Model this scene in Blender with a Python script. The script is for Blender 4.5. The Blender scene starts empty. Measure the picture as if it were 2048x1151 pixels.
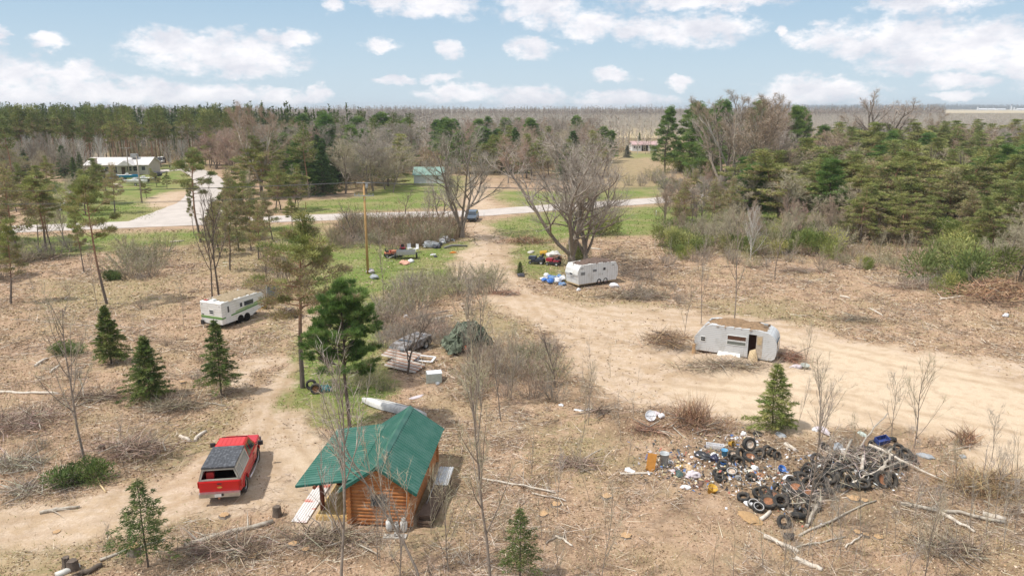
import bpy, math, random
import numpy as np
from mathutils import Vector, Matrix

# ---------------------------------------------------------------- camera, sky, sun, exposure
S = bpy.context.scene
COL = S.collection
R = math.radians
CAM_H = 18.0
FPX = 1470.0
PITCH = math.atan(362 / 1470)
SP, CP = math.sin(PITCH), math.cos(PITCH)
cam = bpy.data.cameras.new('camera'); camo = bpy.data.objects.new('camera', cam); COL.objects.link(camo)
cam.sensor_width = 36; cam.lens = 36 * FPX / 2048
cam.clip_start = 0.5; cam.clip_end = 20000
camo.location = (0, 0, CAM_H); camo.rotation_euler = (math.pi / 2 - PITCH, 0, 0)
S.camera = camo

SUN_EL = R(59)
SUN_DIR = Vector((-1.0, -0.35, 0)).normalized() * math.cos(SUN_EL) + Vector((0, 0, math.sin(SUN_EL)))
sun = bpy.data.lights.new('sun', 'SUN'); sun.energy = 3.7; sun.angle = R(0.8); sun.color = (1.0, 0.955, 0.88)
suno = bpy.data.objects.new('sun', sun); COL.objects.link(suno)
suno.rotation_euler = SUN_DIR.to_track_quat('Z', 'Y').to_euler()
S.view_settings.view_transform = 'Standard'; S.view_settings.look = 'None'
S.view_settings.gamma = 1; S.view_settings.exposure = 0.2
S.cycles.max_bounces = 5; S.cycles.diffuse_bounces = 3; S.cycles.glossy_bounces = 2
S.cycles.transparent_max_bounces = 6; S.cycles.transmission_bounces = 3


def ray(px, py):
    u = (575.5 - py) / FPX
    return Vector(((px - 1024) / FPX, CP + u * SP, -SP + u * CP))


def gp(px, py, z=0.0):
    d = ray(px, py); t = (CAM_H - z) / -d.z
    return Vector((d.x * t, d.y * t, z))


def hh(px, py, pt):
    u0 = (575.5 - py) / FPX; u = (575.5 - pt) / FPX
    t = CAM_H / (SP - u0 * CP)
    return t * (u - u0) / (CP + u * SP)


CLOUDS = [(430,105,150,40),(330,90,70,28),(520,125,90,28),(570,75,66,16),(480,140,60,16),(0,70,16,18),(98,82,30,12),
(45,150,60,34),(150,150,52,30),(230,188,120,22),(60,192,110,22),(330,187,130,26),(450,192,100,22),(560,197,70,16),(640,190,30,14),
(860,12,105,26),(780,2,60,14),(665,8,24,18),(760,87,42,15),(900,95,36,17),(1065,95,54,21),(1080,15,90,34),(1180,50,80,27),(1270,60,60,22),
(1380,62,125,33),(1450,50,75,20),(1400,3,180,17),(790,160,42,9),(885,155,40,13),(920,187,90,17),(1060,197,85,24),(1225,153,46,15),
(1240,200,115,17),(1360,165,24,16),(1640,182,110,28),(1560,200,60,18),(1650,75,66,23),(1820,75,110,40),(1960,92,130,44),(1720,95,60,18),
(1880,122,150,22),(1920,165,56,15),(1910,192,50,8),(1860,5,110,17),(-150,120,120,50),(2250,150,150,40),(1560,62,14,10),(2040,130,60,20)]


def build_world():
    w = bpy.data.worlds.new('World'); S.world = w; w.use_nodes = True
    nt = w.node_tree; N = nt.nodes; L = nt.links; N.clear()
    out = N.new('ShaderNodeOutputWorld'); bg = N.new('ShaderNodeBackground')
    sky = N.new('ShaderNodeTexSky'); sky.sky_type = 'NISHITA'; sky.sun_disc = False
    sky.sun_elevation = SUN_EL; sky.sun_rotation = math.atan2(SUN_DIR.x, SUN_DIR.y)
    sky.air_density = 1.0; sky.dust_density = 1.2; sky.ozone_density = 1.3; sky.altitude = 250
    tc = N.new('ShaderNodeTexCoord'); sep = N.new('ShaderNodeSeparateXYZ'); L.new(tc.outputs['Generated'], sep.inputs[0])
    az = N.new('ShaderNodeMath'); az.operation = 'ARCTAN2'; L.new(sep.outputs[0], az.inputs[0]); L.new(sep.outputs[1], az.inputs[1])
    el = N.new('ShaderNodeMath'); el.operation = 'ARCSINE'; L.new(sep.outputs[2], el.inputs[0])
    cmb = N.new('ShaderNodeCombineXYZ'); L.new(az.outputs[0], cmb.inputs[0]); L.new(el.outputs[0], cmb.inputs[1])

    def noise(scale, detail, rough, sx=1, sy=1.7):
        m = N.new('ShaderNodeMapping'); m.inputs['Scale'].default_value = (sx, sy, 1); L.new(cmb.outputs[0], m.inputs[0])
        n = N.new('ShaderNodeTexNoise'); n.inputs['Scale'].default_value = scale; n.inputs['Detail'].default_value = detail
        n.inputs['Roughness'].default_value = rough; L.new(m.outputs[0], n.inputs['Vector']); return n

    def M(op, a, b=None, c=None, clamp=False):
        n = N.new('ShaderNodeMath'); n.operation = op; n.use_clamp = clamp
        for i, v in enumerate((a, b, c)):
            if v is None: continue
            if isinstance(v, (int, float)): n.inputs[i].default_value = v
            else: L.new(v, n.inputs[i])
        return n.outputs[0]
    warp = noise(28, 5, .6)
    wv = N.new('ShaderNodeVectorMath'); wv.operation = 'MULTIPLY_ADD'; L.new(warp.outputs['Color'], wv.inputs[0])
    wv.inputs[1].default_value = (.05, .03, 0); L.new(cmb.outputs[0], wv.inputs[2])
    best = None
    for (px, py, rx, ry) in CLOUDS:
        d = ray(px, py).normalized()
        a, e = math.atan2(d.x, d.y), math.asin(d.z)
        a += .025; e += .015
        ix, iy = 1 / (rx / FPX * 1.05), 1 / (ry / FPX * 1.12)
        v = N.new('ShaderNodeVectorMath'); v.operation = 'MULTIPLY_ADD'; L.new(wv.outputs[0], v.inputs[0])
        v.inputs[1].default_value = (ix, iy, 0); v.inputs[2].default_value = (-a * ix, -e * iy, 0)
        q = N.new('ShaderNodeVectorMath'); q.operation = 'DOT_PRODUCT'; L.new(v.outputs[0], q.inputs[0]); L.new(v.outputs[0], q.inputs[1])
        best = q.outputs['Value'] if best is None else M('SMOOTH_MIN', best, q.outputs['Value'], .35)
    n2 = noise(45, 7, .62)
    f = M('ADD', best, M('MULTIPLY', M('SUBTRACT', n2.outputs[0], .5), 2.3))
    den = N.new('ShaderNodeMapRange'); den.interpolation_type = 'SMOOTHSTEP'
    L.new(f, den.inputs[0]); den.inputs[1].default_value = 1.12; den.inputs[2].default_value = .05; den.inputs[3].default_value = 0; den.inputs[4].default_value = .92
    # unseen generic clouds above the view, cover raised to lighten the shadows
    n3 = noise(3.2, 6, .6)
    oth = N.new('ShaderNodeMapRange'); oth.interpolation_type = 'SMOOTHSTEP'; L.new(n3.outputs[0], oth.inputs[0]); oth.inputs[1].default_value = .38; oth.inputs[2].default_value = .5
    above = N.new('ShaderNodeMapRange'); L.new(el.outputs[0], above.inputs[0]); above.inputs[1].default_value = .22; above.inputs[2].default_value = .34
    oth2 = M('MULTIPLY', oth.outputs[0], above.outputs[0])
    dens = M('MAXIMUM', den.outputs[0], oth2)
    n4 = noise(16, 6, .6)
    n4r = N.new('ShaderNodeMapRange'); L.new(n4.outputs[0], n4r.inputs[0]); n4r.inputs[1].default_value = .36; n4r.inputs[2].default_value = .62
    cc = N.new('ShaderNodeMixRGB'); L.new(n4r.outputs[0], cc.inputs[0]); cc.inputs[1].default_value = (5.0, 5.05, 5.5, 1); cc.inputs[2].default_value = (7.0, 6.8, 6.9, 1)
    # pale spring haze: sky colour lifted toward a pale blue
    tint = N.new('ShaderNodeMixRGB'); tint.inputs[0].default_value = .9; L.new(sky.outputs[0], tint.inputs[1])
    ramp = N.new('ShaderNodeMapRange'); L.new(el.outputs[0], ramp.inputs[0]); ramp.inputs[1].default_value = 0.0; ramp.inputs[2].default_value = .22
    hz = N.new('ShaderNodeMixRGB'); L.new(ramp.outputs[0], hz.inputs[0]); hz.inputs[1].default_value = (4.0, 4.85, 5.5, 1); hz.inputs[2].default_value = (1.75, 3.05, 4.4, 1)
    L.new(hz.outputs[0], tint.inputs[2])
    mix = N.new('ShaderNodeMixRGB'); L.new(dens, mix.inputs[0]); L.new(tint.outputs[0], mix.inputs[1]); L.new(cc.outputs[0], mix.inputs[2])
    L.new(mix.outputs[0], bg.inputs['Color']); bg.inputs['Strength'].default_value = .138
    L.new(bg.outputs[0], out.inputs['Surface'])
    w.cycles.sampling_method = 'MANUAL'; w.cycles.sample_map_resolution = 512


build_world()

# ---------------------------------------------------------------- helpers


def tag(o, label=None, cat=None, group=None, kind=None):
    if label: o['label'] = label
    if cat: o['category'] = cat
    if group: o['group'] = group
    if kind: o['kind'] = kind
    return o


def empty(name, loc=(0, 0, 0), rz=0.0):
    o = bpy.data.objects.new(name, None); COL.objects.link(o); o.location = loc; o.rotation_euler = (0, 0, rz)
    o.empty_display_size = .3
    return o


def copy_tree(o, parent=None):
    c = o.copy(); COL.objects.link(c)
    if parent is not None:
        c.parent = parent; c.matrix_parent_inverse = o.matrix_parent_inverse
    for ch in list(o.children): copy_tree(ch, c)
    return c


_mats = {}


def mat(name, col, rough=.7, metal=0.0, var=0.12, scale=6.0, bump=0.0, col2=None, thr=(.4, .7), emit=None, spec=.4, coords='Object'):
    if name in _mats: return _mats[name]
    m = bpy.data.materials.new(name); m.use_nodes = True; nt = m.node_tree; N = nt.nodes; L = nt.links
    b = N['Principled BSDF']; b.inputs['Roughness'].default_value = rough; b.inputs['Metallic'].default_value = metal
    b.inputs['Specular IOR Level'].default_value = spec
    tc = N.new('ShaderNodeTexCoord'); n = N.new('ShaderNodeTexNoise'); n.inputs['Scale'].default_value = scale; n.inputs['Detail'].default_value = 6
    n.inputs['Roughness'].default_value = .65
    L.new(tc.outputs[coords], n.inputs['Vector'])
    mr = N.new('ShaderNodeMapRange'); L.new(n.outputs[0], mr.inputs[0]); mr.inputs[1].default_value = thr[0]; mr.inputs[2].default_value = thr[1]
    mx = N.new('ShaderNodeMixRGB'); L.new(mr.outputs[0], mx.inputs[0])
    c2 = col2 or tuple(c * (1 - 2 * var) for c in col)
    mx.inputs[1].default_value = (*col, 1); mx.inputs[2].default_value = (*c2, 1)
    L.new(mx.outputs[0], b.inputs['Base Color'])
    if bump:
        bp = N.new('ShaderNodeBump'); bp.inputs['Strength'].default_value = bump; bp.inputs['Distance'].default_value = .03
        n2 = N.new('ShaderNodeTexNoise'); n2.inputs['Scale'].default_value = scale * 4; n2.inputs['Detail'].default_value = 4; L.new(tc.outputs[coords], n2.inputs['Vector'])
        L.new(n2.outputs[0], bp.inputs['Height']); L.new(bp.outputs[0], b.inputs['Normal'])
    _mats[name] = m
    return m


def attr_mat(name, rough=.75, trans=0.0, vary=.0):
    m = bpy.data.materials.new(name); m.use_nodes = True; nt = m.node_tree; N = nt.nodes; L = nt.links
    b = N['Principled BSDF']; b.inputs['Roughness'].default_value = rough; b.inputs['Specular IOR Level'].default_value = .25
    a = N.new('ShaderNodeAttribute'); a.attribute_name = 'col'
    src = a.outputs['Color']
    if vary:
        oi = N.new('ShaderNodeObjectInfo'); hs = N.new('ShaderNodeHueSaturation')
        mr = N.new('ShaderNodeMapRange'); L.new(oi.outputs['Random'], mr.inputs[0]); mr.inputs[3].default_value = 1 - vary; mr.inputs[4].default_value = 1 + vary
        mh = N.new('ShaderNodeMapRange'); L.new(oi.outputs['Random'], mh.inputs[0]); mh.inputs[3].default_value = .515; mh.inputs[4].default_value = .485
        L.new(mr.outputs[0], hs.inputs['Value']); L.new(mh.outputs[0], hs.inputs['Hue']); L.new(src, hs.inputs['Color']); src = hs.outputs[0]
    L.new(src, b.inputs['Base Color'])
    if trans:
        t = N.new('ShaderNodeBsdfTranslucent'); L.new(src, t.inputs[0]); mx = N.new('ShaderNodeMixShader'); mx.inputs[0].default_value = trans
        L.new(b.outputs[0], mx.inputs[1]); L.new(t.outputs[0], mx.inputs[2]); L.new(mx.outputs[0], N['Material Output'].inputs[0])
    _mats[name] = m
    return m


FOL = attr_mat('foliage', .6, .3, .13)
TWIG = attr_mat('twig_bark', .8, 0, .12)
LIT = attr_mat('ground_litter', .8, 0, 0)


class MB:
    """collects shapes, then builds ONE mesh object"""
    def __init__(s): s.v = []; s.f = []; s.m = []; s.sm = []

    def add(s, verts, faces, mi=0, smooth=False, M=None):
        b = len(s.v)
        for v in verts:
            v = Vector(v); s.v.append(tuple(M @ v) if M else tuple(v))
        for f in faces:
            s.f.append([i + b for i in f]); s.m.append(mi); s.sm.append(smooth)
        return s

    def box(s, c, size, rot=None, mi=0, taper=1.0):
        x, y, z = (q / 2 for q in size); t = taper
        vs = [(-x, -y, -z), (x, -y, -z), (x, y, -z), (-x, y, -z), (-x * t, -y * t, z), (x * t, -y * t, z), (x * t, y * t, z), (-x * t, y * t, z)]
        Mx = Matrix.Translation(c)
        if rot is not None: Mx = Mx @ (rot if isinstance(rot, Matrix) else Matrix.Rotation(rot, 4, 'Z'))
        return s.add(vs, [(3, 2, 1, 0), (4, 5, 6, 7), (0, 1, 5, 4), (1, 2, 6, 5), (2, 3, 7, 6), (3, 0, 4, 7)], mi, False, Mx)

    def rbox(s, c, size, r=.05, rot=None, mi=0, seg=3, axis='Y'):
        """box with rounded edges around one axis"""
        x, y, z = size
        a, b, l = {'Y': (x, z, y), 'X': (y, z, x), 'Z': (x, y, z)}[axis]
        pts = []
        for cx, cy, a0 in ((a / 2 - r, b / 2 - r, 0), (-a / 2 + r, b / 2 - r, 90), (-a / 2 + r, -b / 2 + r, 180), (a / 2 - r, -b / 2 + r, 270)):
            for k in range(seg + 1):
                t = R(a0 + 90 * k / seg); pts.append((cx + r * math.cos(t), cy + r * math.sin(t)))
        f3 = {'Y': lambda p, h: (p[0], h, p[1]), 'X': lambda p, h: (h, p[0], p[1]), 'Z': lambda p, h: (p[0], p[1], h)}[axis]
        vs = [f3(p, -l / 2) for p in pts] + [f3(p, l / 2) for p in pts]; n = len(pts)
        fs = [(i, (i + 1) % n, n + (i + 1) % n, n + i) for i in range(n)] + [tuple(range(n))[::-1], tuple(range(n, 2 * n))]
        Mx = Matrix.Translation(c)
        if rot is not None: Mx = Mx @ (rot if isinstance(rot, Matrix) else Matrix.Rotation(rot, 4, 'Z'))
        return s.add(vs, fs, mi, False, Mx)

    def prism(s, prof, x0, x1, mi=0, axis='X', smooth=False):
        """extrude a 2D profile (list of (a,b)) along an axis"""
        f3 = {'X': lambda p, h: (h, p[0], p[1]), 'Y': lambda p, h: (p[0], h, p[1]), 'Z': lambda p, h: (p[0], p[1], h)}[axis]
        n = len(prof); vs = [f3(p, x0) for p in prof] + [f3(p, x1) for p in prof]
        b = len(s.v); s.add(vs, [(i, (i + 1) % n, n + (i + 1) % n, n + i) for i in range(n)], mi, smooth)
        s.f.append([b + i for i in range(n)][::-1]); s.m.append(mi); s.sm.append(False)
        s.f.append([b + n + i for i in range(n)]); s.m.append(mi); s.sm.append(False)
        return s

    def tube(s, pts, radii, n=6, mi=0, cap=True, smooth=True):
        pts = [Vector(p) for p in pts]
        if isinstance(radii, (int, float)): radii = [radii] * len(pts)
        b = len(s.v); up = None
        for i, p in enumerate(pts):
            d = (pts[min(i + 1, len(pts) - 1)] - pts[max(i - 1, 0)])
            if d.length < 1e-9: d = Vector((0, 0, 1))
            d.normalize()
            if up is None: up = Vector((1, 0, 0)) if abs(d.x) < .8 else Vector((0, 1, 0))
            a = up.cross(d)
            if a.length < 1e-6: a = Vector((0, 1, 0)).cross(d)
            a.normalize(); c = d.cross(a); up = c if False else up
            for k in range(n):
                t = 2 * math.pi * k / n
                s.v.append(tuple(p + (a * math.cos(t) + c * math.sin(t)) * radii[i]))
        for i in range(len(pts) - 1):
            for k in range(n):
                k2 = (k + 1) % n
                s.f.append([b + i * n + k, b + i * n + k2, b + (i + 1) * n + k2, b + (i + 1) * n + k]); s.m.append(mi); s.sm.append(smooth)
        if cap:
            s.f.append([b + k for k in range(n)][::-1]); s.m.append(mi); s.sm.append(False)
            e = b + (len(pts) - 1) * n
            s.f.append([e + k for k in range(n)]); s.m.append(mi); s.sm.append(False)
        return s

    def lathe(s, prof, n=20, mi=0, smooth=True, M=None, closed=False):
        """prof: list of (r,z)"""
        b = len(s.v)
        for (r, z) in prof:
            for k in range(n):
                t = 2 * math.pi * k / n; v = Vector((r * math.cos(t), r * math.sin(t), z)); s.v.append(tuple(M @ v) if M else tuple(v))
        m = len(prof)
        for i in range(m if closed else m - 1):
            j = (i + 1) % m
            for k in range(n):
                k2 = (k + 1) % n; s.f.append([b + i * n + k, b + i * n + k2, b + j * n + k2, b + j * n + k]); s.m.append(mi); s.sm.append(smooth)
        return s

    def build(s, name, mats, parent=None, bevel=0):
        me = bpy.data.meshes.new(name); me.from_pydata(s.v, [], s.f)
        if not isinstance(mats, (list, tuple)): mats = [mats]
        for m in mats: me.materials.append(m)
        me.polygons.foreach_set('material_index', s.m); me.polygons.foreach_set('use_smooth', s.sm); me.update()
        o = bpy.data.objects.new(name, me); COL.objects.link(o)
        if parent is not None: o.parent = parent
        if bevel:
            bv = o.modifiers.new('bevel', 'BEVEL'); bv.width = bevel; bv.segments = 2; bv.limit_method = 'ANGLE'; bv.angle_limit = R(40)
        return o


def fast_mesh(name, V, nper, mat_, colr=None, parent=None, link=True, smooth=False):
    """V: (n*nper,3) separate polygons of nper vertices each; colr: (n*nper,3)"""
    V = np.asarray(V, dtype=np.float32).reshape(-1, 3); nv = len(V); nf = nv // nper
    me = bpy.data.meshes.new(name); me.vertices.add(nv); me.vertices.foreach_set('co', V.ravel())
    me.loops.add(nv); me.loops.foreach_set('vertex_index', np.arange(nv, dtype=np.int32))
    me.polygons.add(nf); me.polygons.foreach_set('loop_start', np.arange(0, nv, nper, dtype=np.int32))
    if colr is not None:
        ca = me.color_attributes.new('col', 'FLOAT_COLOR', 'POINT')
        c4 = np.ones((nv, 4), dtype=np.float32); c4[:, :3] = colr; ca.data.foreach_set('color', c4.ravel())
    me.materials.append(mat_); me.update(calc_edges=True)
    o = bpy.data.objects.new(name, me)
    if link: COL.objects.link(o)
    if parent is not None: o.parent = parent
    return o


def norm(a): return a / np.maximum(np.linalg.norm(a, axis=-1, keepdims=True), 1e-9)


def blades(P, D, L, W, rng, bend=0.0):
    """triangles starting at P pointing along D; returns (3n,3)"""
    n = len(P); D = norm(D); r = rng.normal(size=(n, 3)); side = norm(np.cross(D, r))
    L = np.broadcast_to(L, (n,))[:, None]; W = np.broadcast_to(W, (n,))[:, None]
    a = P - side * W * .5; b = P + side * W * .5; c = P + D * L; c[:, 2] -= bend * L[:, 0]
    return np.stack([a, b, c], 1).reshape(-1, 3)


def leafs(P, D, L, W, rng):
    """diamond quads, wider mid; returns (4n,3)"""
    n = len(P); D = norm(D); r = rng.normal(size=(n, 3)); side = norm(np.cross(D, r))
    L = np.broadcast_to(L, (n,))[:, None]; W = np.broadcast_to(W, (n,))[:, None]
    return np.stack([P, P + D * L * .45 - side * W * .5, P + D * L, P + D * L * .45 + side * W * .5], 1).reshape(-1, 3)


def pick(cols, n, rng, w=None, jit=.12):
    c = np.array(cols, dtype=float)[rng.choice(len(cols), n, p=w)]
    return c * (1 + rng.uniform(-jit, jit, (n, 1))) * (1 + rng.uniform(-jit * .4, jit * .4, (n, 3)))


# value noise on the ground plane
def _hash(ix, iy, seed):
    h = (ix.astype(np.int64) * 374761393 + iy.astype(np.int64) * 668265263 + seed * 1442695041) & 0xffffffff
    h = ((h ^ (h >> 13)) * 1274126177) & 0xffffffff
    h = (h ^ (h >> 16)) & 0xffffffff
    return h / 4294967295.0


def vnoise(x, y, sc, seed=0):
    x = np.asarray(x, float) / sc; y = np.asarray(y, float) / sc
    ix = np.floor(x); iy = np.floor(y); fx = x - ix; fy = y - iy
    fx = fx * fx * (3 - 2 * fx); fy = fy * fy * (3 - 2 * fy); ix = ix.astype(np.int64); iy = iy.astype(np.int64)
    a = _hash(ix, iy, seed); b = _hash(ix + 1, iy, seed); c = _hash(ix, iy + 1, seed); d = _hash(ix + 1, iy + 1, seed)
    return (a + (b - a) * fx) * (1 - fy) + (c + (d - c) * fx) * fy


def poly_w(pts): return np.array([gp(*p)[:2] for p in pts])


def sdist(x, y, poly):
    """signed distance (positive inside) of points to a polygon"""
    x = np.asarray(x, float); y = np.asarray(y, float); d = np.full(x.shape, 1e9); ins = np.zeros(x.shape, bool)
    n = len(poly)
    for i in range(n):
        ax, ay = poly[i]; bx, by = poly[(i + 1) % n]; ex, ey = bx - ax, by - ay
        t = np.clip(((x - ax) * ex + (y - ay) * ey) / (ex * ex + ey * ey + 1e-12), 0, 1)
        d = np.minimum(d, np.hypot(x - ax - t * ex, y - ay - t * ey))
        c = ((ay > y) != (by > y)) & (x < (bx - ax) * (y - ay) / (by - ay + 1e-12) + ax); ins ^= c
    return np.where(ins, d, -d)
# ---------------------------------------------------------------- ground
SAND = [poly_w(p) for p in (
    [(932,446),(962,446),(990,462),(1012,478),(1018,505),(1020,535),(1040,560),(1085,592),(1150,606),(1300,618),(1420,628),(1560,640),(1700,672),(1850,700),(2048,728),(2300,770),(2300,1150),(2048,1010),(1900,878),(1750,846),(1600,862),(1480,846),(1330,812),(1200,792),(1150,745),(1120,690),(1060,650),(985,606),(940,566),(900,545),(922,510),(955,480)],
    [(-300,1030),(0,1015),(150,1005),(300,978),(352,955),(410,905),(470,848),(490,800),(540,752),(575,722),(600,722),(572,760),(560,815),(600,842),(660,868),(700,868),(715,1075),(640,1085),(575,1040),(560,1022),(450,1020),(350,1040),(200,1075),(60,1110),(-300,1150)],
    [(440,760),(500,715),(560,705),(590,715),(520,745),(480,785)],
    [(590,655),(620,630),(650,625),(640,650),(610,668)],
    [(928,405),(938,385),(950,372),(985,366),(978,378),(962,386),(975,402),(1000,418),(940,418)],
    [(205,300),(240,345),(300,342),(200,350),(150,352)],
    [(330,385),(385,380),(345,412),(300,412),(290,402)])]
CHIP = [poly_w(p) for p in (
    [(1330,775),(1420,748),(1590,742),(1600,700),(1570,668),(1640,680),(1760,700),(1900,722),(2048,775),(2300,860),(2300,1150),(2048,1000),(1900,868),(1760,838),(1600,850),(1480,830),(1390,800)],
    [(575,905),(620,880),(650,890),(640,940),(600,975),(570,960)])]
GRASS = [poly_w(p) for p in (
    [(545,470),(640,446),(652,470),(655,500),(720,480),(800,492),(860,495),(940,478),(955,495),(922,510),(905,540),(960,572),(905,585),(820,570),(740,592),(650,610),(598,560)],
    [(-500,478),(0,474),(350,462),(640,447),(640,462),(500,478),(300,492),(0,530),(-500,560)],
    [(575,428),(600,402),(700,396),(820,350),(930,352),(925,380),(900,402),(925,414),(700,424),(640,428)],
    [(985,392),(1000,380),(1120,384),(1320,372),(1330,392),(1100,410),(1040,416)],
    [(965,446),(1080,424),(1300,412),(1500,404),(1600,440),(1330,470),(1250,470),(1120,480),(1040,520),(1016,478)],
    [(1015,480),(1060,478),(1120,500),(1130,560),(1070,560),(1030,545)],
    [(100,370),(230,345),(290,345),(300,330),(400,326),(385,375),(330,390),(290,402),(340,425),(310,440),(120,452),(60,452)],
    [(1262,306),(1320,306),(1320,314),(1262,316)],
    [(520,830),(560,770),(592,700),(610,668),(660,600),(760,575),(780,640),(770,800),(700,850),(630,850),(570,832)])]
DULL = [poly_w(p) for p in ([(1240,300),(1320,302),(1320,350),(1340,372),(1200,380),(1180,330)],   # thin olive grass over dirt
    [(330,960),(420,890),(470,840),(500,790),(520,850),(470,800),(400,840),(330,850),(250,870),(300,940)],
    [(-300,1060),(100,1030),(330,1000),(370,1060),(240,1090),(100,1180),(-300,1200)],
    [(1400,610),(1560,600),(1700,640),(1600,655),(1450,640)],
    [(90,560),(260,560),(330,560),(330,600),(150,640),(80,600)],
    [(880,640),(1010,600),(1060,650),(980,700),(900,720),(870,690)],
    [(1620,860),(1800,870),(1700,910),(1620,900)],
    [(1100,850),(1250,860),(1200,960),(1080,940)],
    [(900,870),(930,900),(900,1060),(850,1080)],
    [(300,480),(560,470),(600,560),(600,640),(560,700),(520,640),(470,560),(380,500)],
    [(1050,590),(1280,600),(1400,620),(1200,625),(1080,610)])]
MUD = [poly_w(p) for p in (
    [(1120,745),(1200,792),(1290,812),(1300,850),(1270,890),(1200,850),(1150,830),(1110,790)],
    [(1270,690),(1300,665),(1385,700),(1480,728),(1560,735),(1605,700),(1600,740),(1520,765),(1400,755),(1310,730)],
    [(1370,890),(1560,870),(1800,860),(1830,900),(1800,1000),(1600,1060),(1450,1010),(1420,940)])]
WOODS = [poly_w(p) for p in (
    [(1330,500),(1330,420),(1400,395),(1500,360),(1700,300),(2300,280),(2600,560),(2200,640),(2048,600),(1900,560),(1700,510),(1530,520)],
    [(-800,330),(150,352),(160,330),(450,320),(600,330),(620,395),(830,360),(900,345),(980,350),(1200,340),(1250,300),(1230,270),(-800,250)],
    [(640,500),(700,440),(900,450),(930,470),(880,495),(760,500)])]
FIELD = [poly_w(p) for p in ([(1180,256),(1340,256),(1400,275),(1200,276)], [(1800,226),(3000,226),(3000,217),(1850,217)])]

ROADC = [gp(*p) for p in ((-1800,500),(-700,476),(-200,467),(0,459),(150,453),(350,445),(500,440),(620,435),(800,430),(950,426),(1100,415),(1250,405),(1320,400),(1480,388),(1700,374),(2100,352),(2900,320))]
SIDEC = [gp(*p) for p in ((352,448),(375,425),(395,402),(412,382),(418,366),(405,350),(370,338),(300,345),(255,347))]


TRACKS = [[(965,450),(990,475),(995,520),(985,560),(1030,620),(1150,705),(1300,755),(1600,790),(2048,880)],[(1000,480),(1008,530),(1060,590),(1200,625),(1450,650),(1650,690),(2048,775)],[(1008,530),(1100,640),(1250,700),(1400,770),(1700,800),(2048,960)],
          [(-200,1090),(0,1060),(300,1005),(420,965),(500,880),(528,800),(585,715),(640,640)],[(700,1000),(600,950),(540,870),(560,790)],[(1130,720),(1180,790),(1240,840),(1200,920)],[(2048,700),(1800,690),(1600,650),(1300,630)]]


def ribbon_dist(x, y, line):
    d = np.full(np.shape(x), 1e9)
    for a, b in zip(line[:-1], line[1:]):
        ex, ey = b.x - a.x, b.y - a.y
        t = np.clip(((x - a.x) * ex + (y - a.y) * ey) / (ex * ex + ey * ey), 0, 1)
        d = np.minimum(d, np.hypot(x - a.x - t * ex, y - a.y - t * ey))
    return d


MOUNDS = [(gp(1400, 722), 4.6, 1.2, .42), (gp(1500, 745), 4.5, 1.0, .3), (gp(1335, 700), 2.5, 1.5, .6), (gp(1590, 705), 1.5, 1.2, .45),
          (gp(1240, 835), 2.5, 1.0, .35), (gp(1290, 850), 2.0, .9, .3), (gp(1700, 960), 3.5, 2.2, .35), (gp(1560, 985), 2.4, 1.2, .2),
          (gp(1985, 610), 4.0, 2.5, .8), (gp(60, 860), 4, 2, .3), (gp(270, 905), 2, .9, .25)]
FLAT = [(-6.2, 32.0, 5.2), (-14.0, 33.5, 3.5)]


def ground_z(x, y, fast=False):
    x = np.asarray(x, float); y = np.asarray(y, float)
    far = np.clip(1 - (y - 90) / 40, 0, 1)
    z = (vnoise(x, y, 9.0, 3) - .5) * .22 * far + (vnoise(x, y, 2.3, 5) - .5) * .12 * far
    z += (vnoise(x, y, .7, 7) - .5) * .07 * far + (vnoise(x, y, .33, 9) - .5) * .05 * np.clip(1 - (y - 40) / 40, 0, 1)
    for (c, sx, sy, h) in MOUNDS:
        g = np.exp(-((x - c.x) / sx) ** 2 - ((y - c.y) / sy) ** 2)
        z += h * g * (.5 + vnoise(x, y, .9, 21))
    for (cx, cy, r) in FLAT:
        z = z * np.clip((np.hypot(x - cx, y - cy) - r) / 2 + .12, .12, 1)
    rd = np.minimum(ribbon_dist(x, y, ROADC), ribbon_dist(x, y, SIDEC))
    z = z * np.clip((rd - 5.5) / 4, 0, 1) - .02
    return z


def gz(x, y): return float(ground_z(x, y))


def gpz(px, py):
    p = gp(px, py); p.z = gz(p.x, p.y); return p


def mask(x, y, polys, soft, warp=1.0):
    m = np.zeros(np.shape(x)); wx = x + (vnoise(x, y, 1.6, 11) - .5) * 1.6 * warp + (vnoise(x, y, .5, 12) - .5) * .6 * warp; wy = y + (vnoise(x, y, 1.6, 13) - .5) * 2.4 * warp + (vnoise(x, y, .5, 14) - .5) * .8 * warp
    for p in polys:
        m = np.maximum(m, np.clip(sdist(wx, wy, p) / soft + .5, 0, 1))
    return m


def grid():
    rows = [-400, -200, -100, -50, -20, 0, 8, 14]
    y = 18.0
    while y < 6500:
        rows.append(y); y += max(.13, y * .0052) if y < 140 else y * .02
    ys = np.array(rows)
    core = np.linspace(-.85, .85, 620)
    tail = np.array([.9, 1.0, 1.15, 1.4, 1.8, 2.5, 3.5, 5])
    s = np.concatenate([-tail[::-1], core, tail])
    Yg, Sg = np.meshgrid(ys, s, indexing='ij')
    Xg = Sg * np.maximum(Yg + 4, 60 * (np.abs(Sg) > .87) + 20 * (np.abs(Sg) <= .87))
    return Xg, Yg


GX, GY = grid()
GZ = ground_z(GX, GY)


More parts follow.
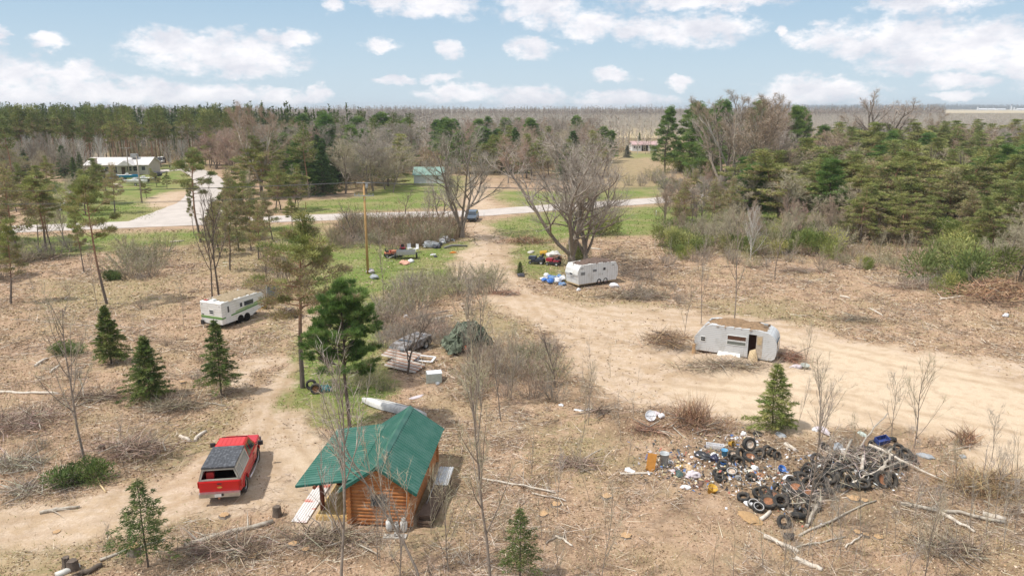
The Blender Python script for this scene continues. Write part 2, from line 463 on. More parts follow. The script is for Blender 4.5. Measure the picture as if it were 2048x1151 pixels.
def build_ground():
    n, m = GX.shape; V = np.stack([GX, GY, GZ], -1).reshape(-1, 3).astype(np.float32)
    me = bpy.data.meshes.new('ground'); me.vertices.add(n * m); me.vertices.foreach_set('co', V.ravel())
    i, j = np.meshgrid(np.arange(n - 1), np.arange(m - 1), indexing='ij'); a = (i * m + j).ravel()
    F = np.stack([a, a + 1, a + m + 1, a + m], 1).astype(np.int32); nf = len(F)
    me.loops.add(nf * 4); me.loops.foreach_set('vertex_index', F.ravel()); me.polygons.add(nf)
    me.polygons.foreach_set('loop_start', np.arange(0, nf * 4, 4, dtype=np.int32)); me.polygons.foreach_set('use_smooth', np.ones(nf, bool))
    x, y = GX.ravel(), GY.ravel()
    sc = np.clip(y / 60, .7, 6); TR = x * 0
    for ln in TRACKS:
        d = ribbon_dist(x + (vnoise(x, y, 6, 92) - .5) * .8, y, [gp(*q) for q in ln]); TR = np.maximum(TR, np.exp(-((d - .85) / (.2 + y * .0022)) ** 2))
    def put(name, r, g, b):
        ca = me.color_attributes.new(name, 'FLOAT_COLOR', 'POINT'); c = np.ones((n * m, 4), np.float32); c[:, 0] = r; c[:, 1] = g; c[:, 2] = b
        ca.data.foreach_set('color', c.ravel())
    put('m1', mask(x, y, SAND, 3.0 * sc), mask(x, y, GRASS, 3.6 * sc), mask(x, y, MUD, 3.4 * sc))
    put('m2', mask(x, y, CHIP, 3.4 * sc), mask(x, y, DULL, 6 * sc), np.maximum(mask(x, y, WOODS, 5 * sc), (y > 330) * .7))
    put('m3', mask(x, y, FIELD, 10, 0), TR * (.35 + .65 * vnoise(x, y, 1.3, 91)), x * 0)
    me.update(calc_edges=True)
    M = bpy.data.materials.new('ground_soil'); M.use_nodes = True; nt = M.node_tree; N = nt.nodes; L = nt.links; b = N['Principled BSDF']
    b.inputs['Roughness'].default_value = .9; b.inputs['Specular IOR Level'].default_value = .15
    tc = N.new('ShaderNodeTexCoord')

    def noi(sc, det=5, ro=.6, st=(1, 1, 1)):
        mp = N.new('ShaderNodeMapping'); mp.inputs['Scale'].default_value = st; L.new(tc.outputs['Object'], mp.inputs[0])
        q = N.new('ShaderNodeTexNoise'); q.inputs['Scale'].default_value = sc; q.inputs['Detail'].default_value = det; q.inputs['Roughness'].default_value = ro
        L.new(mp.outputs[0], q.inputs['Vector']); return q.outputs[0]

    def rng(src, a, c, lo=0, hi=1):
        q = N.new('ShaderNodeMapRange'); L.new(src, q.inputs[0]); q.inputs[1].default_value = a; q.inputs[2].default_value = c; q.inputs[3].default_value = lo; q.inputs[4].default_value = hi; return q.outputs[0]

    def mix(f, A, B):
        q = N.new('ShaderNodeMixRGB')
        if isinstance(f, float): q.inputs[0].default_value = f
        else: L.new(f, q.inputs[0])
        for k, c in ((1, A), (2, B)):
            if isinstance(c, tuple): q.inputs[k].default_value = (*c, 1)
            else: L.new(c, q.inputs[k])
        return q.outputs[0]

    def math_(op, A, B):
        q = N.new('ShaderNodeMath'); q.operation = op
        for k, c in ((0, A), (1, B)):
            if isinstance(c, (int, float)): q.inputs[k].default_value = c
            else: L.new(c, q.inputs[k])
        return q.outputs[0]

    def att(nm):
        a_ = N.new('ShaderNodeAttribute'); a_.attribute_name = nm; s_ = N.new('ShaderNodeSeparateColor'); L.new(a_.outputs['Color'], s_.inputs[0]); return s_.outputs
    m1, m2, m3 = att('m1'), att('m2'), att('m3')
    nf_, nm_, nl_, nx_ = noi(7, 6, .7), noi(1.1, 5, .6), noi(.16, 4, .55), noi(22, 3, .6)
    nd_ = noi(2.6, 6, .65)

    ne_ = math_('ADD', math_('MULTIPLY', nd_, .6), math_('MULTIPLY', noi(.55, 5, .65), .6))

    def edge(mk, k=1.5, w=.34):
        return rng(math_('ADD', mk, math_('MULTIPLY', math_('SUBTRACT', ne_, .6), k * 2)), .5 - w, .5 + w)
    # leaf / needle litter over brown soil
    lit = mix(rng(nf_, .38, .62), (.33, .215, .14), (.53, .375, .26))
    lit = mix(rng(nm_, .42, .66), lit, (.35, .24, .15))
    lit = mix(rng(nx_, .60, .70, 0, .85), lit, (.60, .47, .34))
    lit = mix(rng(nx_, .40, .30, 0, .8), lit, (.13, .085, .05))
    lit = mix(rng(nl_, .5, .64, 0, .35), lit, (.34, .28, .15))
    lit = mix(rng(noi(.42, 6, .7), .50, .64, 0, .75), lit, (.17, .115, .075))
    lit = mix(rng(noi(.3, 6, .7), .55, .68, 0, .6), lit, (.50, .38, .27))
    straw = mix(rng(nf_, .4, .6), (.27, .22, .11), (.38, .30, .17))
    dull = mix(rng(nd_, .45, .6), straw, (.22, .205, .09))
    grs = mix(rng(nf_, .38, .62), (.10, .15, .03), (.20, .25, .06))
    grs = mix(rng(nl_, .44, .6, 0, .75), grs, (.26, .24, .10))
    grs = mix(rng(nd_, .54, .68, 0, .7), grs, (.33, .26, .15))
    snd = mix(rng(nf_, .4, .62), (.49, .375, .275), (.60, .48, .365))
    snd = mix(rng(nm_, .46, .62, 0, .75), snd, (.43, .31, .195))
    snd = mix(rng(noi(.35, 7, .7), .54, .66, 0, .75), snd, (.34, .24, .15))
    snd = mix(rng(noi(.6, 5, .6, (1, 3.2, 1)), .5, .62, 0, .55), snd, (.46, .34, .225))
    snd = mix(rng(nx_, .36, .28, 0, .6), snd, (.28, .19, .12))
    chp = mix(rng(nx_, .35, .65), (.54, .415, .285), (.66, .535, .40))
    chp = mix(rng(nm_, .48, .66, 0, .6), chp, (.44, .325, .22))
    chp = mix(rng(nx_, .36, .28, 0, .6), chp, (.34, .22, .12))
    mud = mix(rng(nf_, .4, .6), (.19, .13, .08), (.31, .22, .14))
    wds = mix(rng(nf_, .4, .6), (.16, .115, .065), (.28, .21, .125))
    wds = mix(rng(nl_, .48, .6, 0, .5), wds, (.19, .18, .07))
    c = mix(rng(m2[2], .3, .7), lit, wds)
    c = mix(math_('MULTIPLY', edge(m2[1]), .65), c, dull)
    c = mix(edge(m1[1], 1.0, .3), c, grs)
    c = mix(edge(m1[2]), c, mud)
    c = mix(edge(m1[0], 1.05, .26), c, snd)
    c = mix(edge(m2[0], 1.0, .4), c, chp)
    c = mix(math_('MULTIPLY', m3[1], .62), c, (.36, .25, .155))
    c = mix(m3[0], c, (.50, .40, .24))
    L.new(c, b.inputs['Base Color'])
    bp = N.new('ShaderNodeBump'); bp.inputs['Strength'].default_value = .8; bp.inputs['Distance'].default_value = .09
    hgt = math_('ADD', math_('MULTIPLY', nf_, .8), math_('ADD', math_('MULTIPLY', nx_, .35), nd_))
    L.new(hgt, bp.inputs['Height']); L.new(bp.outputs[0], b.inputs['Normal'])
    me.materials.append(M)
    o = bpy.data.objects.new('ground', me); COL.objects.link(o); tag(o, kind='structure')


build_ground()


def ribbon(name, line, w, z, m, kind='structure', flare=None):
    """smooth flat strip along a polyline"""
    P = [Vector(p) for p in line]; pts = []
    for i in range(len(P) - 1):
        p0, p1, p2, p3 = P[max(i - 1, 0)], P[i], P[i + 1], P[min(i + 2, len(P) - 1)]
        for k in range(8):
            t = k / 8; pts.append(.5 * ((2 * p1) + (p2 - p0) * t + (2 * p0 - 5 * p1 + 4 * p2 - p3) * t * t + (3 * p1 - p0 - 3 * p2 + p3) * t ** 3))
    pts.append(P[-1]); vs = []
    for i, p in enumerate(pts):
        d = (pts[min(i + 1, len(pts) - 1)] - pts[max(i - 1, 0)]).normalized(); nrm = Vector((-d.y, d.x, 0))
        ww = w + (flare(i / len(pts)) if flare else 0)
        for k in range(5):
            e = (k / 4 - .5); jit = (random.Random(i * 7 + k).uniform(-.15, .15) if k in (0, 4) else 0)
            vs.append(p + nrm * (ww * e + jit) + Vector((0, 0, z + .05 * (1 - abs(e) * 2))))
    b = MB(); b.add(vs, [(i * 5 + k, i * 5 + k + 1, i * 5 + k + 6, i * 5 + k + 5) for i in range(len(pts) - 1) for k in range(4)], smooth=True)
    o = b.build(name, m); tag(o, kind=kind); return o


road_m = mat('weathered_asphalt', (.52, .47, .43), .9, var=.07, scale=.35, bump=.2, col2=(.43, .385, .35), spec=.2)
ribbon('road', ROADC, 7.4, .012, road_m)
ribbon('side_road', SIDEC, 6.0, .004, road_m, flare=lambda t: 13 * max(0, 1 - t * 4.2) + 3.0 * max(0, .4 - abs(t - .42)))
# ---------------------------------------------------------------- tree prototypes (trunk + crown meshes at real size)
bark_grey = mat('grey_bark', (.30, .25, .205), .9, var=.2, scale=5, bump=.6, col2=(.15, .12, .095))
bark_pale = mat('pale_bark', (.47, .42, .35), .9, var=.15, scale=5, bump=.4, col2=(.27, .23, .18))
bark_dark = mat('dark_bark', (.15, .115, .09), .9, var=.2, scale=5, bump=.6, col2=(.075, .058, .045))
bark_pine = mat('orange_pine_bark', (.34, .19, .115), .9, var=.2, scale=4, bump=.6, col2=(.20, .125, .085))


def _grade_bark():   # lower trunk is grey brown, upper trunk orange, as on real scots pines
    nt = bark_pine.node_tree; N = nt.nodes; L = nt.links; b = N['Principled BSDF']; src = b.inputs['Base Color'].links[0].from_socket
    tc = N.new('ShaderNodeTexCoord'); sp = N.new('ShaderNodeSeparateXYZ'); L.new(tc.outputs['Object'], sp.inputs[0]); mr = N.new('ShaderNodeMapRange'); L.new(sp.outputs[2], mr.inputs[0]); mr.inputs[1].default_value = 2.5; mr.inputs[2].default_value = 5.5
    mx = N.new('ShaderNodeMixRGB'); L.new(mr.outputs[0], mx.inputs[0]); mx.inputs[1].default_value = (.15, .12, .10, 1); L.new(src, mx.inputs[2]); L.new(mx.outputs[0], b.inputs['Base Color'])


_grade_bark()
PROTOS = {}


def proto(key, name, trunk, crown):
    """trunk: (MB, mat); crown: function making the crown object"""
    r = empty(name); t = trunk[0].build('trunk', trunk[1], r)
    c = crown(r)
    for o in (r, t, c):
        if o: COL.objects.unlink(o)
    PROTOS[key] = r


def rvec(rn, s=1.0): return Vector((rn.gauss(0, s), rn.gauss(0, s), rn.gauss(0, s)))


TWC = {'grey': [(.36, .315, .265), (.29, .25, .21), (.44, .39, .33)], 'dark': [(.17, .14, .115), (.23, .19, .15)],
       'rust': [(.37, .27, .20), (.32, .245, .19), (.43, .335, .26)], 'tan': [(.46, .39, .29), (.38, .33, .24), (.40, .37, .24)],
       'olive': [(.30, .29, .15), (.33, .28, .18), (.36, .33, .17)], 'white': [(.58, .55, .50), (.45, .42, .38)]}


def bare(key, seed, h, r0, levels, nch, spread, first=.3, twigs=7, twl=.6, tww=.02, gn=.12, colr='grey', bark=None, sub=3, name='bare_tree', lean=(0, 0), fork=1, buds=0, upk=.10, ratio=.62, split=0, out=.28):
    rn = random.Random(seed); ng = np.random.default_rng(seed)
    T = MB(); C = MB(); TP, TD, TL = [], [], []

    def grow(p, d, L, r, lv):
        n = 7 if lv == levels else (5 if lv > 0 else 4); pts = [p.copy()]
        for i in range(n):
            d = (d + rvec(rn, gn) + Vector((0, 0, upk))).normalized(); p = p + d * (L / n); pts.append(p.copy())
        rr = [max(r * (1 - .72 * (i / n) ** .9), .004) for i in range(n + 1)]
        tgt = T if lv >= max(1, levels - 1) else C
        tgt.tube(pts, rr, 8 if lv == levels else (5 if lv >= levels - 1 else 3), cap=False)
        if lv > 0:
            k = nch[levels - lv]
            for j in range(k):
                t = first + (1 - first) * (j + rn.random() * .8) / k if lv == levels else .2 + .8 * (j + rn.random()) / k
                t = min(t, .99); i = int(t * n); q = pts[i].lerp(pts[i + 1], t * n - i)
                dd = (pts[i + 1] - pts[i]).normalized(); ax = dd.cross(rvec(rn)).normalized()
                ang = R(rn.uniform(spread[0], spread[1])) * (1.0 - .25 * t)
                nd = (Matrix.Rotation(ang, 3, ax) @ dd)
                if nd.z < -.15: nd.z *= -.3
                Lc = L * ratio * (1.15 - .6 * t) * rn.uniform(.7, 1.2)
                grow(q, nd, Lc, max(r * (.58 - .25 * t), .006), lv - 1)
        if lv <= 1:
            m = twigs if lv == 0 else twigs // 2
            for j in range(m):
                t = rn.uniform(.15, 1); i = min(int(t * n), n - 1); q = pts[i].lerp(pts[i + 1], t * n - i)
                dd = (pts[i + 1] - pts[i]).normalized()
                TP.append(q); TD.append((dd + rvec(rn, .45) + Vector((0, 0, .2))).normalized()); TL.append(twl * rn.uniform(.5, 1.3))
    if split: T.tube([(0, 0, -.3), (.03, 0, .2), (0, .02, split * .6), (0, 0, split + .3)], [r0 * 2.3, r0 * 1.8, r0 * 1.6, r0 * 1.4], 12, cap=False)
    for f in range(fork):
        a = 2 * math.pi * f / fork + rn.random()
        oo = out * rn.uniform(.6, 1.15) * (0.25 if (fork > 3 and f == 0) else 1)
        d = Vector((lean[0], lean[1], 1)) + (Vector((math.cos(a), math.sin(a), 0)) * oo if fork > 1 else Vector())
        grow(Vector((.12 * math.cos(a), .12 * math.sin(a), split - .15)) if fork > 1 else Vector((0, 0, -.15)), d.normalized(), h * rn.uniform(.8, 1) if fork > 1 else h * .92, r0, levels)
    P = np.array(TP); D = np.array(TD); L = np.array(TL)
    Ps, Ds, Ls = [P], [D], [L]
    for k in range(sub):
        t = ng.uniform(.2, .8, (len(P), 1)); Ps.append(P + D * L[:, None] * t); Ds.append(norm(D + ng.normal(0, .5, D.shape))); Ls.append(L * ng.uniform(.4, .75, len(P)))
    P = np.concatenate(Ps); D = np.concatenate(Ds); L = np.concatenate(Ls)
    V = blades(P, D, L, tww * np.clip(L / twl, .5, 1.2), ng)
    cc = np.repeat(pick(TWC[colr], len(P), ng), 3, 0)
    if buds:   # clusters of buds / dead leaves at the twig ends
        idx = ng.choice(len(P), int(len(P) * buds)); E_ = P[idx] + D[idx] * L[idx][:, None]
        VB = blades(E_, ng.normal(size=E_.shape), ng.uniform(.08, .2, len(E_)), .09, ng); V = np.concatenate([V, VB])
        cc = np.concatenate([cc, np.repeat(pick([(.42, .28, .19), (.36, .26, .19)], len(E_), ng), 3, 0)])
    # limb tubes of the crown as quads with the same colours
    def mk(parent):
        tv = np.array(C.v); f = np.array(C.f)
        tri = np.concatenate([f[:, [0, 1, 2]], f[:, [0, 2, 3]]]) if len(f) else np.zeros((0, 3), int)
        VV = np.concatenate([V, tv[tri.ravel()]]) if len(f) else V
        c2 = np.repeat(pick(TWC[colr], len(tri), ng, jit=.08), 3, 0) if len(f) else cc[:0]
        o = fast_mesh('crown', VV, 3, TWIG, np.concatenate([cc, c2])); o.parent = parent; return o
    proto(key, name, (T, bark or bark_grey), mk)


GRN = {'scots': [(.25, .28, .085), (.31, .33, .11), (.17, .205, .065), (.37, .37, .14)], 'red': [(.18, .21, .065), (.22, .25, .08), (.13, .16, .05), (.27, .29, .10)],
       'white': [(.13, .215, .05), (.18, .275, .07), (.10, .17, .045), (.24, .32, .095)], 'spruce': [(.115, .165, .042), (.15, .20, .05), (.08, .12, .035), (.19, .22, .065)],
       'fir': [(.22, .265, .07), (.28, .31, .09), (.16, .205, .055), (.35, .34, .12)], 'cedar': [(.075, .13, .042), (.105, .165, .05)],
       'blue': [(.12, .14, .10), (.17, .18, .14)], 'juniper': [(.14, .18, .055), (.10, .14, .045), (.19, .22, .075)]}
BRN = [(.40, .30, .18), (.33, .25, .155), (.30, .245, .175), (.42, .36, .18)]


def clumpy(key, seed, h, r0, z0, nlimb, lenf, rise, cr, per, bl, bw, flat, green, brown=.0, bark=None, name='pine_tree', sub=3, droop=0.0, lean=(0, 0), dead=0, crook=.05, leaf=False, two=False):
    """pine-like tree: limbs carrying separate needle clumps. brown(z) share of dead/brown needles inside and low"""
    rn = random.Random(seed); ng = np.random.default_rng(seed); T = MB()
    pts = []; p = Vector((0, 0, -.15)); d = Vector((lean[0], lean[1], 1)).normalized(); n = 10
    for i in range(n + 1):
        pts.append(p.copy()); d = (d + Vector((rn.gauss(0, crook), rn.gauss(0, crook), .08))).normalized(); p = p + d * ((h * .97 + .15) / n)
    k = h * .97 / max(pts[-1].z, .1)
    T.tube(pts, [r0 * (1 - .86 * i / n) for i in range(n + 1)], 8, cap=False)

    def at(z):
        f = min(max(z / pts[-1].z, 0), .999) * n; i = int(f); return pts[i].lerp(pts[i + 1], f - i)
    CP_, CW, OUT = [], [], []   # clump centre, weight, outward
    for i in range(nlimb):
        f = (i + rn.random() * .9) / nlimb; z = z0 + (h * .97 - z0) * f; L = lenf(f) * rn.uniform(.65, 1.2)
        a = i * 2.399 + rn.gauss(0, .4); o = Vector((math.cos(a), math.sin(a), 0)); b0 = at(z); ps = [b0]; q = b0.copy()
        m = 4; el = R(rise(f) + rn.gauss(0, 7))
        for j in range(m):
            el += R(-droop / m if j < 2 else droop * .3 / m); q = q + (o * math.cos(el) + Vector((0, 0, 1)) * math.sin(el) + rvec(rn, .10)) * (L / m); ps.append(q.copy())
        rb = max(r0 * .30 * (1 - .6 * f) * min(1, L / 1.2), .012)
        T.tube(ps, [rb * (1 - .7 * j / m) for j in range(m + 1)], 4, cap=False)
        CP_.append(ps[-1]); CW.append(1.0); OUT.append(o)
        if L > cr * 1.1:
            for s_ in range(sub):
                t = rn.uniform(.4, .95) * m; j = min(int(t), m - 1); q0 = ps[j].lerp(ps[j + 1], t - j)
                sd = Vector((-o.y, o.x, 0)) * rn.choice((-1, 1)); e = q0 + (sd * rn.uniform(.5, 1) + o * .5 + Vector((0, 0, rn.uniform(0, .35)))) * L * .33
                T.tube([q0, (q0 + e) / 2 + Vector((0, 0, .03)), e], [rb * .5, rb * .35, rb * .15], 3, cap=False)
                CP_.append(e); CW.append(rn.uniform(.6, 1)); OUT.append(o)
    for i in range(dead):   # bare dead branches on the lower trunk
        z = z0 * rn.uniform(.25, 1.05); a = rn.random() * 6.28; L = rn.uniform(.5, 1.6) * h / 14; b0 = at(z)
        e = b0 + Vector((math.cos(a), math.sin(a), rn.uniform(-.25, .2))) * L
        T.tube([b0, (b0 + e) / 2 + rvec(rn, .05), e], [.03, .018, .006], 3, cap=False)
    CPn = np.array([tuple(c) for c in CP_]); W = np.array(CW); O = np.array([tuple(c) for c in OUT]); nc = len(CPn)
    reps = np.maximum((per * W * ng.uniform(.7, 1.3, nc)).astype(int), 4); idx = np.repeat(np.arange(nc), reps)
    off = norm(ng.normal(size=(len(idx), 3))) * (ng.random((len(idx), 1)) ** .45) * cr * W[idx][:, None]
    off[:, 2] *= flat
    D = norm(norm(off) * .8 + O[idx] * .35 + np.array([0, 0, .55]) + ng.normal(0, .3, (len(idx), 3)))
    P = CPn[idx] + off
    V = (leafs if leaf else blades)(P, D, bl * ng.uniform(.6, 1.25, len(idx)), bw * ng.uniform(.7, 1.3, len(idx)), ng)
    cl = pick(GRN[green], nc, ng, jit=.12)[idx] * (1 + ng.uniform(-.22, .22, (len(idx), 1)))
    bfun = brown if callable(brown) else (lambda f: brown)
    fz = np.clip((CPn[:, 2] - z0) / (h - z0), 0, 1); pb = np.array([bfun(f) for f in fz]); isb = ng.random(nc) < pb
    inner = (np.linalg.norm(off[:, :2], axis=1) < cr * .5) & (off[:, 2] < 0) & (ng.random(len(idx)) < .35 * np.clip(pb[idx] * 3, 0, 1))
    bsel = isb[idx] & (ng.random(len(idx)) < .8) | inner
    cl[bsel] = pick(BRN, int(bsel.sum()), ng)
    cl = np.repeat(cl, 4 if leaf else 3, 0)

    def mk(parent):
        o = fast_mesh('crown', V, 4 if leaf else 3, FOL, cl); o.parent = parent; return o
    proto(key, name, (T, bark or bark_pine), mk)


def conical(key, seed, h, r0, z0, wid, nbr, per, bl, bw, green, name='spruce_tree', droop=.25, bark=None, sparse=1.0, top=.9):
    rn = random.Random(seed); ng = np.random.default_rng(seed); T = MB()
    T.tube([(0, 0, -.1), (rn.gauss(0, .02) * h, rn.gauss(0, .02) * h, h * .5), (0, 0, h)], [r0, r0 * .55, .012], 7, cap=False)
    Ps, Ds, Ls, Cs = [], [], [], []
    for i in range(nbr):
        f = (i + rn.random()) / nbr; z = z0 + (h * .97 - z0) * f ** 1.05; L = wid * ((1 - f) ** top + .06) * rn.uniform(.55, 1.25)
        a = i * 2.399 + rn.gauss(0, .3); o = np.array([math.cos(a), math.sin(a), 0]); sd = np.array([-o[1], o[0], 0]); el = .12 + .5 * f
        b0 = np.array([0, 0, z]); e = b0 + o * L * math.cos(el) + np.array([0, 0, L * (math.sin(el) - droop * (1 - f))])
        T.tube([b0, (b0 + e) / 2 + np.array([0, 0, .05 * L]), e], [r0 * .22 * (1 - f * .7), r0 * .15 * (1 - f * .7), .005], 3, cap=False)
        n = max(int(per * sparse * (L / wid + .15) * rn.uniform(.7, 1.3)), 6); t = ng.random(n) ** .7
        base = b0 + (e - b0) * t[:, None] + np.array([0, 0, 1]) * (.06 * L * np.sin(t * 3.14))[:, None]
        sgn = ng.choice([-1, 1], n)[:, None]; w_ = (.42 * L * (1 - t) + .05)[:, None] * ng.uniform(.2, 1, (n, 1))
        base = base + sd * sgn * w_ * .8 + ng.normal(0, .03, (n, 3)); base[:, 2] -= (w_[:, 0] * .15)
        Ps.append(base); Ds.append(o * .8 + sd * sgn * .7 + np.array([0, 0, .05]) + ng.normal(0, .35, (n, 3))); Ls.append(bl * ng.uniform(.6, 1.3, n))
        Cs.append(pick(GRN[green], 1, ng) * (1 + ng.uniform(-.25, .3, (n, 1))))
    P, D, L, Cc = np.concatenate(Ps), np.concatenate(Ds), np.concatenate(Ls), np.concatenate(Cs)
    V = blades(P, D, L, bw, ng, bend=.1); cl = np.repeat(Cc, 3, 0)
    proto(key, name, (T, bark or bark_dark), lambda parent: fast_mesh('crown', V, 3, FOL, cl, parent))


def bushy(key, seed, h, w, stems, twn, colr, name='bare_shrub', twl=.5, tww=.018, green=0):
    """many-stemmed shrub; stems and twigs as one crown plus a few thicker trunk stems"""
    rn = random.Random(seed); ng = np.random.default_rng(seed); T = MB(); Ps, Ds, Ls = [], [], []
    for i in range(stems):
        a = rn.random() * 6.28; rr = rn.random() ** .6; p = Vector((math.cos(a), math.sin(a), 0)) * rr * w * .28; p.z = -.05
        d = (Vector((math.cos(a), math.sin(a), 0)) * rr * .75 * w / h + Vector((0, 0, 1)) + rvec(rn, .12)).normalized(); L = h * rn.uniform(.6, 1.05); ps = [p.copy()]
        for j in range(4):
            d = (d + rvec(rn, .10)).normalized(); p = p + d * L / 4; ps.append(p.copy())
        T.tube(ps, [.022 * (1 - .8 * j / 4) for j in range(5)], 3, cap=False)
        for j in range(twn):
            t = rn.uniform(.25, 1) * 4; k = min(int(t), 3); q = ps[k].lerp(ps[k + 1], t - k)
            Ps.append(tuple(q)); Ds.append(tuple(d + rvec(rn, .5) + Vector((0, 0, .25)))); Ls.append(twl * rn.uniform(.5, 1.3))
    P, D, L = np.array(Ps), norm(np.array(Ds)), np.array(Ls)
    P2 = P + D * L[:, None] * ng.uniform(.2, .8, (len(P), 1)); D2 = norm(D + ng.normal(0, .6, D.shape)); P = np.concatenate([P, P2]); D = np.concatenate([D, D2]); L = np.concatenate([L, L * .6])
    V = blades(P, D, L, tww, ng); cl = np.repeat(pick(TWC[colr], len(P), ng), 3, 0)
    if green:
        idx = ng.choice(len(P), int(len(P) * green)); E_ = P[idx] + D[idx] * L[idx][:, None] * ng.random((len(idx), 1))
        VB = leafs(E_, ng.normal(size=E_.shape), .16, .08, ng); VB = VB.reshape(-1, 4, 3)[:, :3].reshape(-1, 3)
        V = np.concatenate([V, VB]); cl = np.concatenate([cl, np.repeat(pick([(.19, .23, .07), (.25, .27, .09), (.13, .17, .05)], len(idx), ng), 3, 0)])
    proto(key, name, (T, bark_grey), lambda parent: fast_mesh('crown', V, 3, TWIG, cl, parent))


def mound_bush(key, seed, h, w, n, green, name='green_bush', bl=.16, bw=.05):
    rn = random.Random(seed); ng = np.random.default_rng(seed); T = MB()
    lob = np.array([[rn.gauss(0, .3) * w, rn.gauss(0, .3) * w, h * rn.uniform(.25, .6)] for _ in range(9)]); rad = np.array([rn.uniform(.22, .4) * w for _ in range(9)])
    for q in lob: T.tube([(0, 0, -.05), tuple(q * .6), tuple(q)], [.03, .02, .008], 4, cap=False)
    i = ng.integers(0, 9, n); dr = norm(ng.normal(size=(n, 3))); P = lob[i] + dr * rad[i][:, None] * (ng.random((n, 1)) ** .4); P[:, 2] = np.abs(P[:, 2]) * .9
    V = blades(P, dr + np.array([0, 0, .5]) + ng.normal(0, .3, (n, 3)), bl * ng.uniform(.6, 1.3, n), bw, ng)
    cl = np.repeat(pick(GRN[green], 9, ng)[i] * (1 + ng.uniform(-.25, .3, (n, 1))), 3, 0)
    proto(key, name, (T, bark_dark), lambda parent: fast_mesh('crown', V, 3, FOL, cl, parent))


# ---- the kinds (real sizes in metres)
PH = {}


def dome(w): return lambda f: w * (math.sin(min(1, f * 1.15 + .22) * math.pi) ** .6 * .95 + .12)


for i in range(3):   # dense plantation red pines far left
    clumpy(f'red{i}', 10 + i, 18, .17, 9.5 - i, 26, dome(2.0), lambda f: 10 + 45 * f, .95, 42, .50, .17, .6, 'red', lambda f: .35 * (1 - f) ** 2, name='red_pine', dead=16, sub=2)
for i in range(4):   # open-grown scots pines, brown inside
    clumpy(f'scots{i}', 30 + i, 12, .16, 1.6 + .7 * i, 46, dome(3.1 - .15 * i), lambda f: 5 + 35 * f, .60, 62, .36, .085, .35, 'scots', lambda f: .45 * (1 - f) ** 1.2, name='scots_pine', dead=16, sub=6, crook=.09)
for i in range(2):   # white pines
    clumpy(f'white{i}', 40 + i, 20, .3, 3, 64, lambda f: 4.6 * (1 - f) ** .75 + .5, lambda f: 8 + 30 * f, .95, 90, .42, .12, .5, 'white', 0, name='white_pine', sub=4, bark=bark_dark)
for i in range(2):   # dark spruce/cedar mid distance
    conical(f'cedar{i}', 50 + i, 12, .2, .4, 3.2, 150, 60, .42, .15, 'cedar', name='dark_spruce', droop=.35)
for i in range(2):   # brownish pines half dead
    clumpy(f'brown{i}', 60 + i, 11, .14, 3.0, 34, dome(2.3), lambda f: 8 + 30 * f, .62, 70, .30, .085, .6, 'scots', .8, name='browning_pine', dead=14, sub=3)
bare('maple_a', 109, 14.5, .24, 3, [8, 6, 5], (30, 66), .2, 6, .75, .017, .15, 'grey', sub=2, name='maple_tree', fork=6, split=1.8, out=.62, upk=.10, ratio=.50)
bare('maple_b', 104, 14, .22, 3, [8, 6, 5], (30, 64), .2, 6, .75, .017, .15, 'grey', sub=2, name='maple_tree', fork=5, split=1.6, out=.48, upk=.10, ratio=.48)
bare('maple_c', 103, 15, .30, 3, [7, 5, 4], (24, 50), .3, 5, .7, .03, .07, 'grey', sub=2, name='bare_tree', fork=5, split=2.5, out=.6, upk=.05, ratio=.42, buds=.1)
bare('decid0', 110, 14, .22, 3, [14, 7, 5], (32, 62), .16, 7, .7, .032, .10, 'grey', sub=3, ratio=.55)
bare('decid1', 111, 14, .21, 3, [14, 7, 5], (30, 60), .16, 7, .7, .032, .11, 'rust', sub=3, buds=.2, ratio=.55)
bare('decid2', 112, 12, .17, 3, [12, 7, 5], (30, 62), .14, 7, .7, .032, .12, 'tan', sub=3, ratio=.55)
bare('tall0', 115, 23, .30, 3, [8, 5, 5], (22, 50), .25, 7, 1.0, .04, .08, 'rust', sub=3, buds=.3, bark=bark_pale, fork=4, split=4, out=.4, upk=.05, ratio=.42)
bare('birch0', 118, 12, .13, 2, [22, 6], (25, 55), .12, 6, .7, .03, .07, 'white', sub=3, bark=mat('white_bark', (.68, .66, .61), .8, var=.2, scale=3))
bare('dead0', 120, 7, .16, 2, [8, 6], (30, 70), .2, 6, .6, .03, .16, 'dark', sub=2, bark=bark_dark, name='gnarled_tree')
bare('dead1', 121, 6, .14, 2, [8, 6], (30, 75), .15, 7, .55, .03, .17, 'grey', sub=2, name='gnarled_tree', fork=2)
bare('pole0', 130, 8.5, .065, 2, [12, 4], (22, 45), .28, 6, .55, .018, .05, 'tan', sub=2, name='bare_sapling', ratio=.36)
bare('pole1', 131, 8, .055, 2, [12, 4], (20, 42), .25, 6, .5, .018, .06, 'grey', sub=2, name='bare_sapling', ratio=.4)
bare('pole2', 132, 7, .05, 2, [10, 3], (18, 36), .25, 6, .55, .018, .05, 'tan', sub=3, name='bare_sapling', ratio=.45)
bare('dark0', 135, 11, .12, 2, [11, 5], (16, 40), .3, 6, .6, .02, .07, 'dark', sub=2, name='bare_tree', bark=bark_dark, ratio=.4)
bare('fan0', 140, 5, .035, 2, [11, 4], (20, 42), .15, 6, .4, .015, .05, 'tan', sub=2, name='bare_sapling', ratio=.5)
bare('fan1', 141, 4.5, .03, 2, [10, 4], (18, 40), .2, 6, .38, .015, .06, 'grey', sub=2, name='bare_sapling', ratio=.48)
bare('whip0', 150, 3.5, .021, 1, [9], (15, 38), .15, 5, .4, .014, .04, 'tan', sub=1, name='bare_whip', ratio=.5)
bare('whip1', 151, 3.2, .02, 1, [8], (15, 40), .15, 5, .4, .014, .05, 'grey', sub=1, name='bare_whip', ratio=.5)
